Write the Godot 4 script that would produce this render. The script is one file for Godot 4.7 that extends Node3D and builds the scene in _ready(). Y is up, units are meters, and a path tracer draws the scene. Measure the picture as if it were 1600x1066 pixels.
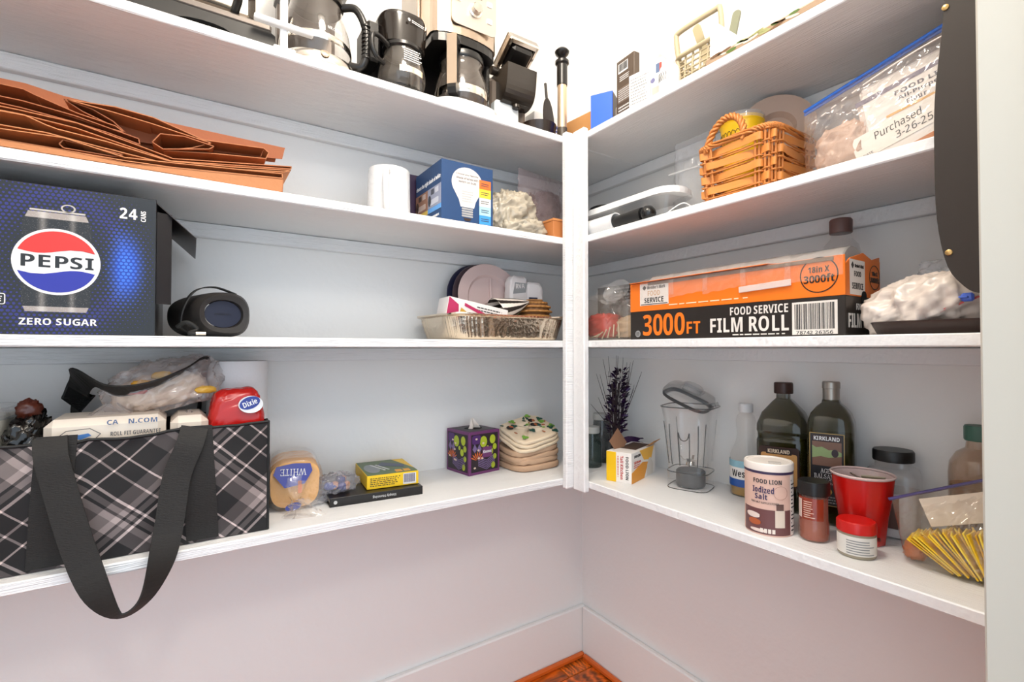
extends Node3D
# A corner pantry: two runs of four white shelves that meet at a corner post, full of kitchen things.
# Left wall = plane z 0 (runs along x), right wall = plane x 0 (runs along z), corner at the origin, floor y 0.

const S1 := 0.7232
const S2 := 1.1002
const S3 := 1.3851
const S4 := 1.6684
const DEPTH := 0.286
const THICK := 0.019
const RIGHT := -PI / 2   # turn of a thing on the right wall: its own x runs along world z, its front looks to world -x

var mats := {}
var used := {}
var fonts := {}

# ------------------------------------------------------------------ naming
func numbered(called: String) -> String:
	if not used.has(called):
		used[called] = 0
		return called
	used[called] += 1
	return "%s_%03d" % [called, used[called]]

func tag(o, label: String, category: String, group := ""):
	o.set_meta("label", label)
	o.set_meta("category", category)
	if group != "":
		o.set_meta("group", group)
	return o

func thing(called: String, label: String, category: String, at := Vector3.ZERO, turn := 0.0, group := ""):
	var o := Node3D.new()
	o.name = numbered(called)
	add_child(o)
	o.position = at
	o.rotation.y = turn
	return tag(o, label, category, group)

func obj(called: String, st, m, parent = null, smooth := false):
	var o := MeshInstance3D.new()
	o.mesh = st.commit() if st is SurfaceTool else st
	if parent == null:
		o.name = numbered(called)
		add_child(o)
	else:
		o.name = called
		parent.add_child(o, true)
	o.material_override = m
	o.cast_shadow = GeometryInstance3D.SHADOW_CASTING_SETTING_ON
	return o

func struct(called: String, st, m, parent = null):
	var o = obj(called, st, m, parent)
	if parent == null:
		o.set_meta("kind", "structure")
	return o

# ------------------------------------------------------------------ materials (colours are sRGB)
func mat(c: Color, rough := 0.6, metal := 0.0, coat := 0.0) -> StandardMaterial3D:
	var key := "%s %f %f %f" % [c.to_html(), rough, metal, coat]
	if not mats.has(key):
		var m := StandardMaterial3D.new()
		m.albedo_color = c
		m.roughness = rough
		m.metallic = metal
		if coat > 0:
			m.clearcoat_enabled = true
			m.clearcoat = coat
			m.clearcoat_roughness = 0.08
		mats[key] = m
	return mats[key]

func pane(c: Color, alpha: float, rough := 0.06) -> StandardMaterial3D:
	var key := "pane %s %f %f" % [c.to_html(), alpha, rough]
	if not mats.has(key):
		var m := StandardMaterial3D.new()
		m.albedo_color = Color(c.r, c.g, c.b, alpha)
		m.transparency = BaseMaterial3D.TRANSPARENCY_ALPHA
		m.roughness = rough
		m.cull_mode = BaseMaterial3D.CULL_DISABLED
		mats[key] = m
	return mats[key]

func grey(v: float) -> Color:
	return Color(v, v, v)

func noise(freq: float, sd: int, octaves := 3, ridged := false) -> FastNoiseLite:
	var n := FastNoiseLite.new()
	n.noise_type = FastNoiseLite.TYPE_SIMPLEX_SMOOTH
	n.seed = sd
	n.frequency = freq
	n.fractal_type = FastNoiseLite.FRACTAL_RIDGED if ridged else FastNoiseLite.FRACTAL_FBM
	n.fractal_octaves = octaves
	return n

func tex(img: Image) -> ImageTexture:
	return ImageTexture.create_from_image(img)

# an image drawn by a function of (u, v) in 0..1, v down
func paint(w: int, h: int, f: Callable) -> ImageTexture:
	var img := Image.create(w, h, false, Image.FORMAT_RGB8)
	for y in h:
		for x in w:
			img.set_pixel(x, y, f.call((x + 0.5) / w, (y + 0.5) / h))
	return tex(img)

func noise_image(size: int, freq: float, sd: int, sx := 1.0, sy := 1.0, ridged := false) -> ImageTexture:
	var n := noise(freq, sd, 4, ridged)
	var img := Image.create(size, size, false, Image.FORMAT_L8)
	for y in size:
		for x in size:
			# blended at the borders so that it repeats
			var fx := float(x) / size
			var fy := float(y) / size
			var a := n.get_noise_2d(x * sx, y * sy)
			var b := n.get_noise_2d((x - size) * sx, y * sy)
			var c := n.get_noise_2d(x * sx, (y - size) * sy)
			var d := n.get_noise_2d((x - size) * sx, (y - size) * sy)
			var v: float = lerpf(lerpf(a, b, fx), lerpf(c, d, fx), fy)
			img.set_pixel(x, y, grey(clampf(0.5 + 0.6 * v, 0, 1)))
	return tex(img)

func textured(t: Texture2D, rough := 0.5, metal := 0.0) -> StandardMaterial3D:
	var m := StandardMaterial3D.new()
	m.albedo_texture = t
	m.roughness = rough
	m.metallic = metal
	return m

func bumpy(c: Color, rough: float, height: Texture2D, depth_cm: float, scale: Vector3, metal := 0.0, world := false) -> StandardMaterial3D:
	var m := StandardMaterial3D.new()
	m.albedo_color = c
	m.roughness = rough
	m.metallic = metal
	m.heightmap_enabled = true
	m.heightmap_texture = height
	m.heightmap_scale = depth_cm
	m.uv1_triplanar = true
	m.uv1_world_triplanar = world
	m.uv1_scale = scale
	return m

# ------------------------------------------------------------------ shapes; all write explicit normals
func tool() -> SurfaceTool:
	var s := SurfaceTool.new()
	s.begin(Mesh.PRIMITIVE_TRIANGLES)
	return s

func vert(s, p: Vector3, n: Vector3, uv := Vector2.ZERO) -> void:
	s.set_normal(n)
	s.set_uv(uv)
	s.add_vertex(p)

# a, b, c, d run clockwise seen from outside
func quad(s, a: Vector3, b: Vector3, c: Vector3, d: Vector3) -> void:
	var n := (c - a).cross(b - a).normalized()
	if n == Vector3.ZERO:
		n = (d - a).cross(c - a).normalized()
	var ua := Vector2(0, 1)
	var ub := Vector2(0, 0)
	var uc := Vector2(1, 0)
	var ud := Vector2(1, 1)
	vert(s, a, n, ua); vert(s, b, n, ub); vert(s, c, n, uc)
	vert(s, a, n, ua); vert(s, c, n, uc); vert(s, d, n, ud)

func tri(s, a: Vector3, b: Vector3, c: Vector3) -> void:
	var n := (c - a).cross(b - a).normalized()
	vert(s, a, n); vert(s, b, n); vert(s, c, n)

# box with chamfered edges; centre c, size z; uv 0..1 on each face, u to the right and v down seen from outside
func box(s, c: Vector3, size: Vector3, ch := 0.0015, xf := Transform3D.IDENTITY) -> void:
	var h := size / 2
	ch = minf(ch, minf(h.x, minf(h.y, h.z)) * 0.6)
	var faces = [[Vector3.RIGHT, Vector3.UP], [Vector3.LEFT, Vector3.UP], [Vector3.BACK, Vector3.UP], [Vector3.FORWARD, Vector3.UP], [Vector3.UP, Vector3.FORWARD], [Vector3.DOWN, Vector3.BACK]]
	for f in faces:
		var n: Vector3 = f[0]
		var up: Vector3 = f[1]
		var rt := up.cross(n)
		var o := c + n * (h * n.abs()).length()
		var ex := rt * ((h * rt.abs()).length() - ch)
		var ey := up * ((h * up.abs()).length() - ch)
		quad(s, xf * (o - ex - ey), xf * (o - ex + ey), xf * (o + ex + ey), xf * (o + ex - ey))
	if ch <= 0:
		return
	var ax = [Vector3.RIGHT, Vector3.UP, Vector3.BACK]
	for i in 3:
		var e: Vector3 = ax[i]
		var a: Vector3 = ax[(i + 1) % 3]
		var b: Vector3 = ax[(i + 2) % 3]
		var he := e * ((h * e).length() - ch)
		for sa in [-1.0, 1.0]:
			for sb in [-1.0, 1.0]:
				var pa: Vector3 = a * sa * (h * a).length() + b * sb * ((h * b).length() - ch)
				var pb: Vector3 = a * sa * ((h * a).length() - ch) + b * sb * (h * b).length()
				if sa * sb > 0:
					quad(s, xf * (c + pa - he), xf * (c + pa + he), xf * (c + pb + he), xf * (c + pb - he))
				else:
					quad(s, xf * (c + pb - he), xf * (c + pb + he), xf * (c + pa + he), xf * (c + pa - he))
	for sx in [-1.0, 1.0]:
		for sy in [-1.0, 1.0]:
			for sz in [-1.0, 1.0]:
				var g := Vector3(sx, sy, sz)
				var p := c + g * h
				var p1 := p - Vector3(0, sy, sz) * ch
				var p2 := p - Vector3(sx, 0, sz) * ch
				var p3 := p - Vector3(sx, sy, 0) * ch
				if sx * sy * sz > 0:
					tri(s, xf * p1, xf * p3, xf * p2)
				else:
					tri(s, xf * p1, xf * p2, xf * p3)

# rows of points joined into a smooth skin. close_u joins the last column to the first. split = rows where the surface creases
func skin(s, rows: Array, close_u := false, split := {}, flip := false) -> void:
	var nr := rows.size()
	var nc: int = rows[0].size()
	var norm := func(i: int, j: int, lo: int, hi: int) -> Vector3:
		var jp := (j + 1) % nc if close_u else mini(j + 1, nc - 1)
		var jm := (j - 1 + nc) % nc if close_u else maxi(j - 1, 0)
		var ip := mini(i + 1, hi)
		var im := maxi(i - 1, lo)
		var du: Vector3 = rows[i][jp] - rows[i][jm]
		var dv: Vector3 = rows[ip][j] - rows[im][j]
		if du.length() < 1e-7:
			var k := ip if ip != i else im
			du = rows[k][jp] - rows[k][jm]
		var n := du.cross(dv)
		return n.normalized() * (-1.0 if flip else 1.0)
	var cuts = [0]
	for i in range(1, nr - 1):
		if split.has(i):
			cuts.append(i)
	cuts.append(nr - 1)
	for k in cuts.size() - 1:
		var lo: int = cuts[k]
		var hi: int = cuts[k + 1]
		var ns := []
		for i in range(lo, hi + 1):
			var line := PackedVector3Array()
			for j in nc:
				line.append(norm.call(i, j, lo, hi))
			ns.append(line)
		for i in range(lo, hi):
			for j in (nc if close_u else nc - 1):
				var j2 := (j + 1) % nc
				var u0 := float(j) / (nc if close_u else nc - 1)
				var u1 := float(j + 1) / (nc if close_u else nc - 1)
				var v0 := 1.0 - float(i) / (nr - 1)
				var v1 := 1.0 - float(i + 1) / (nr - 1)
				var a: Vector3 = rows[i][j]
				var b: Vector3 = rows[i + 1][j]
				var c: Vector3 = rows[i + 1][j2]
				var d: Vector3 = rows[i][j2]
				var na: Vector3 = ns[i - lo][j]
				var nb: Vector3 = ns[i + 1 - lo][j]
				var n2: Vector3 = ns[i + 1 - lo][j2]
				var nd: Vector3 = ns[i - lo][j2]
				if flip:
					vert(s, a, na, Vector2(u0, v0)); vert(s, c, n2, Vector2(u1, v1)); vert(s, b, nb, Vector2(u0, v1))
					vert(s, a, na, Vector2(u0, v0)); vert(s, d, nd, Vector2(u1, v0)); vert(s, c, n2, Vector2(u1, v1))
				else:
					vert(s, a, na, Vector2(u0, v0)); vert(s, b, nb, Vector2(u0, v1)); vert(s, c, n2, Vector2(u1, v1))
					vert(s, a, na, Vector2(u0, v0)); vert(s, c, n2, Vector2(u1, v1)); vert(s, d, nd, Vector2(u1, v0))

func around(p: float, q := 2.0) -> Vector2:
	var c := cos(p)
	var t := sin(p)
	if q == 2.0:
		return Vector2(c, t)
	return Vector2(signf(c) * pow(absf(c), 2.0 / q), signf(t) * pow(absf(t), 2.0 / q))

# profile of (radius, height) from bottom to top, turned round y. sx, sz stretch it; q > 2 makes it squarer
func lathe(s, prof: Array, xf := Transform3D.IDENTITY, seg := 32, sx := 1.0, sz := 1.0, q := 2.0, flute := 0.0, flutes := 0) -> void:
	var rows := []
	var split := {}
	for i in prof.size():
		var row := PackedVector3Array()
		for j in seg:
			var a := TAU * j / seg
			var r: float = prof[i].x
			if flutes > 0:
				r *= 1.0 + flute * sin(a * flutes)
			var w := around(-a, q)
			row.append(xf * Vector3(w.x * r * sx, prof[i].y, w.y * r * sz))
		rows.append(row)
		if i > 0 and i < prof.size() - 1:
			var d1: Vector2 = (prof[i] - prof[i - 1]).normalized()
			var d2: Vector2 = (prof[i + 1] - prof[i]).normalized()
			if d1.dot(d2) < 0.75:
				split[i] = true
	skin(s, rows, true, split)

func disc_profile(r: float, y0: float, y1: float, b := 0.002) -> Array:
	return [Vector2(0, y0), Vector2(r - b, y0), Vector2(r, y0 + b), Vector2(r, y1 - b), Vector2(r - b, y1), Vector2(0, y1)]

func tube(s, path: Array, r, seg := 8, flat := 1.0, caps := true) -> void:
	var rows := []
	var up := Vector3.UP
	for i in path.size():
		var d: Vector3 = (path[mini(i + 1, path.size() - 1)] - path[maxi(i - 1, 0)]).normalized()
		if i == 0 and absf(d.dot(up)) > 0.9:
			up = Vector3.RIGHT
		var side := d.cross(up).normalized()
		up = side.cross(d).normalized()
		var rad: float = r[i] if r is Array else r
		var row := PackedVector3Array()
		for j in seg:
			var a := TAU * j / seg
			row.append(path[i] + side * cos(a) * rad + up * sin(a) * rad * flat)
		rows.append(row)
	if caps:
		var first := PackedVector3Array()
		var last := PackedVector3Array()
		for j in seg:
			first.append(path[0])
			last.append(path[-1])
		rows.push_front(first)
		rows.append(last)
		skin(s, rows, true, {1: true, rows.size() - 2: true}, true)
	else:
		skin(s, rows, true, {}, true)

func curve(pts: Array, n := 24) -> Array:
	var out := []
	for k in n + 1:
		var f := float(k) / n * (pts.size() - 1)
		var i := mini(int(f), pts.size() - 2)
		var p0 = pts[maxi(i - 1, 0)]
		var p3 = pts[mini(i + 2, pts.size() - 1)]
		out.append(pts[i].cubic_interpolate(pts[i + 1], p0, p3, f - i))
	return out

# a band of webbing or card: a path with a width vector at each point and a thickness
func band(s, path: Array, widths, thick := 0.0015) -> void:
	var rows := []
	for i in path.size():
		var d: Vector3 = (path[mini(i + 1, path.size() - 1)] - path[maxi(i - 1, 0)]).normalized()
		var w: Vector3 = widths[i] if widths is Array else widths
		var n := d.cross(w).normalized() * thick / 2
		var p: Vector3 = path[i]
		rows.append(PackedVector3Array([p - w / 2 + n, p + w / 2 + n, p + w / 2 - n, p - w / 2 - n]))
	for i in rows.size() - 1:
		for j in 4:
			var k := (j + 1) % 4
			quad(s, rows[i][j], rows[i][k], rows[i + 1][k], rows[i + 1][j])
	var e = rows.size() - 1
	quad(s, rows[0][0], rows[0][3], rows[0][2], rows[0][1])
	quad(s, rows[e][0], rows[e][1], rows[e][2], rows[e][3])

# outline in its own xy plane pushed out along +z by depth
func prism(s, poly: PackedVector2Array, depth: float, xf := Transform3D.IDENTITY) -> void:
	if Geometry2D.is_polygon_clockwise(poly):
		poly = poly.duplicate()
		poly.reverse()
	var idx := Geometry2D.triangulate_polygon(poly)
	var lo := poly[0]
	var hi := poly[0]
	for p in poly:
		lo = lo.min(p)
		hi = hi.max(p)
	var nz := (xf.basis * Vector3.BACK).normalized()
	for f in [[depth, 1.0], [0.0, -1.0]]:
		for k in range(0, idx.size(), 3):
			var t = [poly[idx[k]], poly[idx[k + 1]], poly[idx[k + 2]]]
			var ccw: bool = (t[1] - t[0]).cross(t[2] - t[0]) > 0
			if ccw == (f[1] > 0):
				t.reverse()
			for p in t:
				vert(s, xf * Vector3(p.x, p.y, f[0]), nz * f[1], Vector2((p.x - lo.x) / maxf(hi.x - lo.x, 1e-6), 1.0 - (p.y - lo.y) / maxf(hi.y - lo.y, 1e-6)))
	for k in poly.size():
		var a := poly[k]
		var b := poly[(k + 1) % poly.size()]
		quad(s, xf * Vector3(a.x, a.y, 0), xf * Vector3(a.x, a.y, depth), xf * Vector3(b.x, b.y, depth), xf * Vector3(b.x, b.y, 0))

func ellipse(rx: float, ry: float, n := 32, c := Vector2.ZERO) -> PackedVector2Array:
	var p := PackedVector2Array()
	for k in n:
		p.append(c + Vector2(cos(TAU * k / n) * rx, sin(TAU * k / n) * ry))
	return p

func rect(w: float, h: float, r := 0.0, c := Vector2.ZERO) -> PackedVector2Array:
	var p := PackedVector2Array()
	if r <= 0:
		return PackedVector2Array([c + Vector2(-w, -h) / 2, c + Vector2(w, -h) / 2, c + Vector2(w, h) / 2, c + Vector2(-w, h) / 2])
	for q in [[1, 1, 0.0], [-1, 1, 0.5], [-1, -1, 1.0], [1, -1, 1.5]]:
		for k in 6:
			var a: float = (q[2] + k / 10.0) * PI
			p.append(c + Vector2(q[0] * (w / 2 - r) + cos(a) * r, q[1] * (h / 2 - r) + sin(a) * r))
	return p

# a soft closed lump: w, h, d across, squared by q, creased by ridged noise; sits on y 0
func lump(s, size: Vector3, amp: float, freq: float, sd: int, q := 2.6, nu := 40, nv := 24, c := Vector3.ZERO, xf := Transform3D.IDENTITY) -> void:
	var n := noise(freq, sd, 2, true)
	var n2 := noise(freq * 0.45, sd + 7, 2)
	var rows := []
	for i in nv + 1:
		var la := -PI / 2 + PI * i / nv
		var ring := around(la, q)
		var row := PackedVector3Array()
		for j in nu:
			var e := around(-TAU * j / nu, q)
			var d := Vector3(e.x * ring.x, ring.y, e.y * ring.x)
			var p := d * size / 2
			var k := n.get_noise_3dv(p * 100.0) * amp + n2.get_noise_3dv(p * 100.0) * amp
			p += d.normalized() * k
			p.y = maxf(p.y, -size.y / 2 + absf(k) * 0.15)
			row.append(xf * (c + p + Vector3(0, size.y / 2, 0)))
		rows.append(row)
	skin(s, rows, true)

# a flat bag of two sheets joined at the rim: w wide, h high, d thick in the middle, hanging in xy, bottom at y 0
func sachet(s, w: float, h: float, d: float, amp: float, freq: float, sd: int, belly := 0.35, xf := Transform3D.IDENTITY, n := 28, lean := 0.0) -> void:
	var nz := noise(freq, sd, 3, true)
	for side in [1.0, -1.0]:
		var rows := []
		for i in n + 1:
			var b := float(i) / n
			var row := PackedVector3Array()
			for j in n + 1:
				var a := -1.0 + 2.0 * j / n
				var prof := pow(maxf(1.0 - a * a, 0), 0.5) * pow(maxf(sin(PI * pow(b, belly / 0.5 * 0.9 + 0.1)), 0), 0.6)
				var k := nz.get_noise_3d(a * w * 50, b * h * 100, side * 9.0) * amp * minf(1.0, prof * 3.0)
				var wob := nz.get_noise_2d(a * 30, b * 30 + 50) * amp * 0.6
				row.append(xf * Vector3(a * w / 2 * (1.0 - 0.06 * prof) + wob, b * h, side * (prof * d / 2 + k) + lean * b * b))
			rows.append(row)
		skin(s, rows, false, {}, side < 0)

# ------------------------------------------------------------------ print
func fr(n: Vector3, o: Vector3, up := Vector3.UP) -> Transform3D:
	return Transform3D(Basis(up.cross(n).normalized(), up, n), o)

func shift(f: Transform3D, x: float, y: float, lift := 0.0, turn := 0.0) -> Transform3D:
	return f * Transform3D(Basis(Vector3.BACK, turn), Vector3(x, y, lift))

func stamp(parent, called: String, poly: PackedVector2Array, f: Transform3D, m, thick := 0.0004):
	var s := tool()
	prism(s, poly, thick, f)
	return obj(called, s, m, parent)

func font(kind: String) -> Font:
	if not fonts.has(kind):
		var f := SystemFont.new()
		f.font_names = PackedStringArray([{"s": "Droid Sans", "b": "Droid Sans", "r": "Droid Serif", "rb": "Droid Serif", "m": "Droid Sans Mono"}[kind]])
		f.font_weight = 700 if kind in ["b", "rb"] else 400
		fonts[kind] = f
	return fonts[kind]

func letters(t: String, kind: String, thick: float) -> TextMesh:
	var m := TextMesh.new()
	m.text = t
	m.font = font(kind)
	m.font_size = 32
	m.pixel_size = 0.01
	m.curve_step = 2.0
	m.depth = thick
	return m

# lettering fitted into w x h, centred on the frame f
func txt(parent, t: String, f: Transform3D, w: float, h: float, m, kind := "b", thick := 0.0004, italic := 0.0):
	var tm := letters(t, kind, 0.01)
	var bb := tm.get_aabb()
	var o := MeshInstance3D.new()
	o.mesh = tm
	o.name = "lettering"
	o.material_override = m
	parent.add_child(o, true)
	var sc := Vector3(w / maxf(bb.size.x, 0.001), h / maxf(bb.size.y, 0.001), thick / 0.01)
	var b := Basis(Vector3(sc.x, 0, 0), Vector3(italic * sc.y, sc.y, 0), Vector3(0, 0, sc.z))
	o.transform = f * Transform3D(b, -(b * bb.get_center()) + Vector3(0, 0, thick / 2))
	return o

# lettering bent round a cylinder of radius r about the thing's own y; a = angle from +z towards +x
func txt_round(parent, t: String, r: float, a: float, y: float, w: float, h: float, m, kind := "b"):
	var tm := letters(t, kind, 0.01)
	var bb := tm.get_aabb()
	var arrs := tm.get_mesh_arrays()
	var vs: PackedVector3Array = arrs[Mesh.ARRAY_VERTEX]
	var ns: PackedVector3Array = arrs[Mesh.ARRAY_NORMAL]
	for i in vs.size():
		var p := vs[i] - bb.get_center()
		var an := a + p.x * w / bb.size.x / r
		var rr := r + p.z * 0.03 + 0.0004
		vs[i] = Vector3(sin(an) * rr, y + p.y * h / bb.size.y, cos(an) * rr)
		ns[i] = Vector3(sin(an), 0, cos(an))
	arrs[Mesh.ARRAY_VERTEX] = vs
	arrs[Mesh.ARRAY_NORMAL] = ns
	arrs[Mesh.ARRAY_TANGENT] = null
	var am := ArrayMesh.new()
	am.add_surface_from_arrays(Mesh.PRIMITIVE_TRIANGLES, arrs)
	return obj("lettering", am, m, parent)

# a label wrapped round a cylinder
func collar(s, r: float, a0: float, a1: float, y0: float, y1: float, n := 20, r2 := -1.0) -> void:
	var rows := []
	for i in 2:
		var row := PackedVector3Array()
		var rr := r if i == 0 or r2 < 0 else r2
		for j in n + 1:
			var a := lerpf(a0, a1, float(j) / n)
			row.append(Vector3(sin(a) * rr, y0 if i == 0 else y1, cos(a) * rr))
		rows.append(row)
	skin(s, rows, false)

func barcode(parent, f: Transform3D, w: float, h: float, ink, paper, sd := 1):
	stamp(parent, "barcode_field", rect(w, h), f, paper, 0.0003)
	var rng := RandomNumberGenerator.new()
	rng.seed = sd
	var s := tool()
	var x := -w * 0.44
	while x < w * 0.42:
		var bw := w * rng.randf_range(0.008, 0.026)
		prism(s, rect(bw, h * 0.78, 0, Vector2(x + bw / 2, h * 0.05)), 0.0003, shift(f, 0, 0, 0.0003))
		x += bw + w * rng.randf_range(0.008, 0.024)
	obj("barcode_bars", s, ink, parent)

# fine print: rows of short dashes, too small to read
func fine(parent, f: Transform3D, w: float, h: float, rows: int, ink, sd := 3):
	var rng := RandomNumberGenerator.new()
	rng.seed = sd
	var s := tool()
	var step := h / rows
	for i in rows:
		var x := -w / 2
		var stop := w / 2 * rng.randf_range(0.6, 1.0)
		while x < stop:
			var l := w * rng.randf_range(0.04, 0.13)
			prism(s, rect(minf(l, stop - x + 0.0005), step * 0.45, 0, Vector2(x + l / 2, h / 2 - step * (i + 0.5))), 0.0003, f)
			x += l + w * 0.025
	return obj("fine_print", s, ink, parent)

# ------------------------------------------------------------------ the place
func setup():
	var cam := Camera3D.new()
	cam.name = "camera"
	cam.fov = rad_to_deg(2.0 * atan(533.0 / 759.26))
	cam.near = 0.02
	cam.position = Vector3(-1.1769, 1.0783, 1.3234)
	cam.rotation = Vector3(0.0158, -0.5845, 0)
	add_child(cam)
	cam.current = true

	var we := WorldEnvironment.new()
	we.name = "daylight"
	var env := Environment.new()
	env.background_mode = Environment.BG_COLOR
	env.background_color = Color(0.88, 0.94, 1.0)
	env.background_energy_multiplier = 2.0
	env.tonemap_mode = Environment.TONE_MAPPER_LINEAR
	env.tonemap_exposure = 1.1
	env.sdfgi_enabled = true
	env.ssao_enabled = true
	env.ssil_enabled = true
	we.environment = env
	add_child(we)

	ceiling_lamp(Vector3(-0.86, 2.5, 0.82), Color(1.0, 0.955, 0.89), 0.68, "round flush ceiling lamp over the pantry floor")
	ceiling_lamp(Vector3(-1.25, 2.5, 2.15), Color(1.0, 0.97, 0.93), 0.55, "round flush ceiling lamp in the hall outside the pantry door")

func ceiling_lamp(at: Vector3, c: Color, energy: float, label: String):
	var t = thing("ceiling_lamp", label, "lamp", at)
	var s := tool()
	lathe(s, [Vector2(0, -0.03), Vector2(0.15, -0.03), Vector2(0.155, -0.025), Vector2(0.155, 0), Vector2(0, 0)])
	obj("base", s, mat(grey(0.85), 0.4), t)
	s = tool()
	lathe(s, [Vector2(0, -0.085), Vector2(0.05, -0.082), Vector2(0.1, -0.07), Vector2(0.135, -0.045), Vector2(0.14, -0.03)])
	var m := StandardMaterial3D.new()
	m.albedo_color = grey(0.95)
	m.emission_enabled = true
	m.emission = c
	m.emission_energy_multiplier = 3.0
	obj("lamp_shade", s, m, t)
	var l := OmniLight3D.new()
	l.name = "lamp_light"
	l.light_color = c
	l.light_energy = energy
	l.light_size = 0.12
	l.omni_range = 8.0
	l.omni_attenuation = 2.0
	l.shadow_enabled = true
	t.add_child(l)
	l.position = Vector3(0, -0.22, 0)

var paint_left
var paint_right
var wall_paint

func setting():
	var grain := noise_image(256, 0.02, 5, 1.0, 9.0)
	var rough_paint := noise_image(256, 0.05, 11)
	paint_left = bumpy(grey(0.915), 0.45, grain, 0.2, Vector3(2.2, 9, 9), 0, true)
	paint_right = bumpy(grey(0.915), 0.45, noise_image(256, 0.02, 6, 9.0, 1.0), 0.2, Vector3(9, 9, 2.2), 0, true)
	wall_paint = bumpy(Color(0.925, 0.92, 0.91), 0.55, rough_paint, 0.06, Vector3(3, 3, 3), 0, true)

	# floor: stained boards over a dark ground
	var s := tool()
	box(s, Vector3(-0.95, -0.06, 1.5), Vector3(2.1, 0.08, 3.2), 0)
	var fl = struct("floor", s, mat(Color(0.16, 0.07, 0.03), 0.7))
	var rng := RandomNumberGenerator.new()
	rng.seed = 4
	var woods := []
	for k in 4:
		var n := noise(0.02, 40 + k, 3)
		var base := Color(0.96, 0.48, 0.13).lerp(Color(0.86, 0.39, 0.09), k / 3.0)
		var t := paint(64, 256, func(u, v): return base.darkened(clampf(0.22 + 0.5 * n.get_noise_2d(u * 420, v * 60) + 0.15 * sin(u * 60 + 6 * n.get_noise_2d(u * 50, v * 90)), 0, 0.6)))
		woods.append(textured(t, 0.3))
	var z := 0.0
	var row := 0
	while z < 1.2:
		var w := 0.083
		var x := -2.0 + rng.randf_range(-0.3, 0.0)
		while x < 0.0:
			var l := rng.randf_range(0.7, 1.2)
			var x1 := minf(x + l, 0.0)
			var x0 := maxf(x, -1.95)
			if x1 - x0 > 0.02:
				s = tool()
				box(s, Vector3((x0 + x1) / 2, -0.01, z + w / 2), Vector3(x1 - x0 - 0.002, 0.02, w - 0.003), 0.0015)
				obj("floorboard", s, woods[rng.randi() % 4], fl)
			x += l
		z += w
		row += 1
	for a in [["wall_left", Vector3(-0.95, 1.25, -0.05), Vector3(2.1, 2.6, 0.1)], ["wall_right", Vector3(0.05, 1.25, 0.62), Vector3(0.1, 2.6, 1.34)], ["wall_back", Vector3(-1.85, 1.25, 0.62), Vector3(0.1, 2.6, 1.34)]]:
		s = tool()
		box(s, a[1], a[2], 0)
		struct(a[0], s, wall_paint)
	s = tool()
	box(s, Vector3(-0.95, 2.55, 1.5), Vector3(2.1, 0.1, 3.2), 0)
	struct("ceiling", s, mat(grey(0.92), 0.7))
	# front wall with the doorway the camera looks through
	s = tool()
	box(s, Vector3(-0.19, 1.25, 1.23), Vector3(0.56, 2.5, 0.12), 0)
	box(s, Vector3(-1.845, 1.25, 1.23), Vector3(0.11, 2.5, 0.12), 0)  # kept narrow, out of view, so the widened doorway lets in more light
	box(s, Vector3(-1.13, 2.29, 1.23), Vector3(1.32, 0.42, 0.12), 0)
	struct("wall_front", s, wall_paint)
	var jamb := mat(Color(0.75, 0.74, 0.7), 0.5)
	s = tool()
	box(s, Vector3(-0.4755, 1.04, 1.23), Vector3(0.011, 2.08, 0.124), 0.002)
	box(s, Vector3(-1.7845, 1.04, 1.23), Vector3(0.011, 2.08, 0.124), 0.002)
	box(s, Vector3(-1.13, 2.0745, 1.23), Vector3(1.298, 0.011, 0.124), 0.002)
	var df = struct("door_1", s, jamb)
	s = tool()
	box(s, Vector3(-0.487, 1.034, 1.235), Vector3(0.012, 2.068, 0.035), 0.002)
	obj("door_stop", s, jamb, df)
	# baseboards and stained shoe moulding
	var bb = [["baseboard_left", Vector3(-0.9, 0.085, 0.009), Vector3(1.8, 0.17, 0.018), Vector3(-0.9, 0.009, 0.026), Vector3(1.764, 0.018, 0.016)], ["baseboard_right", Vector3(-0.009, 0.085, 0.594), Vector3(0.018, 0.17, 1.15), Vector3(-0.026, 0.009, 0.602), Vector3(0.016, 0.018, 1.13)]]
	var shoe := mat(Color(0.82, 0.38, 0.11), 0.4)
	for b in bb:
		s = tool()
		box(s, b[1], b[2], 0.004)
		var o = struct(b[0], s, wall_paint)
		s = tool()
		box(s, b[3], b[4], 0.005)
		obj("shoe_moulding", s, shoe, o)
	# shelves: one board each, with the cleat that carries it
	var hs = [S1, S2, S3, S4]
	for i in 4:
		var h: float = hs[i]
		s = tool()
		box(s, Vector3(-0.9, h - THICK / 2, DEPTH / 2), Vector3(1.8, THICK, DEPTH), 0.002)
		var where = ["lowest shelf board", "second shelf board up", "third shelf board up", "top shelf board"][i]
		var what = ["under the plaid tote", "under the black soda carton", "under the folded paper bags", "under the coffee makers"][i]
		var b = obj("shelf_board", s, paint_left)
		tag(b, "white painted %s along the left wall, %s" % [where, what], "shelf", "left wall shelves")
		s = tool()
		box(s, Vector3(-0.9, h - THICK - 0.0175, 0.0095), Vector3(1.8, 0.033, 0.019), 0.002)
		obj("cleat", s, paint_left, b)
		s = tool()
		box(s, Vector3(-DEPTH / 2, h - THICK / 2, (DEPTH + 1.168) / 2), Vector3(DEPTH, THICK, 1.168 - DEPTH - 0.001), 0.002)
		what = ["under the oil bottles and red cup", "under the orange film roll box", "under the wicker basket", "under the white carton and beige basket"][i]
		b = obj("shelf_board", s, paint_right)
		tag(b, "white painted %s along the right wall, %s" % [where, what], "shelf", "right wall shelves")
		s = tool()
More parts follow.
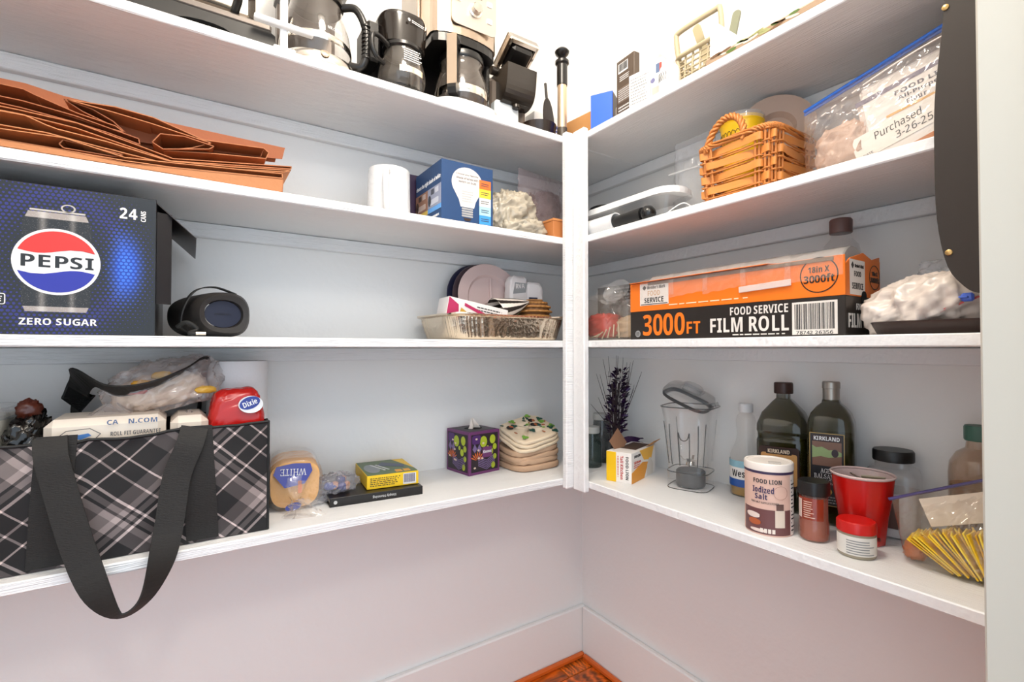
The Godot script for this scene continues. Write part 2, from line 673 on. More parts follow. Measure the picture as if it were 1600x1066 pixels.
		box(s, Vector3(-0.0095, h - THICK - 0.0175, (0.02 + 1.168) / 2), Vector3(0.019, 0.033, 1.148), 0.002)
		obj("cleat", s, paint_right, b)
	# the post of two battens in the inner corner, a ragged gap between them
	var t = thing("corner_post", "white corner post of two battens joining the left and right shelves", "post", Vector3(-DEPTH, 0, DEPTH))
	s = tool()
	box(s, Vector3(-0.0205, (S1 - 0.026 + S4 + 0.006) / 2, 0.009), Vector3(0.038, S4 - S1 + 0.032, 0.018), 0.003)
	obj("batten", s, paint_left, t)
	s = tool()
	box(s, Vector3(-0.009, (S1 - 0.028 + S4 + 0.006) / 2, 0.0425), Vector3(0.018, S4 - S1 + 0.034, 0.046), 0.003)
	obj("batten", s, paint_right, t)
	# the dark board at the end of the right shelves
	t = thing("hanging_board", "dark brown board with a rounded lower corner and brass screws at the shelf ends", "board", Vector3(-DEPTH - 0.001, 0, 1.084), RIGHT)
	var pts := PackedVector2Array()
	for p in curve([Vector2(0.014, 1.72), Vector2(0.013, 1.56), Vector2(0.002, 1.44), Vector2(0.0, 1.35), Vector2(0.002, 1.26), Vector2(0.012, 1.195), Vector2(0.028, 1.165), Vector2(0.045, 1.152), Vector2(0.08, 1.148)], 30):
		pts.append(p)
	pts.append(Vector2(0.084, 1.148))
	pts.append(Vector2(0.084, 1.72))
	s = tool()
	prism(s, pts, 0.018)
	obj("panel", s, mat(Color(0.14, 0.10, 0.075), 0.6), t)
	for y in [1.553, 1.211]:
		s = tool()
		lathe(s, [Vector2(0, 0), Vector2(0.0042, 0), Vector2(0.0042, 0.0012), Vector2(0.003, 0.0022), Vector2(0, 0.0024)], Transform3D(Basis(Vector3.RIGHT, PI / 2), Vector3(0.0145, y, 0.018)), 16)
		obj("screw", s, mat(Color(0.75, 0.62, 0.4), 0.3, 0.9), t)

func _ready():
	setup()
	setting()
	left_top()
	right_top()
	left_third()
	right_third()
	left_second()
	right_second()
	left_low()
	right_low()

# ------------------------------------------------------------------ top shelf, left wall
var black_plastic
var chrome
var steel
var clear_glass

func left_top():
	black_plastic = mat(Color(0.07, 0.062, 0.058), 0.28)
	chrome = mat(Color(0.86, 0.83, 0.79), 0.12, 1.0)
	steel = mat(Color(0.74, 0.67, 0.6), 0.28, 1.0)
	clear_glass = pane(Color(0.8, 0.8, 0.8), 0.07, 0.03)
	appliance()
	white_bracket()
	glass_carafe()
	small_coffee_maker()
	large_coffee_maker()
	pod_machine()
	# dark dish
	var s := tool()
	lathe(s, [Vector2(0, 0), Vector2(0.034, 0), Vector2(0.047, 0.008), Vector2(0.052, 0.036), Vector2(0.049, 0.037), Vector2(0.044, 0.012), Vector2(0, 0.008)], Transform3D(Basis.IDENTITY, Vector3(-0.362, S4, 0.226)), 40)
	tag(obj("dish", s, mat(Color(0.13, 0.085, 0.06), 0.25)), "small dark brown dish in front of the pod coffee machine", "dish")
	# telescopic rod
	var t = thing("milk_frother", "slim beige metal rod with black knob standing at the shelf corner", "kitchen tool", Vector3(-0.292, S4, 0.247))
	s = tool()
	lathe(s, [Vector2(0, 0), Vector2(0.0135, 0), Vector2(0.0145, 0.004), Vector2(0.0145, 0.042), Vector2(0, 0.042)])
	obj("foot", s, mat(Color(0.3, 0.26, 0.22), 0.35), t)
	s = tool()
	lathe(s, [Vector2(0.0, 0.042), Vector2(0.0135, 0.042), Vector2(0.0135, 0.165), Vector2(0, 0.165)])
	obj("tube", s, mat(Color(0.85, 0.74, 0.62), 0.28, 0.7), t)
	s = tool()
	lathe(s, [Vector2(0.0, 0.165), Vector2(0.015, 0.165), Vector2(0.0155, 0.17), Vector2(0.0155, 0.224), Vector2(0.02, 0.229), Vector2(0.02, 0.236), Vector2(0.013, 0.243), Vector2(0.01, 0.25), Vector2(0.019, 0.257), Vector2(0.021, 0.264), Vector2(0.016, 0.27), Vector2(0, 0.272)])
	obj("knob", s, black_plastic, t)
	# black spatula leaning behind the rod
	t = thing("spatula", "black oval spatula leaning behind the slim rod", "spatula", Vector3(-0.302, S4, 0.205))
	s = tool()
	prism(s, ellipse(0.019, 0.075, 28, Vector2(0, 0.077)), 0.004, Transform3D(Basis(Vector3.RIGHT, -0.12), Vector3(0, 0.002, 0)))
	obj("blade", s, mat(Color(0.12, 0.09, 0.08), 0.4), t)
	s = tool()
	tube(s, [Vector3(0, 0.14, -0.016), Vector3(0, 0.2, -0.024)], 0.004, 8)
	obj("handle", s, mat(Color(0.12, 0.09, 0.08), 0.4), t)
	# white and blue carton in the corner
	t = thing("carton", "white carton with blue panels in the top shelf corner", "box", Vector3(-0.215, S4, 0.07), 0.0)
	s = tool()
	box(s, Vector3(0, 0.08, 0), Vector3(0.13, 0.16, 0.05), 0.001)
	obj("body", s, mat(grey(0.86), 0.5), t)
	var f := fr(Vector3.BACK, Vector3(0, 0.08, 0.0252))
	stamp(t, "print_panel", rect(0.056, 0.034, 0.002, Vector2(0.034, 0.036)), f, mat(Color(0.2, 0.27, 0.55), 0.5))
	stamp(t, "print_panel", PackedVector2Array([Vector2(-0.06, -0.03), Vector2(-0.01, 0.02), Vector2(-0.01, 0.035), Vector2(-0.06, -0.005)]), f, mat(Color(0.36, 0.38, 0.68), 0.5))
	stamp(t, "print_panel", PackedVector2Array([Vector2(0.0, -0.04), Vector2(0.06, -0.062), Vector2(0.06, -0.04)]), f, mat(Color(0.74, 0.5, 0.6), 0.5))
	fine(t, shift(f, 0.034, 0.034, 0.0004), 0.044, 0.022, 2, mat(grey(0.9)), 31)

func appliance():
	var t = thing("countertop_grill", "black and silver countertop grill with an arched base on the top shelf", "appliance", Vector3(-1.16, S4, 0.15))
	var pts := PackedVector2Array([Vector2(-0.125, 0), Vector2(-0.07, 0)])
	for p in curve([Vector2(-0.07, 0), Vector2(-0.05, 0.018), Vector2(-0.01, 0.027), Vector2(0.035, 0.024), Vector2(0.06, 0.006), Vector2(0.066, 0)], 12):
		pts.append(p)
	for p in [Vector2(0.1, 0), Vector2(0.115, 0.008), Vector2(0.122, 0.022), Vector2(0.12, 0.04), Vector2(0.11, 0.046), Vector2(-0.125, 0.046)]:
		pts.append(p)
	var s := tool()
	prism(s, pts, 0.2, Transform3D(Basis.IDENTITY, Vector3(0, 0, -0.1)))
	obj("base", s, black_plastic, t)
	s = tool()
	box(s, Vector3(-0.004, 0.054, 0), Vector3(0.236, 0.016, 0.2), 0.004)
	obj("trim_band", s, mat(Color(0.42, 0.39, 0.37), 0.35, 0.6), t)
	s = tool()
	box(s, Vector3(-0.012, 0.125, -0.005), Vector3(0.2, 0.126, 0.17), 0.015)
	obj("housing", s, chrome, t)
	s = tool()
	tube(s, curve([Vector3(-0.07, 0.07, 0.088), Vector3(-0.065, 0.1, 0.12), Vector3(0.045, 0.1, 0.12), Vector3(0.05, 0.07, 0.088)], 20), 0.008, 10)
	obj("handle", s, black_plastic, t)
	for x in [-0.045, 0.02]:
		s = tool()
		lathe(s, disc_profile(0.014, 0, 0.014), Transform3D(Basis(Vector3.RIGHT, PI / 2), Vector3(x, 0.145, 0.08)), 20)
		obj("knob", s, black_plastic, t)
	s = tool()
	box(s, Vector3(-0.01, 0.024, -0.02), Vector3(0.09, 0.02, 0.12), 0.004)
	obj("drip_tray", s, mat(Color(0.08, 0.13, 0.24), 0.3), t)

func white_bracket():
	var t = thing("white_stand", "white plastic stand with crossbar between the grill and glass coffee pot", "stand", Vector3(-1.026, S4, 0.272))
	var m := mat(grey(0.9), 0.35)
	var s := tool()
	box(s, Vector3(0, 0.055, -0.008), Vector3(0.014, 0.11, 0.012), 0.002)
	box(s, Vector3(0, 0.16, 0), Vector3(0.012, 0.2, 0.008), 0.002)
	obj("upright", s, m, t)
	s = tool()
	box(s, Vector3(0, 0.054, 0), Vector3(0.108, 0.011, 0.014), 0.002)
	obj("crossbar", s, m, t)
	s = tool()
	box(s, Vector3(0, 0.004, -0.002), Vector3(0.04, 0.008, 0.022), 0.002)
	obj("foot", s, m, t)

func pot_glass(t, r: float, h: float, y0: float, neck: float, m):
	var s := tool()
	var prof := []
	for p in curve([Vector2(r * 0.8, y0), Vector2(r * 0.97, y0 + h * 0.16), Vector2(r, y0 + h * 0.34), Vector2(r * 0.93, y0 + h * 0.6), Vector2(r * 0.78, y0 + h * 0.85), Vector2(neck, y0 + h)], 16):
		prof.append(p)
	prof.push_front(Vector2(0, y0))
	lathe(s, prof, Transform3D.IDENTITY, 40)
	return obj("glass", s, m, t)

func glass_carafe():
	var t = thing("coffee_maker", "chrome-footed coffee maker with an empty glass pot and ribbed black handle", "coffee maker", Vector3(-0.95, S4, 0.165))
	var s := tool()
	lathe(s, [Vector2(0, 0), Vector2(0.082, 0), Vector2(0.087, 0.005), Vector2(0.087, 0.016), Vector2(0.08, 0.027), Vector2(0.066, 0.031), Vector2(0, 0.031)], Transform3D(Basis.IDENTITY, Vector3(0, 0, 0.03)), 44, 0.96, 1.0, 2.3)
	obj("base", s, chrome, t)
	s = tool()
	lathe(s, [Vector2(0, 0), Vector2(0.009, 0), Vector2(0.009, 0.003), Vector2(0, 0.004)], Transform3D(Basis(Vector3.RIGHT, 1.1), Vector3(0.0, 0.019, 0.115)), 20)
	obj("switch", s, steel, t)
	s = tool()
	box(s, Vector3(0.0, 0.15, -0.095), Vector3(0.13, 0.29, 0.05), 0.01)
	obj("column", s, mat(Color(0.45, 0.41, 0.38), 0.3, 0.5), t)
	s = tool()
	box(s, Vector3(0.0, 0.26, -0.03), Vector3(0.14, 0.1, 0.17), 0.012)
	obj("brew_head", s, black_plastic, t)
	var c = Node3D.new()
	c.name = "pot"
	t.add_child(c, true)
	c.position = Vector3(0, 0.031, 0.025)
	pot_glass(c, 0.074, 0.14, 0.0, 0.053, pane(Color(0.55, 0.5, 0.46), 0.22, 0.03))
	s = tool()
	lathe(s, [Vector2(0.0735, 0.03), Vector2(0.0755, 0.034), Vector2(0.0755, 0.04), Vector2(0.0748, 0.044)], Transform3D.IDENTITY, 40)
	obj("metal_band", s, chrome, c)
	s = tool()
	lathe(s, [Vector2(0.054, 0.136), Vector2(0.058, 0.141), Vector2(0.057, 0.158), Vector2(0.03, 0.168), Vector2(0, 0.169)], Transform3D.IDENTITY, 32)
	obj("lid", s, black_plastic, c)
	s = tool()
	tube(s, curve([Vector3(0.05, 0.142, 0.024), Vector3(0.076, 0.14, 0.04), Vector3(0.094, 0.1, 0.05), Vector3(0.097, 0.05, 0.052), Vector3(0.088, 0.012, 0.046), Vector3(0.066, 0.012, 0.034)], 26), 0.0085, 10)
	for k in 9:
		var y := 0.03 + k * 0.009
		tube(s, [Vector3(0.0955, y - 0.0015, 0.0515), Vector3(0.0955, y + 0.0015, 0.0515)], 0.0098, 10)
	obj("handle", s, black_plastic, c)
	txt_round(c, "MR.COFFEE", 0.0745, 0.35, 0.058, 0.034, 0.006, mat(grey(0.9)), "s")

func small_coffee_maker():
	var t = thing("coffee_maker", "small black four-cup coffee maker with a rounded top", "coffee maker", Vector3(-0.764, S4, 0.185))
	var s := tool()
	lathe(s, [Vector2(0, 0), Vector2(0.07, 0), Vector2(0.073, 0.004), Vector2(0.073, 0.018), Vector2(0.068, 0.022), Vector2(0, 0.022)], Transform3D.IDENTITY, 36, 1.0, 1.0, 3.0)
	obj("base", s, black_plastic, t)
	s = tool()
	box(s, Vector3(-0.005, 0.11, -0.07), Vector3(0.13, 0.176, 0.05), 0.012)
	obj("tank", s, black_plastic, t)
	s = tool()
	box(s, Vector3(-0.062, 0.13, -0.02), Vector3(0.032, 0.095, 0.09), 0.006)
	obj("side_housing", s, black_plastic, t)
	s = tool()
	lathe(s, [Vector2(0, 0.128), Vector2(0.05, 0.128), Vector2(0.055, 0.132), Vector2(0.06, 0.19), Vector2(0.058, 0.2), Vector2(0.045, 0.207), Vector2(0, 0.209)], Transform3D(Basis.IDENTITY, Vector3(0.01, 0, 0.005)), 36, 1.0, 1.0, 2.6)
	var head = obj("brew_head", s, mat(Color(0.13, 0.105, 0.09), 0.14), t)
	var f := Transform3D(Basis(Vector3.UP, 0.28), Vector3(0.027, 0.178, 0.065))
	stamp(head, "emblem", ellipse(0.0035, 0.0035, 12, Vector2(-0.022, 0)), f, mat(grey(0.85)))
	fine(head, shift(f, 0.004, 0.0), 0.036, 0.008, 2, mat(grey(0.85)), 33)
	# its little pot
	var c = Node3D.new()
	c.name = "pot"
	t.add_child(c, true)
	c.position = Vector3(0.004, 0.022, 0.03)
	pot_glass(c, 0.056, 0.092, 0.002, 0.042, pane(Color(0.5, 0.46, 0.42), 0.25, 0.03))
	s = tool()
	collar(s, 0.0562, -0.45, 0.75, 0.024, 0.038, 16)
	obj("metal_band", s, chrome, c)
	s = tool()
	lathe(s, [Vector2(0.044, 0.091), Vector2(0.047, 0.094), Vector2(0.046, 0.102), Vector2(0, 0.104)], Transform3D.IDENTITY, 32)
	obj("lid", s, black_plastic, c)
	s = tool()
	tube(s, curve([Vector3(-0.04, 0.09, 0.02), Vector3(-0.066, 0.098, 0.032), Vector3(-0.084, 0.09, 0.04), Vector3(-0.083, 0.06, 0.04), Vector3(-0.07, 0.045, 0.035), Vector3(-0.053, 0.042, 0.026)], 24), 0.0055, 8)
	obj("handle", s, black_plastic, c)
	fine(c, Transform3D(Basis(Vector3.UP, 0.1), Vector3(0.006, 0.064, 0.0535)), 0.045, 0.03, 6, mat(grey(0.9)), 8)

func large_coffee_maker():
	var t = thing("coffee_maker", "tall stainless steel coffee maker with control knob and glass pot", "coffee maker", Vector3(-0.592, S4, 0.14))
	var white := mat(Color(0.8, 0.81, 0.81), 0.3)
	var s := tool()
	lathe(s, [Vector2(0, 0), Vector2(0.095, 0), Vector2(0.098, 0.004), Vector2(0.098, 0.026), Vector2(0.092, 0.03), Vector2(0, 0.03)], Transform3D(Basis.IDENTITY, Vector3(0.0, 0, 0.02)), 40, 1.0, 1.1, 3.2)
	obj("base", s, white, t)
	s = tool()
	box(s, Vector3(-0.005, 0.13, -0.075), Vector3(0.186, 0.22, 0.06), 0.01)
	box(s, Vector3(0.082, 0.11, 0.0), Vector3(0.018, 0.17, 0.11), 0.006)
	obj("column", s, mat(Color(0.1, 0.085, 0.08), 0.3), t)
	s = tool()
	box(s, Vector3(-0.099, 0.2, -0.045), Vector3(0.012, 0.37, 0.11), 0.004)
	obj("side_panel", s, mat(Color(0.62, 0.58, 0.54), 0.35, 0.4), t)
	# head: straight sides, a bowed lower front
	var pts := PackedVector2Array([Vector2(-0.094, -0.1), Vector2(0.094, -0.1), Vector2(0.094, 0.07)])
	for k in 13:
		var a := PI * k / 12.0
		pts.append(Vector2(cos(a) * 0.094, 0.07 + sin(a) * 0.035))
	pts.append(Vector2(-0.094, 0.07))
	s = tool()
	prism(s, pts, 0.21, Transform3D(Basis(Vector3.RIGHT, PI / 2), Vector3(0, 0.41, 0)))
	var head = obj("head", s, steel, t)
	s = tool()
	var under := PackedVector2Array()
	for p in pts:
		under.append(p * 0.96)
	prism(s, under, 0.022, Transform3D(Basis(Vector3.RIGHT, PI / 2), Vector3(0, 0.2, 0.002)))
	obj("brew_basket", s, black_plastic, t)
	var f := fr(Vector3.BACK, Vector3(0.012, 0.285, 0.106))
	stamp(head, "panel_frame", rect(0.13, 0.125, 0.015), f, mat(Color(0.83, 0.79, 0.75), 0.3, 0.8), 0.002)
	stamp(head, "display", rect(0.05, 0.03, 0.003, Vector2(-0.002, 0.037)), shift(f, 0, 0, 0.002), mat(Color(0.12, 0.1, 0.1), 0.15), 0.001)
	for p in [Vector2(-0.046, 0.002), Vector2(0.044, 0.018), Vector2(0.044, -0.026), Vector2(-0.046, 0.04)]:
		stamp(head, "button", rect(0.015, 0.013, 0.002, p), shift(f, 0, 0, 0.002), mat(Color(0.88, 0.86, 0.83), 0.3), 0.002)
	s = tool()
	lathe(s, [Vector2(0, 0), Vector2(0.019, 0), Vector2(0.019, 0.003), Vector2(0.0145, 0.005), Vector2(0.0135, 0.015), Vector2(0.012, 0.017), Vector2(0, 0.0175)], f * Transform3D(Basis(Vector3.RIGHT, PI / 2), Vector3(0.002, -0.012, 0.002)), 28, 1, 1, 2, 0.02, 14)
	obj("control_knob", s, chrome, head)
	# pot
	var c = Node3D.new()
	c.name = "pot"
	t.add_child(c, true)
	c.position = Vector3(0.008, 0.03, 0.045)
	pot_glass(c, 0.07, 0.125, 0.002, 0.056, pane(Color(0.55, 0.5, 0.46), 0.3, 0.03))
	s = tool()
	lathe(s, [Vector2(0.0702, 0.026), Vector2(0.0716, 0.034), Vector2(0.0716, 0.042), Vector2(0.0712, 0.046)], Transform3D.IDENTITY, 40)
	obj("metal_band", s, chrome, c)
	s = tool()
	lathe(s, [Vector2(0.057, 0.125), Vector2(0.06, 0.13), Vector2(0.058, 0.142), Vector2(0.04, 0.15), Vector2(0.015, 0.152), Vector2(0.013, 0.16), Vector2(0, 0.161)], Transform3D.IDENTITY, 32)
	obj("lid", s, black_plastic, c)
	s = tool()
	var hx := Transform3D(Basis(Vector3.UP, -0.75), Vector3(-0.043, 0, 0.05))
	prism(s, PackedVector2Array([Vector2(-0.008, 0.02), Vector2(0.03, 0.018), Vector2(0.036, 0.03), Vector2(0.034, 0.15), Vector2(0.02, 0.165), Vector2(-0.01, 0.16), Vector2(-0.012, 0.145), Vector2(0.014, 0.14), Vector2(0.018, 0.05), Vector2(-0.008, 0.045)]), 0.022, hx * Transform3D(Basis(Vector3.UP, -PI / 2), Vector3(0.011, -0.01, 0)))
	obj("handle", s, black_plastic, c)
	s = tool()
	box(s, Vector3(0, 0.09, 0.034), Vector3(0.026, 0.125, 0.005), 0.002, hx)
	obj("handle_trim", s, steel, c)
	for k in 7:
		stamp(c, "level_mark", rect(0.008, 0.003), Transform3D(Basis(Vector3.UP, 0.85), Vector3(sin(0.85) * 0.0712, 0.045 + k * 0.009, cos(0.85) * 0.0712)), black_plastic)

func pod_machine():
	var t = thing("pod_coffee_machine", "dark pod coffee machine with its chrome lid flipped open", "coffee maker", Vector3(-0.405, S4, 0.12))
	var dark := mat(Color(0.17, 0.145, 0.125), 0.22)
	var s := tool()
	box(s, Vector3(0, 0.1, -0.035), Vector3(0.13, 0.2, 0.09), 0.014)
	obj("housing", s, mat(Color(0.42, 0.37, 0.33), 0.35), t)
	s = tool()
	# brew head, curved under
	var pts := PackedVector2Array([Vector2(-0.02, 0.21), Vector2(-0.02, 0.125)])
	for p in curve([Vector2(0.0, 0.118), Vector2(0.035, 0.118), Vector2(0.06, 0.135), Vector2(0.07, 0.17), Vector2(0.075, 0.215)], 12):
		pts.append(p)
	prism(s, pts, 0.1, Transform3D(Basis(Vector3.UP, -PI / 2), Vector3(0.062, 0, 0)))
	obj("brew_head", s, dark, t)
	s = tool()
	lathe(s, disc_profile(0.012, 0, 0.012), Transform3D(Basis.IDENTITY, Vector3(0.012, 0.107, 0.04)), 20)
	obj("spout", s, dark, t)
	# lid: a frame tipped back, with the dark funnel under it
	var lx := Transform3D(Basis(Vector3.RIGHT, -0.55), Vector3(0.018, 0.225, 0.005))
	s = tool()
	for a in [[Vector3(0, 0.02, 0.088), Vector3(0.1, 0.026, 0.018)], [Vector3(-0.044, 0.02, 0.045), Vector3(0.014, 0.026, 0.1)], [Vector3(0.044, 0.02, 0.045), Vector3(0.014, 0.026, 0.1)], [Vector3(0, 0.036, 0.045), Vector3(0.1, 0.006, 0.1)]]:
		box(s, a[0], a[1], 0.004, lx)
	obj("lid", s, chrome, t)
	s = tool()
	box(s, Vector3(0, 0.01, 0.045), Vector3(0.072, 0.03, 0.07), 0.008, lx)
	obj("pod_holder", s, black_plastic, t)
	s = tool()
	tube(s, [Vector3(-0.05, 0.222, 0.0), Vector3(0.066, 0.222, 0.0)], 0.012, 12)
	obj("hinge", s, dark, t)
	s = tool()
	prism(s, rect(0.082, 0.12, 0.012), 0.02, Transform3D(Basis.IDENTITY, Vector3(-0.016, 0.062, 0.012)))
	obj("water_tank", s, mat(Color(0.82, 0.84, 0.85), 0.25), t)
	s = tool()
	box(s, Vector3(0.052, 0.004, 0.03), Vector3(0.03, 0.008, 0.06), 0.003)
	obj("drip_tray", s, black_plastic, t)
	s = tool()
	box(s, Vector3(0.056, 0.1, 0.0), Vector3(0.016, 0.2, 0.03), 0.004)
	obj("side_trim", s, mat(Color(0.42, 0.37, 0.33), 0.35), t)

# ------------------------------------------------------------------ top shelf, right wall
func right_top():
	var white := mat(Color(0.93, 0.93, 0.93), 0.5)
	var ink := mat(Color(0.15, 0.12, 0.1), 0.6)
	var kraft := mat(Color(0.78, 0.56, 0.33), 0.7)
	# tan carton in the corner
	var t = thing("cardboard_carton", "tan cardboard carton with an oval printed emblem in the corner", "box", Vector3(-0.075, S4, 0.19), RIGHT + 0.1)
	var s := tool()
	box(s, Vector3(0, 0.082, 0), Vector3(0.24, 0.164, 0.1), 0.0015)
	obj("body", s, kraft, t)
	var f := fr(Vector3.BACK, Vector3(0, 0.082, 0.0503))
	s = tool()
	var o := ellipse(0.045, 0.026, 36, Vector2(0.058, 0.028))
	for k in o.size():
		var a := o[k]
		var b := o[(k + 1) % o.size()]
		prism(s, PackedVector2Array([a, b, b + (Vector2(0.058, 0.028) - b) * 0.07, a + (Vector2(0.058, 0.028) - a) * 0.07]), 0.0004, f)
	obj("emblem_ring", s, ink, t)
	txt(t, "Mille", shift(f, 0.056, 0.028), 0.06, 0.024, ink, "rb", 0.0004, 0.2)
	fine(t, shift(f, 0.062, -0.018), 0.06, 0.018, 1, ink, 41)
	# blue box with a photo on its side
	t = thing("blue_box", "small bright blue box with a dark printed side", "box", Vector3(-0.2, S4, 0.33), RIGHT + 0.5)
	s = tool()
	box(s, Vector3(0, 0.058, 0), Vector3(0.062, 0.116, 0.085), 0.001)
	obj("body", s, mat(Color(0.16, 0.38, 0.86), 0.4), t)
	f = fr(Vector3.RIGHT, Vector3(0.0313, 0.058, 0))
	stamp(t, "print_panel", rect(0.08, 0.11), f, mat(Color(0.2, 0.17, 0.17), 0.4))
	stamp(t, "print_panel", ellipse(0.026, 0.022, 20, Vector2(0.008, 0.008)), shift(f, 0, 0, 0.0004), mat(Color(0.62, 0.6, 0.58), 0.4))
	stamp(t, "print_panel", ellipse(0.014, 0.012, 20, Vector2(0.012, 0.01)), shift(f, 0, 0, 0.0008), mat(Color(0.34, 0.3, 0.28), 0.4))
	# dark flat box
	t = thing("flat_box", "upright dark brown flat box with a white barcode", "box", Vector3(-0.205, S4, 0.418), RIGHT - 0.05)
	s = tool()
	box(s, Vector3(0, 0.095, 0), Vector3(0.066, 0.19, 0.02), 0.001)
	obj("body", s, mat(Color(0.33, 0.27, 0.22), 0.45), t)
	f = fr(Vector3.BACK, Vector3(0, 0.095, 0.0102))
	barcode(t, shift(f, -0.008, 0.072), 0.036, 0.026, mat(grey(0.15)), white, 5)
	fine(t, shift(f, -0.004, 0.043), 0.034, 0.016, 3, mat(grey(0.85)), 6)
	stamp(t, "text_panel", rect(0.056, 0.04, 0, Vector2(0, -0.002)), f, mat(Color(0.45, 0.39, 0.34), 0.5))
	fine(t, shift(f, 0, -0.055), 0.052, 0.05, 6, mat(grey(0.85)), 9)
	fine(t, shift(f, 0, -0.002, 0.0004), 0.05, 0.034, 6, mat(grey(0.75)), 7)
	# open white carton
	t = thing("open_carton", "small white carton with open top flaps and grey print", "box", Vector3(-0.215, S4, 0.488), RIGHT + 0.15)
	s = tool()
	for a in [[Vector3(0, 0.052, 0.03), Vector3(0.058, 0.104, 0.0012)], [Vector3(0, 0.052, -0.03), Vector3(0.058, 0.104, 0.0012)], [Vector3(-0.0295, 0.052, 0), Vector3(0.0012, 0.104, 0.06)], [Vector3(0.0295, 0.052, 0), Vector3(0.0012, 0.104, 0.06)], [Vector3(0, 0.0006, 0), Vector3(0.058, 0.0012, 0.06)]]:
		box(s, a[0], a[1], 0.0003)
	obj("body", s, white, t)
	s = tool()
	box(s, Vector3(0, 0.0175, 0), Vector3(0.058, 0.035, 0.0012), 0.0003, Transform3D(Basis(Vector3.RIGHT, -0.75), Vector3(0, 0.104, -0.03)))
	obj("flap", s, white, t)
	s = tool()
	box(s, Vector3(0, 0.0175, 0), Vector3(0.0012, 0.035, 0.058), 0.0003, Transform3D(Basis(Vector3.BACK, -0.85), Vector3(0.0295, 0.104, 0)))
	obj("flap", s, white, t)
	fine(t, fr(Vector3.BACK, Vector3(0, 0.06, 0.0308)), 0.05, 0.07, 9, mat(grey(0.6)), 12)
	# narrow carton with pictures
	t = thing("medicine_carton", "narrow white carton with small pictures beside the open carton", "box", Vector3(-0.232, S4, 0.548), RIGHT + 0.1)
	s = tool()
	box(s, Vector3(0, 0.053, 0), Vector3(0.034, 0.106, 0.034), 0.001)
	obj("body", s, white, t)
	f = fr(Vector3.BACK, Vector3(0, 0.053, 0.0172))
	stamp(t, "picture", rect(0.014, 0.022, 0, Vector2(0.006, 0.03)), f, mat(Color(0.35, 0.42, 0.55), 0.5))
	stamp(t, "picture", rect(0.006, 0.02, 0, Vector2(0.012, 0.03)), shift(f, 0, 0, 0.0004), mat(Color(0.7, 0.3, 0.25), 0.5))
	stamp(t, "picture", ellipse(0.006, 0.006, 14, Vector2(-0.01, 0.005)), f, mat(Color(0.45, 0.45, 0.6), 0.5))
	stamp(t, "picture", rect(0.028, 0.026, 0, Vector2(0.002, -0.026)), f, mat(Color(0.74, 0.71, 0.68), 0.5))
	# white squeeze bottle
	t = thing("squeeze_bottle", "white squeeze bottle with a pointed cap and scribbled print", "bottle", Vector3(-0.249, S4, 0.587), RIGHT)
	s = tool()
	lathe(s, [Vector2(0, 0), Vector2(0.021, 0), Vector2(0.0235, 0.003), Vector2(0.0235, 0.056), Vector2(0.02, 0.066), Vector2(0.011, 0.07)])
	obj("body", s, white, t)
	s = tool()
	lathe(s, [Vector2(0.0125, 0.068), Vector2(0.0125, 0.078), Vector2(0.006, 0.084), Vector2(0.0025, 0.11), Vector2(0, 0.111)])
	obj("cap", s, mat(Color(0.9, 0.88, 0.87), 0.4), t)
	s = tool()
	var path := []
	for k in 40:
		var a := -0.7 + 1.3 * k / 39.0
		path.append(Vector3(sin(a + 0.12 * sin(k * 0.9)) * 0.0238, 0.04 + 0.01 * cos(k * 0.9), cos(a + 0.12 * sin(k * 0.9)) * 0.0238))
	tube(s, path, 0.0006, 5)
	obj("scribble", s, mat(grey(0.45)), t)
	# beige slotted basket
	var beige := mat(Color(0.72, 0.66, 0.54), 0.45)
	t = thing("slotted_basket", "beige plastic basket with rows of slots and a looped rim", "basket", Vector3(-0.135, S4, 0.632), RIGHT)
	var w := 0.102
	var d := 0.12
	var h := 0.105
	s = tool()
	box(s, Vector3(0, 0.003, 0), Vector3(w, 0.006, d), 0.002)
	obj("bottom", s, beige, t)
	for sx in [-1.0, 1.0]:
		for sz in [-1.0, 1.0]:
			s = tool()
			tube(s, [Vector3(sx * w / 2, 0, sz * d / 2), Vector3(sx * (w / 2 + 0.006), h, sz * (d / 2 + 0.006))], 0.005, 8)
			obj("corner_rib", s, beige, t)
	for side in 4:
		var along := w if side % 2 == 0 else d
		var out := d / 2 if side % 2 == 0 else w / 2
		var bx := Transform3D(Basis(Vector3.UP, side * PI / 2), Vector3.ZERO)
		for k in 8:
			var y := 0.012 + k * 0.0122
			var o2 := out + 0.006 * y / h
			s = tool()
			box(s, Vector3(0, y, o2), Vector3(along, 0.0042, 0.004), 0.001, bx)
			obj("slat", s, beige, t)
		for k in 5:
			var x := along * (-0.4 + 0.2 * k)
			s = tool()
			tube(s, [bx * Vector3(x - 0.006, 0.004, out), bx * Vector3(x + 0.006, h, out + 0.006)], 0.0026, 6)
			obj("upright_rib", s, beige, t)
	s = tool()
	var loop := []
	for p in rect(w + 0.024, d + 0.024, 0.02):
		loop.append(Vector3(p.x, h + 0.003, p.y))
	loop.append(loop[0])
	tube(s, loop, 0.006, 8, 0.8, false)
	obj("rim", s, beige, t)
	s = tool()
	tube(s, curve([Vector3(-0.057, h, 0.062), Vector3(-0.06, h + 0.05, 0.067), Vector3(-0.05, h + 0.066, 0.067), Vector3(0.04, h + 0.066, 0.067), Vector3(0.056, h + 0.06, 0.067), Vector3(0.057, h, 0.062)], 40), 0.0062, 8)
	obj("loop_handle", s, beige, t)
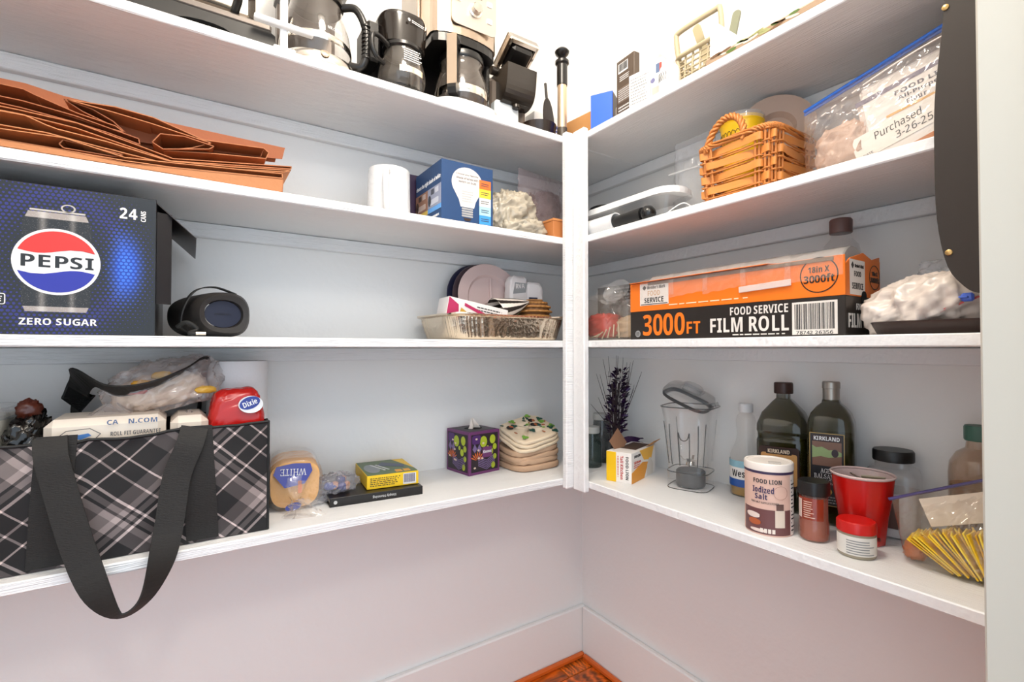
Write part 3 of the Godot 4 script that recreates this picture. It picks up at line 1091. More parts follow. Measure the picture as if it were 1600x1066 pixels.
	# utensils in the basket
	for a in [[-0.01, 0.02, 0.3, "beige flat spoon handle rising from the slotted basket"], [0.025, -0.015, -0.25, "grey-green knife handle lying across the slotted basket"]]:
		s = tool()
		var ux := Transform3D(Basis(Vector3.BACK, a[2]), Vector3(0, 0, 0))
		prism(s, rect(0.02, 0.19, 0.008), 0.005, ux)
		var u = obj("utensil", s, mat(Color(0.68, 0.63, 0.5) if a[2] > 0 else Color(0.52, 0.53, 0.44), 0.4))
		u.position = Vector3(-0.135 - a[1], S4 + 0.105, 0.632 + a[0])
		u.rotation.y = RIGHT
		tag(u, a[3], "utensil")
	# faint plastic bag behind
	s = tool()
	sachet(s, 0.16, 0.27, 0.05, 0.008, 0.4, 21)
	var bag = obj("plastic_bag", s, pane(Color(0.93, 0.93, 0.92), 0.3, 0.2))
	bag.position = Vector3(-0.04, S4 + 0.001, 0.52)
	bag.rotation = Vector3(0, RIGHT, 0)
	tag(bag, "clear limp plastic bag standing behind the slotted basket", "bag")
	# printed package below, white open box on it
	t = thing("flat_package", "flat package in brown wrapping with green leaves printed on its edge", "package", Vector3(-0.155, S4, 0.925), RIGHT)
	s = tool()
	box(s, Vector3(0, 0.012, 0), Vector3(0.46, 0.024, 0.24), 0.008)
	obj("wrapping", s, mat(Color(0.62, 0.52, 0.42), 0.25), t)
	f = fr(Vector3.BACK, Vector3(0, 0.013, 0.1202))
	var rng := RandomNumberGenerator.new()
	rng.seed = 17
	for k in 16:
		var p := Vector2(rng.randf_range(-0.21, -0.02), rng.randf_range(-0.004, 0.005))
		s = tool()
		prism(s, ellipse(rng.randf_range(0.008, 0.018), rng.randf_range(0.0018, 0.0035), 12), 0.0004, shift(f, p.x, p.y, 0, rng.randf_range(-0.3, 0.3)))
		obj("leaf_print", s, mat([Color(0.33, 0.42, 0.17), Color(0.6, 0.6, 0.4), Color(0.42, 0.3, 0.2), Color(0.8, 0.76, 0.7)][k % 4], 0.3), t)
	t = thing("white_carton", "white open-fronted carton with a navy back edge on the flat package", "box", Vector3(-0.155, S4 + 0.0245, 0.935), RIGHT)
	s = tool()
	for a in [[Vector3(0, 0.001, 0), Vector3(0.46, 0.002, 0.22)], [Vector3(-0.229, 0.042, 0), Vector3(0.002, 0.084, 0.22)], [Vector3(0.229, 0.042, 0), Vector3(0.002, 0.084, 0.22)], [Vector3(0, 0.055, -0.109), Vector3(0.46, 0.11, 0.002)], [Vector3(0, 0.008, 0.1095), Vector3(0.46, 0.016, 0.002)]]:
		box(s, a[0], a[1], 0.0005)
	obj("body", s, white, t)
	s = tool()
	box(s, Vector3(0.02, 0.118, -0.105), Vector3(0.4, 0.02, 0.012), 0.002)
	obj("navy_edge", s, mat(Color(0.16, 0.17, 0.4), 0.4), t)
	s = tool()
	box(s, Vector3(0.02, 0.012, 0.0), Vector3(0.4, 0.018, 0.19), 0.002)
	obj("tray_insert", s, mat(grey(0.82), 0.5), t)

# ------------------------------------------------------------------ third shelf, left wall
func left_third():
	# folded kraft paper bags, each a folded strip seen on edge; the upper ones ride up to the left
	var rng := RandomNumberGenerator.new()
	rng.seed = 12
	var fibre := noise_image(128, 0.05, 61)
	var kraft := []
	for c in [Color(0.70, 0.43, 0.25), Color(0.64, 0.37, 0.20), Color(0.74, 0.48, 0.29), Color(0.60, 0.33, 0.17)]:
		kraft.append(bumpy(c, 0.6, fibre, 0.05, Vector3(8, 8, 8)))
	# each bag is a folded sheet seen on edge: outline in x and height above the shelf, run back to the wall
	var spec = [
		["slab", 0.283, 0, [Vector2(-1.6, 0.0106), Vector2(-1.3561, 0.0116), Vector2(-1.2695, 0.0069), Vector2(-1.0278, 0.0259), Vector2(-1.0293, 0.0005), Vector2(-1.1772, 0.0005), Vector2(-1.3092, 0.0005), Vector2(-1.6, 0.0005)], "lowest wide kraft paper bag folded flat, bottom of the stack"],
		["loop", 0.280, 2, [Vector2(-1.6, 0.0206), Vector2(-1.3500, 0.0323), Vector2(-1.2724, 0.0171), Vector2(-1.2058, 0.0221), Vector2(-1.0292, 0.0379), Vector2(-1.0284, 0.0293), Vector2(-1.2057, 0.0139), Vector2(-1.2749, 0.0116), Vector2(-1.6, 0.0133)], "thin light kraft bag lying on the lowest bag"],
		["loop", 0.274, 1, [Vector2(-1.3559, 0.0225), Vector2(-1.3514, 0.0305), Vector2(-1.2756, 0.0229), Vector2(-1.2857, 0.0174), Vector2(-1.3503, 0.0176)], "short kraft bag with a small open fold at its left end"],
		["loop", 0.272, 2, [Vector2(-1.6, 0.0563), Vector2(-1.3964, 0.0592), Vector2(-1.3720, 0.0503), Vector2(-1.3584, 0.0469), Vector2(-1.2962, 0.0411), Vector2(-1.2117, 0.0268), Vector2(-1.1172, 0.0362), Vector2(-1.0123, 0.0503), Vector2(-1.0246, 0.0451), Vector2(-1.1203, 0.0312), Vector2(-1.2172, 0.0215), Vector2(-1.3060, 0.0301), Vector2(-1.3719, 0.0380), Vector2(-1.6, 0.0356)], "light kraft bag with a crumpled left end in mid stack"],
		["loop", 0.262, 0, [Vector2(-1.6, 0.0717), Vector2(-1.4051, 0.0694), Vector2(-1.3368, 0.0664), Vector2(-1.2538, 0.0473), Vector2(-1.2064, 0.0354), Vector2(-1.0097, 0.0617), Vector2(-1.0104, 0.0568), Vector2(-1.2092, 0.0306), Vector2(-1.2612, 0.0416), Vector2(-1.3367, 0.0575), Vector2(-1.4050, 0.0634), Vector2(-1.6, 0.0627)], "long thin kraft bag with a sharp right tip in mid stack"],
		["loop", 0.256, 3, [Vector2(-1.6, 0.0892), Vector2(-1.4022, 0.0872), Vector2(-1.3402, 0.0800), Vector2(-1.2559, 0.0618), Vector2(-1.2542, 0.0520), Vector2(-1.2981, 0.0622), Vector2(-1.3401, 0.0692), Vector2(-1.4042, 0.0758), Vector2(-1.6, 0.0832)], "dark kraft bag ending in a blunt fold under the upper bags"],
		["loop", 0.246, 1, [Vector2(-1.6, 0.1138), Vector2(-1.4045, 0.1103), Vector2(-1.3910, 0.1050), Vector2(-1.3393, 0.0888), Vector2(-1.2891, 0.0799), Vector2(-1.2770, 0.0718), Vector2(-1.3146, 0.0751), Vector2(-1.3863, 0.0875), Vector2(-1.6, 0.1002)], "reddish kraft bag fold reaching the far left above the dark bag"],
		["loop", 0.236, 3, [Vector2(-1.3573, 0.1111), Vector2(-1.3211, 0.1045), Vector2(-1.2928, 0.0906), Vector2(-1.2763, 0.0751), Vector2(-1.3006, 0.0852), Vector2(-1.3335, 0.0971)], "narrow pointed kraft bag fold topmost on the left half"],
		["loop", 0.250, 1, [Vector2(-1.2370, 0.0623), Vector2(-1.2255, 0.0803), Vector2(-1.1897, 0.0841), Vector2(-1.1430, 0.0765), Vector2(-1.1506, 0.0696), Vector2(-1.2211, 0.0535)], "short kraft bag with a hollow six-sided open end"],
		["loop", 0.242, 0, [Vector2(-1.3522, 0.1096), Vector2(-1.2899, 0.1146), Vector2(-1.2359, 0.1100), Vector2(-1.1598, 0.0878), Vector2(-1.0575, 0.0952), Vector2(-1.0488, 0.0882), Vector2(-1.0539, 0.0751), Vector2(-1.1410, 0.0657), Vector2(-1.2214, 0.0534), Vector2(-1.1778, 0.0683), Vector2(-1.1474, 0.0845), Vector2(-1.2414, 0.0988), Vector2(-1.3001, 0.1054)], "long kraft bag wrapped over the hollow open end"],
	]
	for a in spec:
		var t = thing("paper_bag", a[4], "paper bag", Vector3(0, S3, 0), 0.0, "folded paper bags")
		var pts: Array = a[3]
		var s := tool()
		var n := pts.size()
		var zs := [0.03, 0.10, 0.17, a[1]]
		for k in n:
			var p: Vector2 = pts[k]
			var q: Vector2 = pts[(k + 1) % n]
			if p.distance_to(q) > 0.1 and p.x < -1.5 and q.x < -1.5:
				continue
			for i in 3:
				var w0 := 0.002 * sin(i * 2.1 + p.x * 30) if i > 0 else 0.0
				var w1 := 0.002 * sin((i + 1) * 2.1 + p.x * 30) if i < 2 else 0.0
				quad(s, Vector3(p.x, maxf(p.y + w0, 0.0004), zs[i]), Vector3(p.x, maxf(p.y + w1, 0.0004), zs[i + 1]), Vector3(q.x, maxf(q.y + w1, 0.0004), zs[i + 1]), Vector3(q.x, maxf(q.y + w0, 0.0004), zs[i]))
			band(s, [Vector3(p.x, maxf(p.y, 0.0008), a[1] - 0.0008), Vector3(q.x, maxf(q.y, 0.0008), a[1] - 0.0008)], Vector3(0, 0, 0.0016), 0.0016)
		obj("sheet", s, kraft[a[2]], t)
		if a[0] == "slab":
			s = tool()
			prism(s, PackedVector2Array(pts), 0.001, Transform3D(Basis.IDENTITY, Vector3(0, 0, a[1] - 0.001)))
			obj("front_fold", s, kraft[2], t)
	# the largest bag stands tipped against the rest, its broad panel to the room
	var bag = thing("paper_bag", "large dark brown paper bag panel standing at the back of the stack", "paper bag", Vector3(0, S3, 0), 0.0, "folded paper bags")
	var outline := PackedVector2Array([Vector2(-1.6, 0.1405), Vector2(-1.4141, 0.1425), Vector2(-1.3657, 0.1349), Vector2(-1.3274, 0.1333), Vector2(-1.2180, 0.1270), Vector2(-1.0112, 0.1246), Vector2(-1.0166, 0.0994), Vector2(-1.1778, 0.0826), Vector2(-1.2947, 0.0772), Vector2(-1.3726, 0.0852), Vector2(-1.6, 0.0926)])
	var s := tool()
	prism(s, outline, 0.0012, Transform3D(Basis.IDENTITY, Vector3(0, 0, 0.188)))
	obj("front_panel", s, kraft[3], bag)
	s = tool()
	prism(s, outline, 0.0012, Transform3D(Basis.IDENTITY, Vector3(-0.012, -0.004, 0.172)))
	obj("back_panel", s, kraft[1], bag)
	stamp(bag, "printed_patch", PackedVector2Array([Vector2(-1.335, 0.118), Vector2(-1.222, 0.112), Vector2(-1.222, 0.1262), Vector2(-1.33, 0.1325)]), Transform3D(Basis.IDENTITY, Vector3(0, 0, 0.1893)), mat(Color(0.33, 0.32, 0.33), 0.6))

	# mug
	var t = thing("mug", "white ceramic mug with a rippled glaze, handle turned forward", "mug", Vector3(-0.773, S3, 0.165), -0.42)
	var rip := noise_image(128, 0.03, 71, 1.0, 1.0, true)
	var china := bumpy(grey(0.9), 0.22, rip, 0.25, Vector3(7, 7, 7))
	s = tool()
	lathe(s, [Vector2(0, 0), Vector2(0.046, 0), Vector2(0.05, 0.004), Vector2(0.0515, 0.02), Vector2(0.05, 0.125), Vector2(0.0485, 0.129), Vector2(0.0465, 0.126), Vector2(0.0465, 0.01), Vector2(0, 0.008)], Transform3D.IDENTITY, 44)
	obj("body", s, china, t)
	s = tool()
	tube(s, curve([Vector3(0, 0.108, 0.047), Vector3(0, 0.112, 0.07), Vector3(0, 0.094, 0.084), Vector3(0, 0.06, 0.083), Vector3(0, 0.028, 0.068), Vector3(0, 0.018, 0.048)], 26), 0.0075, 10, 0.8)
	obj("handle", s, china, t)

	# light bulb carton
	var blue := mat(Color(0.13, 0.27, 0.45), 0.45)
	t = thing("bulb_carton", "navy light bulb carton with a white bulb printed on the front", "box", Vector3(-0.599, S3, 0.17))
	s = tool()
	box(s, Vector3(0, 0.082, 0), Vector3(0.146, 0.15, 0.16), 0.001)
	obj("body", s, blue, t)
	s = tool()
	box(s, Vector3(0.0, 0.0035, 0.02), Vector3(0.144, 0.002, 0.15), 0.0005, Transform3D(Basis(Vector3.RIGHT, 0.02), Vector3.ZERO))
	obj("bottom_flap", s, mat(Color(0.66, 0.52, 0.42), 0.7), t)
	var f := fr(Vector3.BACK, Vector3(0, 0.082, 0.0802))
	var white := mat(Color(0.9, 0.87, 0.85), 0.5)
	var bulb := PackedVector2Array()
	for k in 25:
		var a := -0.62 + (PI + 1.24) * k / 24.0
		bulb.append(Vector2(cos(a) * 0.044, 0.025 + sin(a) * 0.04))
	for p in [Vector2(-0.024, -0.018), Vector2(-0.019, -0.035), Vector2(0.019, -0.035), Vector2(0.024, -0.018)]:
		bulb.append(p)
	stamp(t, "bulb_print", bulb, shift(f, -0.002, 0), white)
	for k in 4:
		stamp(t, "thread_print", rect(0.032, 0.0045, 0.002, Vector2(-0.002, -0.039 - k * 0.006)), f, mat(grey(0.66), 0.4))
	stamp(t, "contact_print", PackedVector2Array([Vector2(-0.014, -0.062), Vector2(0.01, -0.062), Vector2(0.004, -0.069), Vector2(-0.008, -0.069)]), f, mat(Color(0.25, 0.18, 0.14), 0.5))
	var ink := mat(Color(0.25, 0.25, 0.28))
	for a in [["Choose your favorite", 0.046, 0.062], ["shade of white with", 0.037, 0.062], ["switch on bulb", 0.028, 0.05]]:
		txt(t, a[0], shift(f, -0.002, a[1], 0.0004), a[2], 0.006, ink, "s")
	fine(t, shift(f, -0.002, -0.008, 0.0004), 0.03, 0.03, 5, mat(grey(0.72)), 14)
	var cols = [Color(0.93, 0.45, 0.2), Color(0.98, 0.85, 0.25), Color(0.95, 0.93, 0.9), Color(0.68, 0.86, 0.95), Color(0.25, 0.6, 0.88)]
	for k in 5:
		stamp(t, "shade_swatch", rect(0.034, 0.023, 0, Vector2(0.049, 0.03 - k * 0.0225)), shift(f, 0, 0, 0.0004), mat(cols[k], 0.5))
		fine(t, shift(f, 0.049, 0.03 - k * 0.0225, 0.0008), 0.024, 0.01, 2, ink, 20 + k)
	var g := fr(Vector3.LEFT, Vector3(-0.0732, 0.082, 0))
	txt(t, "choose the right shade of white", shift(g, 0, 0.034), 0.15, 0.014, mat(grey(0.92)), "b")
	for k in 2:
		var room = [Color(0.62, 0.45, 0.36), Color(0.6, 0.62, 0.7)][k]
		stamp(t, "room_photo", rect(0.078, 0.05, 0, Vector2(-0.04 + k * 0.079, -0.008)), g, mat(room, 0.5))
		stamp(t, "sofa_print", rect(0.05, 0.014, 0.003, Vector2(-0.04 + k * 0.079, -0.02)), shift(g, 0, 0, 0.0004), mat(room.lightened(0.45), 0.5))
		stamp(t, "picture_print", rect(0.018, 0.013, 0, Vector2(-0.05 + k * 0.079, 0.006)), shift(g, 0, 0, 0.0004), mat(room.darkened(0.5), 0.5))
		stamp(t, "picture_print", rect(0.018, 0.013, 0, Vector2(-0.025 + k * 0.079, 0.006)), shift(g, 0, 0, 0.0004), mat(room.lightened(0.5), 0.5))
		stamp(t, "plant_print", ellipse(0.009, 0.014, 14, Vector2(-0.068 + k * 0.079, -0.014)), shift(g, 0, 0, 0.0004), mat(room.darkened(0.55), 0.5))
	stamp(t, "colour_strip", rect(0.078, 0.011, 0, Vector2(-0.04, -0.039)), g, mat(Color(0.9, 0.76, 0.35), 0.5))
	stamp(t, "colour_strip", rect(0.079, 0.011, 0, Vector2(0.039, -0.039)), g, mat(Color(0.4, 0.65, 0.9), 0.5))
	fine(t, shift(g, 0.03, -0.058), 0.07, 0.012, 1, mat(grey(0.92)), 43)
	# purple box behind
	t = thing("purple_box", "dark purple box with a white emblem behind the bulb carton", "box", Vector3(-0.645, S3, 0.045))
	s = tool()
	box(s, Vector3(0, 0.083, 0), Vector3(0.12, 0.166, 0.07), 0.001)
	obj("body", s, mat(Color(0.25, 0.17, 0.28), 0.45), t)
	stamp(t, "emblem", PackedVector2Array([Vector2(0, 0), Vector2(0.02, 0.0), Vector2(0.032, 0.012), Vector2(0.012, 0.011)]), fr(Vector3.LEFT, Vector3(-0.0602, 0.135, 0)), white)

	# crumpled carrier bag
	var film := bumpy(Color(0.7, 0.66, 0.59), 0.2, noise_image(128, 0.015, 33, 1, 1, true), 0.22, Vector3(5, 5, 5))
	s = tool()
	lump(s, Vector3(0.15, 0.125, 0.12), 0.014, 0.3, 5, 2.6, 80, 50)
	lump(s, Vector3(0.13, 0.045, 0.06), 0.009, 0.6, 9, 2.2, 48, 26, Vector3(0.02, 0, 0.055))
	var cb = obj("crumpled_bag", s, film)
	cb.position = Vector3(-0.43, S3 + 0.001, 0.175)
	tag(cb, "crumpled grey-beige carrier bag beside the bulb carton", "bag")
	# zip bag with things inside
	t = thing("zip_bag", "clear zip bag of small packets leaning in the shelf corner", "bag", Vector3(-0.268, S3, 0.115), 0.15)
	s = tool()
	sachet(s, 0.2, 0.235, 0.07, 0.010, 0.4, 14, 0.3, Transform3D(Basis(Vector3.BACK, 0.0), Vector3(0, 0.001, 0)))
	obj("film", s, pane(Color(0.78, 0.70, 0.70), 0.36, 0.1), t)
	s = tool()
	lump(s, Vector3(0.1, 0.09, 0.03), 0.006, 2.0, 4, 3, 30, 18, Vector3(0.03, 0.095, 0))
	obj("packet", s, mat(Color(0.47, 0.36, 0.36), 0.3), t)
	s = tool()
	lump(s, Vector3(0.05, 0.06, 0.03), 0.008, 3.0, 6, 2.4, 30, 18, Vector3(-0.055, 0.1, 0.002))
	obj("dark_packet", s, mat(Color(0.4, 0.22, 0.1), 0.5), t)
	s = tool()
	lump(s, Vector3(0.13, 0.075, 0.04), 0.004, 2.0, 8, 3, 30, 18, Vector3(0.02, 0.002, 0))
	obj("blue_packet", s, mat(Color(0.22, 0.32, 0.52), 0.35), t)
	stamp(t, "green_label", rect(0.06, 0.02, 0.004), fr(Vector3.BACK, Vector3(0.02, 0.075, 0.037)), mat(Color(0.2, 0.5, 0.42), 0.4))
	txt(t, "& food", fr(Vector3.BACK, Vector3(0.015, 0.076, 0.0376)), 0.045, 0.013, mat(grey(0.9)), "s")
	# small wooden box
	t = thing("small_wood_box", "small orange-brown wooden box against the corner post", "box", Vector3(-0.30, S3, 0.245))
	s = tool()
	box(s, Vector3(0, 0.024, 0), Vector3(0.085, 0.048, 0.05), 0.001)
	obj("body", s, mat(Color(0.76, 0.48, 0.27), 0.55), t)
	s = tool()
	box(s, Vector3(0, 0.052, 0), Vector3(0.087, 0.007, 0.052), 0.001)
	obj("lid", s, mat(Color(0.8, 0.53, 0.31), 0.55), t)

# ------------------------------------------------------------------ third shelf, right wall
func right_third():
	var white := mat(grey(0.92), 0.35)
	# jar with black lid in the corner
	var t = thing("clear_jar", "clear jar with a wide black lid in the shelf corner", "jar", Vector3(-0.11, S3, 0.235))
	var s := tool()
	lathe(s, [Vector2(0, 0), Vector2(0.045, 0), Vector2(0.048, 0.004), Vector2(0.048, 0.085), Vector2(0.044, 0.092)], Transform3D.IDENTITY, 36)
	obj("glass", s, clear_glass, t)
	s = tool()
	lathe(s, [Vector2(0, 0.092), Vector2(0.049, 0.092), Vector2(0.051, 0.094), Vector2(0.051, 0.122), Vector2(0.048, 0.126), Vector2(0, 0.126)], Transform3D.IDENTITY, 40)
	obj("lid", s, mat(grey(0.1), 0.35), t)
	# long clear container with white lid
	t = thing("lidded_container", "long clear container with a rounded white lid", "container", Vector3(-0.195, S3, 0.425), RIGHT)
	s = tool()
	lathe(s, [Vector2(0, 0.002), Vector2(0.9, 0.002), Vector2(0.93, 0.006), Vector2(0.98, 0.062)], Transform3D.IDENTITY, 48, 0.15, 0.05, 5.0)
	obj("tub", s, pane(grey(0.75), 0.14, 0.05), t)
	s = tool()
	prism(s, rect(0.335, 0.112, 0.05), 0.012, Transform3D(Basis(Vector3.RIGHT, -PI / 2), Vector3(0, 0.064, 0)))
	prism(s, rect(0.322, 0.1, 0.046), 0.006, Transform3D(Basis(Vector3.RIGHT, -PI / 2), Vector3(0, 0.076, 0)))
	obj("lid", s, white, t)
	s = tool()
	box(s, Vector3(-0.02, 0.02, 0), Vector3(0.2, 0.03, 0.05), 0.006)
	obj("grey_contents", s, mat(grey(0.5), 0.5), t)
	# hand blender: black grip, white sleeve
	var tool_ = thing("hand_tool", "black-handled kitchen tool with a ball end lying on the shelf", "kitchen tool", Vector3(-0.258, S3 + 0.0195, 0.47), RIGHT)
	t = tool_
	s = tool()
	tube(s, curve([Vector3(-0.045, 0, 0), Vector3(0.0, 0.0, 0), Vector3(0.045, 0.001, 0)], 8), [0.016, 0.017, 0.0175, 0.018, 0.018, 0.0185, 0.0185, 0.0185, 0.018], 16)
	obj("grip", s, mat(grey(0.12), 0.35), t)
	s = tool()
	lathe(s, [Vector2(0, -0.019), Vector2(0.01, -0.017), Vector2(0.017, -0.009), Vector2(0.0195, 0), Vector2(0.017, 0.009), Vector2(0.01, 0.017), Vector2(0, 0.019)], Transform3D(Basis.IDENTITY, Vector3(0.06, 0, 0)), 20)
	obj("ball_end", s, mat(grey(0.08), 0.25), t)
	t = thing("white_tube", "white plastic tube with an open end lying by the corner post", "tube", Vector3(-0.255, S3 + 0.0235, 0.36), RIGHT)
	s = tool()
	lathe(s, [Vector2(0.0195, -0.062), Vector2(0.0225, -0.062), Vector2(0.023, -0.058), Vector2(0.023, 0.056), Vector2(0.024, 0.064), Vector2(0.021, 0.064), Vector2(0.0195, 0.05), Vector2(0.0195, -0.062)], Transform3D(Basis(Vector3.BACK, -PI / 2), Vector3.ZERO), 28)
	obj("sleeve", s, white, t)
	s = tool()
	lathe(s, disc_profile(0.012, -0.07, 0.0), Transform3D(Basis(Vector3.BACK, -PI / 2), Vector3.ZERO), 20)
	obj("core", s, mat(grey(0.6), 0.4), t)
	# cable
	s = tool()
	tube(s, curve([Vector3(-0.24, S3 + 0.004, 0.553), Vector3(-0.225, S3 + 0.025, 0.575), Vector3(-0.215, S3 + 0.035, 0.6), Vector3(-0.2, S3 + 0.02, 0.615), Vector3(-0.19, S3 + 0.003, 0.62)], 16), 0.0016, 6)
	obj("cord", s, white, tool_).transform = tool_.transform.affine_inverse()
	# clear bag
	t = thing("clear_bag", "empty clear plastic bag slumped against the wicker basket", "bag", Vector3(-0.145, S3 + 0.001, 0.578), RIGHT)
	s = tool()
	sachet(s, 0.115, 0.215, 0.06, 0.006, 0.35, 31, 0.25)
	obj("film", s, pane(Color(0.82, 0.83, 0.85), 0.2, 0.12), t)
	s = tool()
	tube(s, [Vector3(-0.052, 0.13, 0.03), Vector3(0.052, 0.125, 0.03)], 0.002, 6)
	obj("zip_seal", s, pane(grey(0.9), 0.5, 0.1), t)
	wicker()
	flour_bag()

func basket_ring(y: float, off: Callable, n := 132) -> Array:
	var out := []
	for k in n:
		var a := TAU * k / n
		var w := around(a, 7.0)
		var grow := 0.94 + 0.07 * y / 0.13
		var o: float = off.call(float(k) / n)
		out.append(Vector3(w.x * (0.082 * grow + o), y, w.y * (0.088 * grow + o)))
	return out

func wicker():
	var t = thing("wicker_basket", "honey-coloured woven wicker basket with a rope handle", "basket", Vector3(-0.163, S3, 0.746), RIGHT)
	var strip := bumpy(Color(0.86, 0.55, 0.27), 0.4, noise_image(128, 0.03, 51, 1, 6), 0.06, Vector3(6, 6, 6))
	var reed := mat(Color(0.80, 0.50, 0.24), 0.4)
	var stakes := 16.0
	var s
	s = tool()
	box(s, Vector3(0, 0.004, 0), Vector3(0.145, 0.006, 0.155), 0.002)
	obj("bottom", s, strip, t)
	for r in 4:
		var y := 0.03 + r * 0.0265
		var ph := r * PI
		var wave := func(f): return 0.0066 * sin(f * stakes * PI + ph)
		var lo := basket_ring(y - 0.0075, wave)
		var hi := basket_ring(y + 0.0075, wave)
		var rows := []
		for q in [[lo, 0.0], [lo, 0.0012], [hi, 0.0012], [hi, 0.0], [lo, 0.0]]:
			var row := PackedVector3Array()
			for p in q[0]:
				var d := Vector3(p.x, 0, p.z).normalized()
				row.append(p + d * q[1])
			rows.append(row)
		s = tool()
		skin(s, rows, true, {1: true, 2: true, 3: true}, true)
		obj("flat_strip", s, strip, t)
	for r in 5:
		for k in 2:
			var y := 0.0168 + r * 0.0265 + (k - 0.5) * 0.0042
			var ph := (r + k) * PI
			var ring := basket_ring(y, func(f): return 0.0052 * sin(f * stakes * PI + ph))
			ring.append(ring[0])
			s = tool()
			tube(s, ring, 0.0019, 5, 1.0, false)
			obj("thin_reed", s, reed, t)
	for k in int(stakes):
		var a := TAU * (k + 0.5) / stakes
		var ring0 := around(a, 7.0)
		for e in [-0.0034, 0.0034]:
			var side: Vector3 = Vector3(-ring0.y, 0, ring0.x).normalized() * e
			s = tool()
			tube(s, [Vector3(ring0.x * 0.077, 0.004, ring0.y * 0.083) + side, Vector3(ring0.x * 0.083, 0.128, ring0.y * 0.089) + side], 0.0024, 6)
			obj("stake", s, reed, t)
	# rolled foot and rim
	for spec in [[0.007, 0.0, 3], [0.126, 0.002, 4]]:
		for k in spec[2]:
			var ph: float = TAU * k / spec[2]
			var ring := basket_ring(spec[0], func(_f): return 0.0, 160)
			var path := []
			for i in ring.size() + 1:
				var p: Vector3 = ring[i % ring.size()]
				var d := Vector3(p.x, 0, p.z).normalized()
				var an := ph + TAU * i / 160.0 * 14
				path.append(p + d * (spec[1] + cos(an) * 0.0042) + Vector3(0, sin(an) * 0.0042, 0))
			s = tool()
			tube(s, path, 0.0026, 5, 1.0, false)
			obj("rim_reed" if spec[0] > 0.1 else "foot_reed", s, reed, t)
	# rope handle on the front
	for k in 3:
		var path := []
		for i in 61:
			var f := i / 60.0
			var a := PI * f
			var c := Vector3(-0.018 - cos(a) * 0.042, 0.116 + sin(a) * 0.064, 0.088 - 0.012 * sin(a))
			var out := Vector3(-cos(a), sin(a), 0)
			var an := TAU * k / 3.0 + f * TAU * 5
			path.append(c + out * cos(an) * 0.0042 + Vector3(0, 0, 1) * sin(an) * 0.0042)
		s = tool()
		tube(s, path, 0.0036, 6)
		obj("handle_reed", s, reed, t)
	# yellow tub in the basket
	t = thing("yellow_tub", "tall yellow plastic tub with pen scribbles standing in the wicker basket", "tub", Vector3(-0.168, S3 + 0.009, 0.716), RIGHT)
	t.scale = Vector3(0.95, 1.7, 0.95)
	s = tool()
	lathe(s, [Vector2(0, 0), Vector2(0.034, 0), Vector2(0.036, 0.003), Vector2(0.045, 0.1), Vector2(0.048, 0.103), Vector2(0.048, 0.108), Vector2(0.044, 0.108), Vector2(0.042, 0.1), Vector2(0.034, 0.006), Vector2(0, 0.006)], Transform3D.IDENTITY, 36)
	obj("body", s, mat(Color(0.95, 0.76, 0.08), 0.35), t)
	s = tool()
	var path := []
	for k in 60:
		var a := -1.0 + 1.7 * k / 59.0
		var aa := a + 0.1 * sin(k * 0.8)
		path.append(Vector3(sin(aa) * 0.0447, 0.082 + 0.009 * cos(k * 0.8), cos(aa) * 0.0447))
	tube(s, path, 0.0005, 5)
	obj("scribble", s, mat(Color(0.3, 0.25, 0.05)), t)
	s = tool()
	lathe(s, [Vector2(0.0485, 0.104), Vector2(0.049, 0.11), Vector2(0.046, 0.113), Vector2(0, 0.114)], Transform3D.IDENTITY, 36)
	obj("lid", s, pane(grey(0.85), 0.3, 0.06), t)
	# glass stopper
	t = thing("glass_stopper", "small clear glass knob peeping over the wicker basket", "stopper", Vector3(-0.09, S3 + 0.085, 0.7))
	s = tool()
	lathe(s, [Vector2(0, 0), Vector2(0.006, 0), Vector2(0.006, 0.09), Vector2(0.016, 0.1), Vector2(0.018, 0.112), Vector2(0.014, 0.122), Vector2(0, 0.126)], Transform3D.IDENTITY, 20)
	obj("knob", s, pane(grey(0.55), 0.25, 0.03), t)
	# plates standing in the basket, turned to the room
	for k in 2:
		t = thing("plate", ["deep beige stoneware bowl plate standing upright in the wicker basket", "thin dark-rimmed plate behind the beige bowl plate"][k], "plate", Vector3(-0.098 + 0.02 * k, S3 + 0.186 + 0.004 * k, 0.758 - k * 0.012), 0)
		s = tool()
		var r := 0.074
		var ny := Vector3(-0.78, 0.26, 0.57).normalized()
		var nx := Vector3.UP.cross(ny).normalized()
		var turn := Transform3D(Basis(nx, ny, nx.cross(ny)), Vector3.ZERO)
		lathe(s, [Vector2(0, -0.018), Vector2(r * 0.45, -0.018), Vector2(r * 0.52, -0.004), Vector2(r * 0.97, 0.006), Vector2(r, 0.008), Vector2(r * 0.98, 0.011), Vector2(r * 0.5, 0.001), Vector2(r * 0.43, -0.013), Vector2(0, -0.013)], turn, 48)
		obj("body", s, mat(Color(0.80, 0.70, 0.63) if k == 0 else Color(0.36, 0.37, 0.42), 0.4), t)

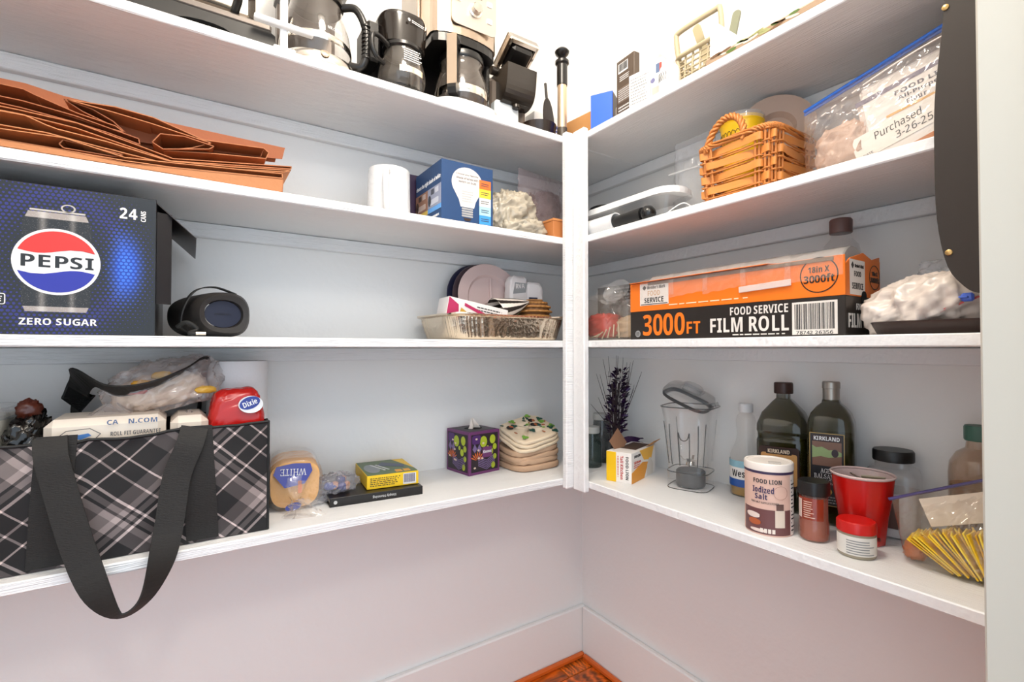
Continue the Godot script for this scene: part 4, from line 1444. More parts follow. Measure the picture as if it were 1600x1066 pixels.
func flour_bag():
	# big zip bag, seen through: two flour packs inside
	var t = thing("large_zip_bag", "large clear zip bag with a blue zipper holding flour packs", "bag", Vector3(-0.165, S3, 1.005), RIGHT)
	var film := pane(Color(0.8, 0.74, 0.71), 0.17, 0.07)
	var n := noise(0.8, 77, 3, true)
	var s := tool()
	for side in [1.0, -1.0]:
		var rows := []
		for i in 37:
			var b := i / 36.0
			var row := PackedVector3Array()
			for j in 45:
				var a := -1.0 + j / 22.0
				var full := pow(maxf(1 - a * a * 0.92, 0), 0.45) * (1.0 - pow(b, 2.2)) * minf(1.0, 0.45 + b * 6)
				var x := a * lerpf(0.14, 0.152, b)
				var top := lerpf(0.158, 0.235, (a + 1) / 2)
				var k := n.get_noise_3d(x * 120, b * 26, side * 5) * 0.011 * minf(1, full * 2.5) * (0.3 + b)
				row.append(Vector3(x, maxf(b * top, 0.001), side * (full * 0.085 + k) + 0.012 * b))
			rows.append(row)
		skin(s, rows, false, {}, side < 0)
	obj("film", s, film, t)
	s = tool()
	tube(s, [Vector3(-0.154, 0.157, 0.012), Vector3(0.154, 0.235, 0.012)], 0.0035, 8)
	tube(s, [Vector3(-0.153, 0.150, 0.0125), Vector3(0.153, 0.228, 0.0125)], 0.0025, 8)
	obj("zipper", s, mat(Color(0.17, 0.45, 0.85), 0.3), t)
	# printed line on the film
	s = tool()
	for k in 14:
		var x0 := -0.108 + k * 0.016
		var lenk := 0.008 if k < 5 else 0.0162
		var y0 := 0.098 + (x0 + 0.108) * 0.27 + 0.014 * sin((x0 + 0.108) * 12)
		var y1 := 0.098 + (x0 + lenk + 0.108) * 0.27 + 0.014 * sin((x0 + lenk + 0.108) * 12)
		tube(s, [Vector3(x0, y0, 0.083), Vector3(x0 + lenk, y1, 0.083)], 0.0014, 5)
	obj("printed_line", s, mat(Color(0.93, 0.88, 0.85), 0.4), t)
	var white := mat(Color(0.93, 0.9, 0.87), 0.5)
	t = thing("flour_pack", "white paper flour pack with a handwritten date inside the zip bag", "flour", Vector3(-0.172, S3 + 0.004, 1.055), RIGHT)
	t.rotation.z = 0.17
	s = tool()
	box(s, Vector3(0.0, 0.075, 0), Vector3(0.17, 0.14, 0.075), 0.012)
	obj("body", s, white, t)
	s = tool()
	box(s, Vector3(0.0, 0.153, 0), Vector3(0.165, 0.028, 0.03), 0.006)
	obj("folded_top", s, white, t)
	var f := fr(Vector3.BACK, Vector3(0, 0.075, 0.0377))
	var ink := mat(Color(0.3, 0.3, 0.36))
	stamp(t, "print_band", PackedVector2Array([Vector2(-0.083, 0.05), Vector2(0.083, 0.056), Vector2(0.083, 0.063), Vector2(-0.083, 0.058)]), f, mat(Color(0.45, 0.42, 0.5), 0.5))
	txt(t, "FOOD LION", shift(f, 0.012, 0.042), 0.08, 0.007, ink)
	txt(t, "All-Purpose", shift(f, 0.008, 0.031), 0.066, 0.0085, ink)
	txt(t, "Flour", shift(f, -0.002, 0.0205), 0.026, 0.0085, ink)
	stamp(t, "print_band", PackedVector2Array([Vector2(-0.045, 0.008), Vector2(0.083, 0.014), Vector2(0.083, 0.018), Vector2(-0.045, 0.012)]), f, mat(Color(0.87, 0.66, 0.35), 0.5))
	stamp(t, "baked_goods_print", PackedVector2Array([Vector2(-0.06, -0.066), Vector2(0.083, -0.066), Vector2(0.083, -0.042), Vector2(0.05, -0.047), Vector2(0.02, -0.044), Vector2(-0.02, -0.05), Vector2(-0.06, -0.052)]), f, mat(Color(0.76, 0.44, 0.17), 0.5))
	stamp(t, "bowl_print", PackedVector2Array([Vector2(-0.055, -0.058), Vector2(0.07, -0.054), Vector2(0.06, -0.062), Vector2(-0.05, -0.064)]), shift(f, 0, 0, 0.0004), mat(Color(0.45, 0.3, 0.33), 0.5))
	var g := shift(f, -0.03, -0.016, 0.0005, 0.12)
	stamp(t, "date_label", rect(0.14, 0.042, 0.004), g, mat(Color(0.95, 0.92, 0.88), 0.5))
	txt(t, "Purchased", shift(g, -0.002, 0.008, 0.0005), 0.066, 0.0135, mat(grey(0.12)), "s", 0.0004, 0.15)
	txt(t, "3-26-25", shift(g, 0.016, -0.009, 0.0005), 0.05, 0.012, mat(grey(0.12)), "s", 0.0004, 0.15)
	txt(t, "DATE", shift(g, -0.052, -0.016, 0.0005), 0.014, 0.004, ink, "s")
	t = thing("flour_pack", "crumpled beige pack beside the dated flour inside the zip bag", "flour", Vector3(-0.165, S3 + 0.004, 0.928), RIGHT)
	s = tool()
	lump(s, Vector3(0.1, 0.095, 0.09), 0.008, 1.8, 23, 2.8, 40, 26)
	obj("body", s, mat(Color(0.78, 0.65, 0.57), 0.5), t)

# ------------------------------------------------------------------ second shelf, left wall
func left_second():
	soda_carton()
	speaker()
	foil_pan()

func soda_carton():
	var t = thing("soda_carton", "black and blue soda can carton with a round red white and blue emblem", "box", Vector3(-1.429, S2, 0.152))
	var w := 0.402
	var h := 0.236
	var d := 0.264
	var dark := mat(Color(0.05, 0.045, 0.05), 0.3)
	var s := tool()
	box(s, Vector3(0, h / 2, d / 2 - 0.001), Vector3(w, h, 0.002), 0.0006)
	box(s, Vector3(0, h / 2, -d / 2 + 0.001), Vector3(w, h, 0.002), 0.0006)
	box(s, Vector3(0, 0.001, 0), Vector3(w, 0.002, d - 0.004), 0.0005)
	box(s, Vector3(0, h - 0.001, 0), Vector3(w, 0.002, d - 0.004), 0.0005)
	box(s, Vector3(-w / 2 + 0.001, h / 2, 0), Vector3(0.002, h, d - 0.004), 0.0005)
	# torn open right end: only the lower part and a strip remain
	prism(s, PackedVector2Array([Vector2(-d / 2 + 0.002, 0.002), Vector2(d / 2 - 0.002, 0.002), Vector2(d / 2 - 0.002, h - 0.03), Vector2(d / 2 - 0.03, h - 0.05), Vector2(d / 2 - 0.045, 0.13), Vector2(0.02, 0.1), Vector2(-0.05, 0.13), Vector2(-d / 2 + 0.002, 0.14)]), 0.002, Transform3D(Basis(Vector3.UP, PI / 2), Vector3(w / 2 - 0.002, 0, 0)) * Transform3D(Basis(Vector3.UP, PI), Vector3(0, 0, 0.002)))
	obj("board", s, dark, t)
	# printed front
	var cx := 0.075
	var n := noise(0.9, 3)
	var tx := paint(640, 376, func(u, v):
		var x: float = (u - 0.5) * w
		var y: float = (0.5 - v) * h
		var c := Color(0.05, 0.045, 0.05)
		# half-tone dots in hexagons, thicker towards a blue patch
		var px := x / 0.0066
		var py := y / 0.0057
		var row := floorf(py)
		var fx := px - floorf(px) - 0.5
		if int(row) % 2 != 0:
			fx = px + 0.5 - floorf(px + 0.5) - 0.5
		var fy := py - row - 0.5
		var near := Vector2((x - 0.162) / 0.03, (y + 0.005) / 0.075).length()
		var ring := absf(Vector2((x - cx) / 0.085, y / 0.105).length() - 1.0)
		var r := clampf(0.40 - 0.34 * minf(near * 0.62, ring * 2.1), 0.0, 0.40)
		if near < 1.0:
			c = c.lerp(Color(0.05, 0.22, 0.62), clampf((1.0 - near) * 1.6, 0, 1))
		if Vector2(fx, fy * 0.9).length() < r:
			c = Color(0.13, 0.13, 0.45).lerp(Color(0.2, 0.45, 0.9), clampf(1.2 - near, 0, 1))
		# the can
		var k := (x - cx) / 0.041
		var top := 0.076 + 0.0
		if absf(k) < 1.0 and y < top and y > -0.083:
			var q := absf(k)
			var edge := 0.0
			if y > 0.058:
				edge = (y - 0.058) * 9.0
			if y < -0.07:
				edge = (-0.07 - y) * 9.0
			if q < 1.0 - edge:
				var shine := exp(-pow((k + 0.42) / 0.12, 2)) * 0.5 + exp(-pow((k - 0.45) / 0.1, 2)) * 0.42
				c = Color(0.1, 0.09, 0.085).lerp(Color(0.75, 0.72, 0.68), shine)
				if y > 0.066 or y < -0.0745:
					c = Color(0.62, 0.58, 0.55).lerp(Color(0.9, 0.88, 0.86), shine)
				if n.get_noise_2d(x * 9000, y * 9000) > 0.46:
					c = c.lightened(0.35)
		return c)
	var f := fr(Vector3.BACK, Vector3(0, h / 2, d / 2 + 0.0002))
	stamp(t, "printed_front", rect(w - 0.003, h - 0.003), f, textured(tx, 0.25), 0.0003)
	var e := shift(f, cx, -0.0025, 0.0004)
	stamp(t, "emblem_disc", ellipse(0.0525, 0.0525, 56), e, mat(Color(0.93, 0.91, 0.9), 0.3))
	var red := PackedVector2Array()
	var blu := PackedVector2Array()
	for k in 25:
		var a := lerpf(0.34, PI - 0.34, k / 24.0)
		red.append(Vector2(cos(a), sin(a)) * 0.0485)
	for k in 13:
		var x := lerpf(-0.0457, 0.0457, k / 12.0)
		red.append(Vector2(x, 0.0165 + 0.004 * sin(x / 0.0457 * PI) - 0.0))
	for k in 25:
		var a := lerpf(PI + 0.34, TAU - 0.34, k / 24.0)
		blu.append(Vector2(cos(a), sin(a)) * 0.0485)
	for k in 13:
		var x := lerpf(0.0457, -0.0457, k / 12.0)
		blu.append(Vector2(x, -0.0165 + 0.004 * sin(x / 0.0457 * PI)))
	stamp(t, "emblem_red", red, shift(e, 0, 0, 0.0004), mat(Color(0.82, 0.16, 0.12), 0.3))
	stamp(t, "emblem_blue", blu, shift(e, 0, 0, 0.0004), mat(Color(0.12, 0.15, 0.6), 0.3))
	txt(t, "PEPSI", shift(e, 0.001, 0.0, 0.0004), 0.086, 0.019, mat(grey(0.06), 0.3))
	var white := mat(Color(0.93, 0.91, 0.9), 0.35)
	txt(t, "ZERO SUGAR", shift(f, 0.078, -0.0975, 0.0004), 0.092, 0.0105, white)
	txt(t, "24", shift(f, 0.163, 0.088, 0.0004), 0.0235, 0.018, white)
	txt(t, "CANS", shift(f, 0.183, 0.086, 0.0004, PI / 2), 0.018, 0.007, white)
	# ring pull drawn on the can
	var s2 := tool()
	var pull := ellipse(0.009, 0.0065, 24, Vector2(cx + 0.012, 0.084))
	for k in 24:
		prism(s2, PackedVector2Array([pull[k], pull[(k + 1) % 24], pull[(k + 1) % 24].lerp(Vector2(cx + 0.012, 0.084), 0.25), pull[k].lerp(Vector2(cx + 0.012, 0.084), 0.25)]), 0.0003, shift(f, 0, 0, 0.0004))
	prism(s2, rect(0.066, 0.0028, 0.001, Vector2(cx, 0.0775)), 0.0003, shift(f, 0, 0, 0.0004))
	obj("ring_pull_print", s2, mat(Color(0.72, 0.69, 0.66), 0.3), t)
	# ounce badge at the left
	stamp(t, "badge_frame", rect(0.018, 0.017, 0.003, Vector2(0.008, -0.064)), shift(f, 0, 0, 0.0004), white)
	stamp(t, "badge_field", rect(0.0155, 0.0145, 0.002, Vector2(0.008, -0.064)), shift(f, 0, 0, 0.0008), dark)
	fine(t, shift(f, 0.008, -0.064, 0.0012), 0.011, 0.01, 3, white, 2)
	# open end flaps
	s = tool()
	box(s, Vector3(0.04, 0, 0), Vector3(0.08, 0.0015, d * 0.9), 0.0005, Transform3D(Basis(Vector3.BACK, -0.75), Vector3(w / 2, h - 0.004, 0.005)))
	var fl = obj("top_flap", s, mat(Color(0.2, 0.17, 0.17), 0.3), t)
	stamp(fl, "barcode_patch", rect(0.03, 0.12), Transform3D(Basis(Vector3.BACK, -0.75), Vector3(w / 2, h - 0.004, 0.0)) * Transform3D(Basis(Vector3.RIGHT, -PI / 2), Vector3(0.03, 0.0008, 0.04)), mat(Color(0.75, 0.73, 0.72), 0.4))
	s = tool()
	box(s, Vector3(0.012, 0, 0), Vector3(0.024, 0.16, 0.0015), 0.0005, Transform3D(Basis(Vector3.UP, 0.45), Vector3(w / 2, h - 0.1, d / 2 - 0.004)))
	obj("side_flap", s, mat(Color(0.09, 0.08, 0.09), 0.35), t)
	var g := fr(Vector3.RIGHT, Vector3(w / 2 + 0.0003, 0.09, 0.09))
	txt(t, "ZERO", shift(g, 0, 0.006), 0.03, 0.008, white)
	txt(t, "SUGAR", shift(g, 0, -0.006), 0.03, 0.008, white)
	fine(t, fr(Vector3.UP, Vector3(0.05, h + 0.0003, d / 2 - 0.03), Vector3.FORWARD), 0.04, 0.02, 3, white, 4)

func speaker():
	# the loudspeaker lies on its side with a round end facing the room
	var t = thing("bluetooth_speaker", "small black portable speaker with a navy oval end and carry strap", "speaker", Vector3(-1.148, S2, 0.17), 0.3)
	var body := bumpy(Color(0.13, 0.115, 0.11), 0.55, noise_image(128, 0.3, 91), 0.05, Vector3(40, 40, 40))
	var rows := []
	# a rounded triangle section, soft at both ends
	for i in 13:
		var f := i / 12.0
		var z := lerpf(-0.085, 0.085, f)
		var k := pow(1.0 - pow(absf(f * 2 - 1), 5.0), 0.35)
		k = 0.82 + 0.18 * k
		var row := PackedVector3Array()
		for j in 48:
			var a := TAU * j / 48
			var e := around(a, 2.5)
			var skew := 1.0 + 0.12 * cos(a)
			row.append(Vector3(e.x * 0.052 * k, 0.044 + e.y * 0.0435 * k * skew, z))
		rows.append(row)
	var cap := PackedVector3Array()
	var cap2 := PackedVector3Array()
	for j in 48:
		var e := around(TAU * j / 48, 2.3)
		cap.append(Vector3(e.x * 0.034, 0.044 + e.y * 0.027, 0.083))
		cap2.append(Vector3(e.x * 0.032, 0.044 + e.y * 0.0255, 0.076))
	rows.append(cap)
	rows.append(cap2)
	var s := tool()
	skin(s, rows, true, {12: true, 13: true}, true)
	obj("body", s, body, t)
	stamp(t, "end_cap", ellipse(0.032, 0.0255, 40, Vector2(0, 0.044)), Transform3D(Basis.IDENTITY, Vector3(0, 0, 0.0762)), mat(Color(0.07, 0.1, 0.19), 0.5), 0.001)
	fine(t, Transform3D(Basis.IDENTITY, Vector3(0, 0.044, 0.0774)), 0.03, 0.007, 1, mat(Color(0.05, 0.07, 0.13), 0.4), 5)
	s = tool()
	var path := curve([Vector3(0.03, 0.086, 0.055), Vector3(-0.01, 0.096, 0.06), Vector3(-0.045, 0.085, 0.066), Vector3(-0.064, 0.052, 0.068), Vector3(-0.066, 0.02, 0.062), Vector3(-0.05, 0.01, 0.05)], 30)
	band(s, path, Vector3(0, 0, 0.012), 0.0022)
	obj("strap", s, mat(grey(0.07), 0.6), t)
	s = tool()
	tube(s, curve([Vector3(-0.07, 0.018, 0.06), Vector3(-0.06, 0.026, 0.075), Vector3(-0.045, 0.014, 0.08), Vector3(-0.058, 0.006, 0.085), Vector3(-0.045, 0.006, 0.09)], 24), 0.004, 8)
	obj("strap_knot", s, mat(grey(0.06), 0.7), t)
	s = tool()
	tube(s, [Vector3(-0.05, 0.006, 0.09), Vector3(-0.035, 0.006, 0.094)], 0.0035, 10)
	obj("metal_tip", s, chrome, t)

func foil_pan():
	var t = thing("foil_pan", "shiny aluminium foil baking pan with fluted sides", "pan", Vector3(-0.472, S2, 0.158))
	var foil := bumpy(Color(0.86, 0.8, 0.72), 0.22, noise_image(128, 0.05, 15, 1, 1, true), 0.12, Vector3(7, 7, 7), 1.0)
	var rows := []
	var split := {}
	var prof = [Vector2(0.0, 0.002), Vector2(0.84, 0.002), Vector2(0.86, 0.006), Vector2(0.93, 0.05), Vector2(0.945, 0.058), Vector2(0.96, 0.060), Vector2(1.0, 0.062), Vector2(1.0, 0.066), Vector2(0.955, 0.0635)]
	for i in prof.size():
		var row := PackedVector3Array()
		for j in 220:
			var a := TAU * j / 220
			var e := around(-a, 7.0)
			var k: float = prof[i].x
			if i == 2 or i == 3:
				k += 0.011 * sin(a * 62) * (1.0 if absf(absf(e.x) - absf(e.y)) > 0.12 else 0.2)
			row.append(Vector3(e.x * 0.188 * k, prof[i].y + (0.0015 * sin(a * 5) if i > 5 else 0.0), e.y * 0.127 * k))
		rows.append(row)
		if i in [1, 4, 6, 7]:
			split[i] = true
	var s := tool()
	skin(s, rows, true, split)
	obj("tray", s, foil, t)
	# plates leaning on the wall
	for k in 3:
		var p = thing("party_plate", ["pale pink divided plate leaning on the wall over the foil pan", "dark floral plate directly behind the pink divided plate", "navy rimmed plate rearmost of the leaning plates"][k], "plate", Vector3(-0.432 - k * 0.01, S2 + 0.0095, 0.078 - k * 0.016))
		var lean := Basis(Vector3.RIGHT, PI / 2 - 0.22)
		var r := 0.112
		var px := Transform3D(lean, Vector3(0, r * cos(0.22) + 0.002, 0))
		s = tool()
		lathe(s, [Vector2(0, 0.0), Vector2(r * 0.66, 0.0), Vector2(r * 0.72, 0.008), Vector2(r * 0.97, 0.011), Vector2(r, 0.012), Vector2(r * 0.99, 0.014), Vector2(r * 0.71, 0.0105), Vector2(r * 0.65, 0.0025), Vector2(0, 0.0025)], px, 56)
		obj("body", s, mat([Color(0.86, 0.76, 0.74), Color(0.3, 0.24, 0.26), Color(0.14, 0.14, 0.24)][k], 0.4), p)
		if k == 0:
			s = tool()
			for a in [[PI / 2 - 0.1, 0.068], [PI / 2 + 2.0, 0.07], [PI / 2 - 2.1, 0.07]]:
				tube(s, [px * Vector3(0, 0.004, 0), px * Vector3(cos(a[0]) * a[1], 0.005, -sin(a[0]) * a[1])], [0.0065, 0.0045], 10, 0.8)
			obj("divider", s, mat(Color(0.86, 0.76, 0.74), 0.4), p)
	# pink and white box
	var white := mat(Color(0.93, 0.9, 0.89), 0.45)
	var pink := mat(Color(0.72, 0.16, 0.36), 0.4)
	t = thing("snack_box", "white and magenta box lying in the foil pan", "box", Vector3(-0.56, S2 + 0.036, 0.19), -0.1)
	t.rotation.z = -0.18
	s = tool()
	box(s, Vector3(0, 0.033, 0), Vector3(0.17, 0.055, 0.075), 0.001)
	obj("body", s, white, t)
	var f := fr(Vector3.BACK, Vector3(0, 0.033, 0.0377))
	stamp(t, "print_panel", PackedVector2Array([Vector2(-0.084, -0.027), Vector2(-0.05, -0.027), Vector2(-0.056, 0.012), Vector2(-0.084, 0.027)]), f, pink)
	stamp(t, "snack_print", PackedVector2Array([Vector2(-0.052, -0.022), Vector2(-0.005, -0.022), Vector2(-0.008, -0.014), Vector2(-0.048, 0.006)]), shift(f, 0, 0, 0.0004), mat(Color(0.78, 0.6, 0.2), 0.4))
	stamp(t, "print_stripe", PackedVector2Array([Vector2(-0.04, 0.012), Vector2(0.084, -0.022), Vector2(0.084, -0.012), Vector2(-0.04, 0.02)]), f, pink)
	fine(t, shift(f, 0.03, 0.013), 0.07, 0.014, 2, mat(Color(0.3, 0.3, 0.3)), 6)
	stamp(t, "print_panel", ellipse(0.026, 0.012, 24), fr(Vector3.UP, Vector3(-0.045, 0.0608, 0.015), Vector3.FORWARD), pink)
	# striped paper cone
	t = thing("striped_party_hat", "black and white striped paper party hat lying in the foil pan", "party hat", Vector3(-0.43, S2 + 0.046, 0.19))
	var stripes := paint(256, 64, func(u, v): return Color(0.92, 0.88, 0.84) if fposmod(u * 9 + v * 1.5, 1.0) < 0.5 else Color(0.15, 0.12, 0.1))
	s = tool()
	lathe(s, [Vector2(0.041, 0), Vector2(0.042, 0.001), Vector2(0.022, 0.07), Vector2(0.004, 0.115), Vector2(0, 0.116)], Transform3D(Basis(Vector3(0, 0, 1), -1.25), Vector3(-0.05, 0.03, 0)), 32)
	obj("cone", s, textured(stripes, 0.5), t)
	# green card
	s = tool()
	box(s, Vector3(0, 0.03, 0), Vector3(0.05, 0.06, 0.003), 0.0008, Transform3D(Basis(Vector3.BACK, 0.3), Vector3.ZERO))
	var gc = obj("green_card", s, mat(Color(0.35, 0.65, 0.42), 0.5))
	gc.position = Vector3(-0.385, S2 + 0.058, 0.15)
	tag(gc, "small green card between the striped hat and woven ball", "card")
	# woven ball
	t = thing("woven_ball", "tan woven rattan ball in the right end of the foil pan", "ball", Vector3(-0.335, S2 + 0.048, 0.17))
	var tan_ := mat(Color(0.66, 0.46, 0.24), 0.55)
	s = tool()
	lathe(s, [Vector2(0, 0.003), Vector2(0.022, 0.006), Vector2(0.037, 0.018), Vector2(0.042, 0.038), Vector2(0.037, 0.058), Vector2(0.022, 0.07), Vector2(0, 0.073)], Transform3D.IDENTITY, 24, 1.15, 1.0)
	obj("core", s, mat(Color(0.4, 0.26, 0.12), 0.7), t)
	for k in 7:
		s = tool()
		var la := -1.15 + 2.3 * k / 6.0
		var path := []
		for i in 73:
			var a := TAU * i / 72
			var bump := 0.0022 * sin(a * 18 + k * PI)
			path.append(Vector3(cos(a) * (cos(la) * 0.043 + bump) * 1.15, 0.038 + sin(la) * 0.036, sin(a) * (cos(la) * 0.043 + bump)))
		tube(s, path, 0.0036, 6, 1.0, false)
		obj("strand", s, tan_, t)
	# white packets behind
	for a in [[-0.352, 0.135, 0.062, 0.185, 0.1, "tall white paper packet with grey lettering behind the woven ball", 1], [-0.293, 0.14, 0.055, 0.17, -0.12, "white packet with navy squares behind the woven ball", 2]]:
		t = thing("paper_packet", a[5], "packet", Vector3(a[0], S2 + 0.012, 0.1), a[4])
		s = tool()
		lump(s, Vector3(a[2] * 1.15, a[3], 0.035), 0.003, 1.5, 40 + a[6], 5.0, 32, 22)
		obj("body", s, white, t)
		f = fr(Vector3.BACK, Vector3(0, a[3] * 0.62, 0.0185))
		if a[6] == 1:
			stamp(t, "print_panel", PackedVector2Array([Vector2(-0.028, 0.015), Vector2(0.022, 0.022), Vector2(0.028, 0.05), Vector2(-0.02, 0.05)]), f, mat(grey(0.62), 0.5))
			txt(t, "RVA", shift(f, 0, 0.04, 0.0004, 0.1), 0.034, 0.014, white)
			stamp(t, "navy_panel", rect(0.034, 0.022, 0, Vector2(-0.012, -0.012)), f, mat(Color(0.1, 0.12, 0.34), 0.4))
			fine(t, shift(f, -0.012, -0.012, 0.0004), 0.024, 0.008, 1, white, 3)
		else:
			stamp(t, "navy_panel", rect(0.03, 0.036, 0, Vector2(-0.006, 0.0)), f, mat(Color(0.2, 0.23, 0.32), 0.4))
			fine(t, shift(f, -0.006, 0.0, 0.0004), 0.02, 0.022, 3, white, 3)

# ------------------------------------------------------------------ second shelf, right wall
func right_second():
	film_carton()
	var clear := pane(Color(0.85, 0.83, 0.8), 0.1, 0.05)
	# dark box with an olive end, at the back
	var t = thing("dark_box", "long dark printed box with an olive green end against the wall", "box", Vector3(-0.062, S2, 0.315), RIGHT)
	var s := tool()
	box(s, Vector3(-0.015, 0.085, 0), Vector3(0.23, 0.17, 0.07), 0.001)
	obj("body", s, mat(Color(0.2, 0.19, 0.19), 0.45), t)
	s = tool()
	box(s, Vector3(0.118, 0.085, 0), Vector3(0.035, 0.17, 0.0705), 0.001)
	obj("olive_end", s, mat(Color(0.44, 0.46, 0.33), 0.5), t)
	var f := fr(Vector3.BACK, Vector3(-0.015, 0.12, 0.0353))
	fine(t, shift(f, 0.03, 0.02), 0.14, 0.05, 5, mat(grey(0.5)), 15)
	stamp(t, "print_panel", rect(0.06, 0.05, 0.004, Vector2(-0.07, 0.01)), f, mat(grey(0.32), 0.4))
	# clear bin
	t = thing("clear_bin", "clear plastic bin with a red pouch and straws inside", "bin", Vector3(-0.19, S2, 0.36), RIGHT)
	s = tool()
	lathe(s, [Vector2(0, 0.002), Vector2(0.92, 0.002), Vector2(0.95, 0.006), Vector2(0.99, 0.11), Vector2(1.03, 0.112), Vector2(1.03, 0.122)], Transform3D.IDENTITY, 56, 0.105, 0.07, 6.0)
	obj("bin_wall", s, pane(Color(0.75, 0.7, 0.64), 0.14, 0.06), t)
	s = tool()
	lump(s, Vector3(0.09, 0.065, 0.06), 0.006, 2.0, 61, 3.5, 32, 20, Vector3(-0.035, 0.008, 0.018))
	obj("red_pouch", s, mat(Color(0.72, 0.2, 0.15), 0.35), t)
	s = tool()
	lump(s, Vector3(0.09, 0.055, 0.05), 0.006, 2.0, 63, 3.0, 32, 20, Vector3(0.045, 0.008, -0.01))
	obj("cream_pouch", s, mat(Color(0.78, 0.68, 0.55), 0.4), t)
	for k in 7:
		s = tool()
		tube(s, [Vector3(-0.07 + k * 0.021, 0.006 + 0.002 * (k % 3), 0.05), Vector3(-0.03 + k * 0.014, 0.012 + k * 0.006, 0.052)], 0.0016, 6)
		obj("straw", s, mat(Color(0.8, 0.74, 0.62), 0.4), t)
	# two stemmed glasses standing upside down in the bin
	for a in [[-0.16, 0.31, 0.16, 0.25], [-0.19, 0.405, -0.12, -0.2]]:
		t = thing("wine_glass", ["clear plastic wine glass tilted towards the corner post", "clear plastic wine glass with its round foot towards the room"][0 if a[2] > 0 else 1], "glass", Vector3(a[0], S2 + 0.085, a[1]))
		t.rotation = Vector3(0.55, a[3], 0.85)
		s = tool()
		lathe(s, [Vector2(0.036, 0.0), Vector2(0.038, 0.03), Vector2(0.03, 0.058), Vector2(0.006, 0.07), Vector2(0.004, 0.09), Vector2(0.004, 0.118), Vector2(0.012, 0.124), Vector2(0.036, 0.128), Vector2(0.037, 0.13), Vector2(0, 0.131)], Transform3D(Basis.IDENTITY, Vector3(0, -0.05, 0)), 40)
		obj("bowl_and_stem", s, pane(grey(0.9), 0.05, 0.03), t)
	# bottle behind the film carton
	t = thing("clear_bottle", "small clear bottle with a brown cap behind the orange film carton", "bottle", Vector3(-0.085, S2, 0.875))
	s = tool()
	lathe(s, [Vector2(0, 0), Vector2(0.032, 0), Vector2(0.034, 0.004), Vector2(0.034, 0.165), Vector2(0.03, 0.185), Vector2(0.018, 0.2), Vector2(0.017, 0.212)], Transform3D.IDENTITY, 36)
	obj("glass", s, pane(grey(0.8), 0.16, 0.04), t)
	s = tool()
	lathe(s, [Vector2(0, 0.21), Vector2(0.019, 0.21), Vector2(0.02, 0.212), Vector2(0.02, 0.236), Vector2(0.018, 0.239), Vector2(0, 0.239)], Transform3D.IDENTITY, 30, 1, 1, 2, 0.012, 30)
	obj("cap", s, mat(Color(0.4, 0.29, 0.27), 0.45), t)
	# dark tray with the white bag on it
	t = thing("dark_tray", "dark brown shallow tray under the white plastic bag", "tray", Vector3(-0.15, S2, 1.068), RIGHT)
	s = tool()
	lathe(s, [Vector2(0, 0.001), Vector2(0.92, 0.001), Vector2(1.0, 0.02), Vector2(0.97, 0.021), Vector2(0.9, 0.005), Vector2(0, 0.005)], Transform3D.IDENTITY, 48, 0.088, 0.125, 6.0)
	obj("body", s, mat(Color(0.2, 0.13, 0.11), 0.4), t)
	t = thing("white_plastic_bag", "knotted white plastic carrier bag with faint red print", "bag", Vector3(-0.2, S2 + 0.006, 1.055), RIGHT)
	s = tool()
	lump(s, Vector3(0.165, 0.078, 0.13), 0.011, 0.25, 83, 2.4, 72, 44, Vector3(-0.003, 0, 0), Transform3D(Basis(Vector3.BACK, 0.16), Vector3(0, 0, 0)))
	obj("bag_body", s, bumpy(Color(0.85, 0.8, 0.76), 0.3, noise_image(128, 0.015, 19, 1, 3, true), 0.15, Vector3(4, 4, 4)), t)
	s = tool()
	sachet(s, 0.12, 0.075, 0.03, 0.008, 0.5, 87, 0.3, Transform3D(Basis(Vector3.RIGHT, -0.5), Vector3(0.02, 0.055, -0.03)))
	obj("bag_top", s, pane(Color(0.85, 0.86, 0.88), 0.4, 0.2), t)
	for k in 4:
		stamp(t, "red_print", rect(0.012, 0.003, 0.001), Transform3D(Basis(Vector3.BACK, 0.5), Vector3(0.01 + k * 0.016, 0.022 + k * 0.007, 0.066 - k * 0.003)), mat(Color(0.75, 0.32, 0.3), 0.5))
	s = tool()
	box(s, Vector3(0, 0, 0), Vector3(0.014, 0.012, 0.008), 0.003)
	box(s, Vector3(-0.003, 0, 0.006), Vector3(0.01, 0.003, 0.006), 0.001)
	var clip = obj("bag_clip", s, mat(Color(0.32, 0.45, 0.85), 0.3), t)
	clip.position = Vector3(0.052, 0.045, 0.062)

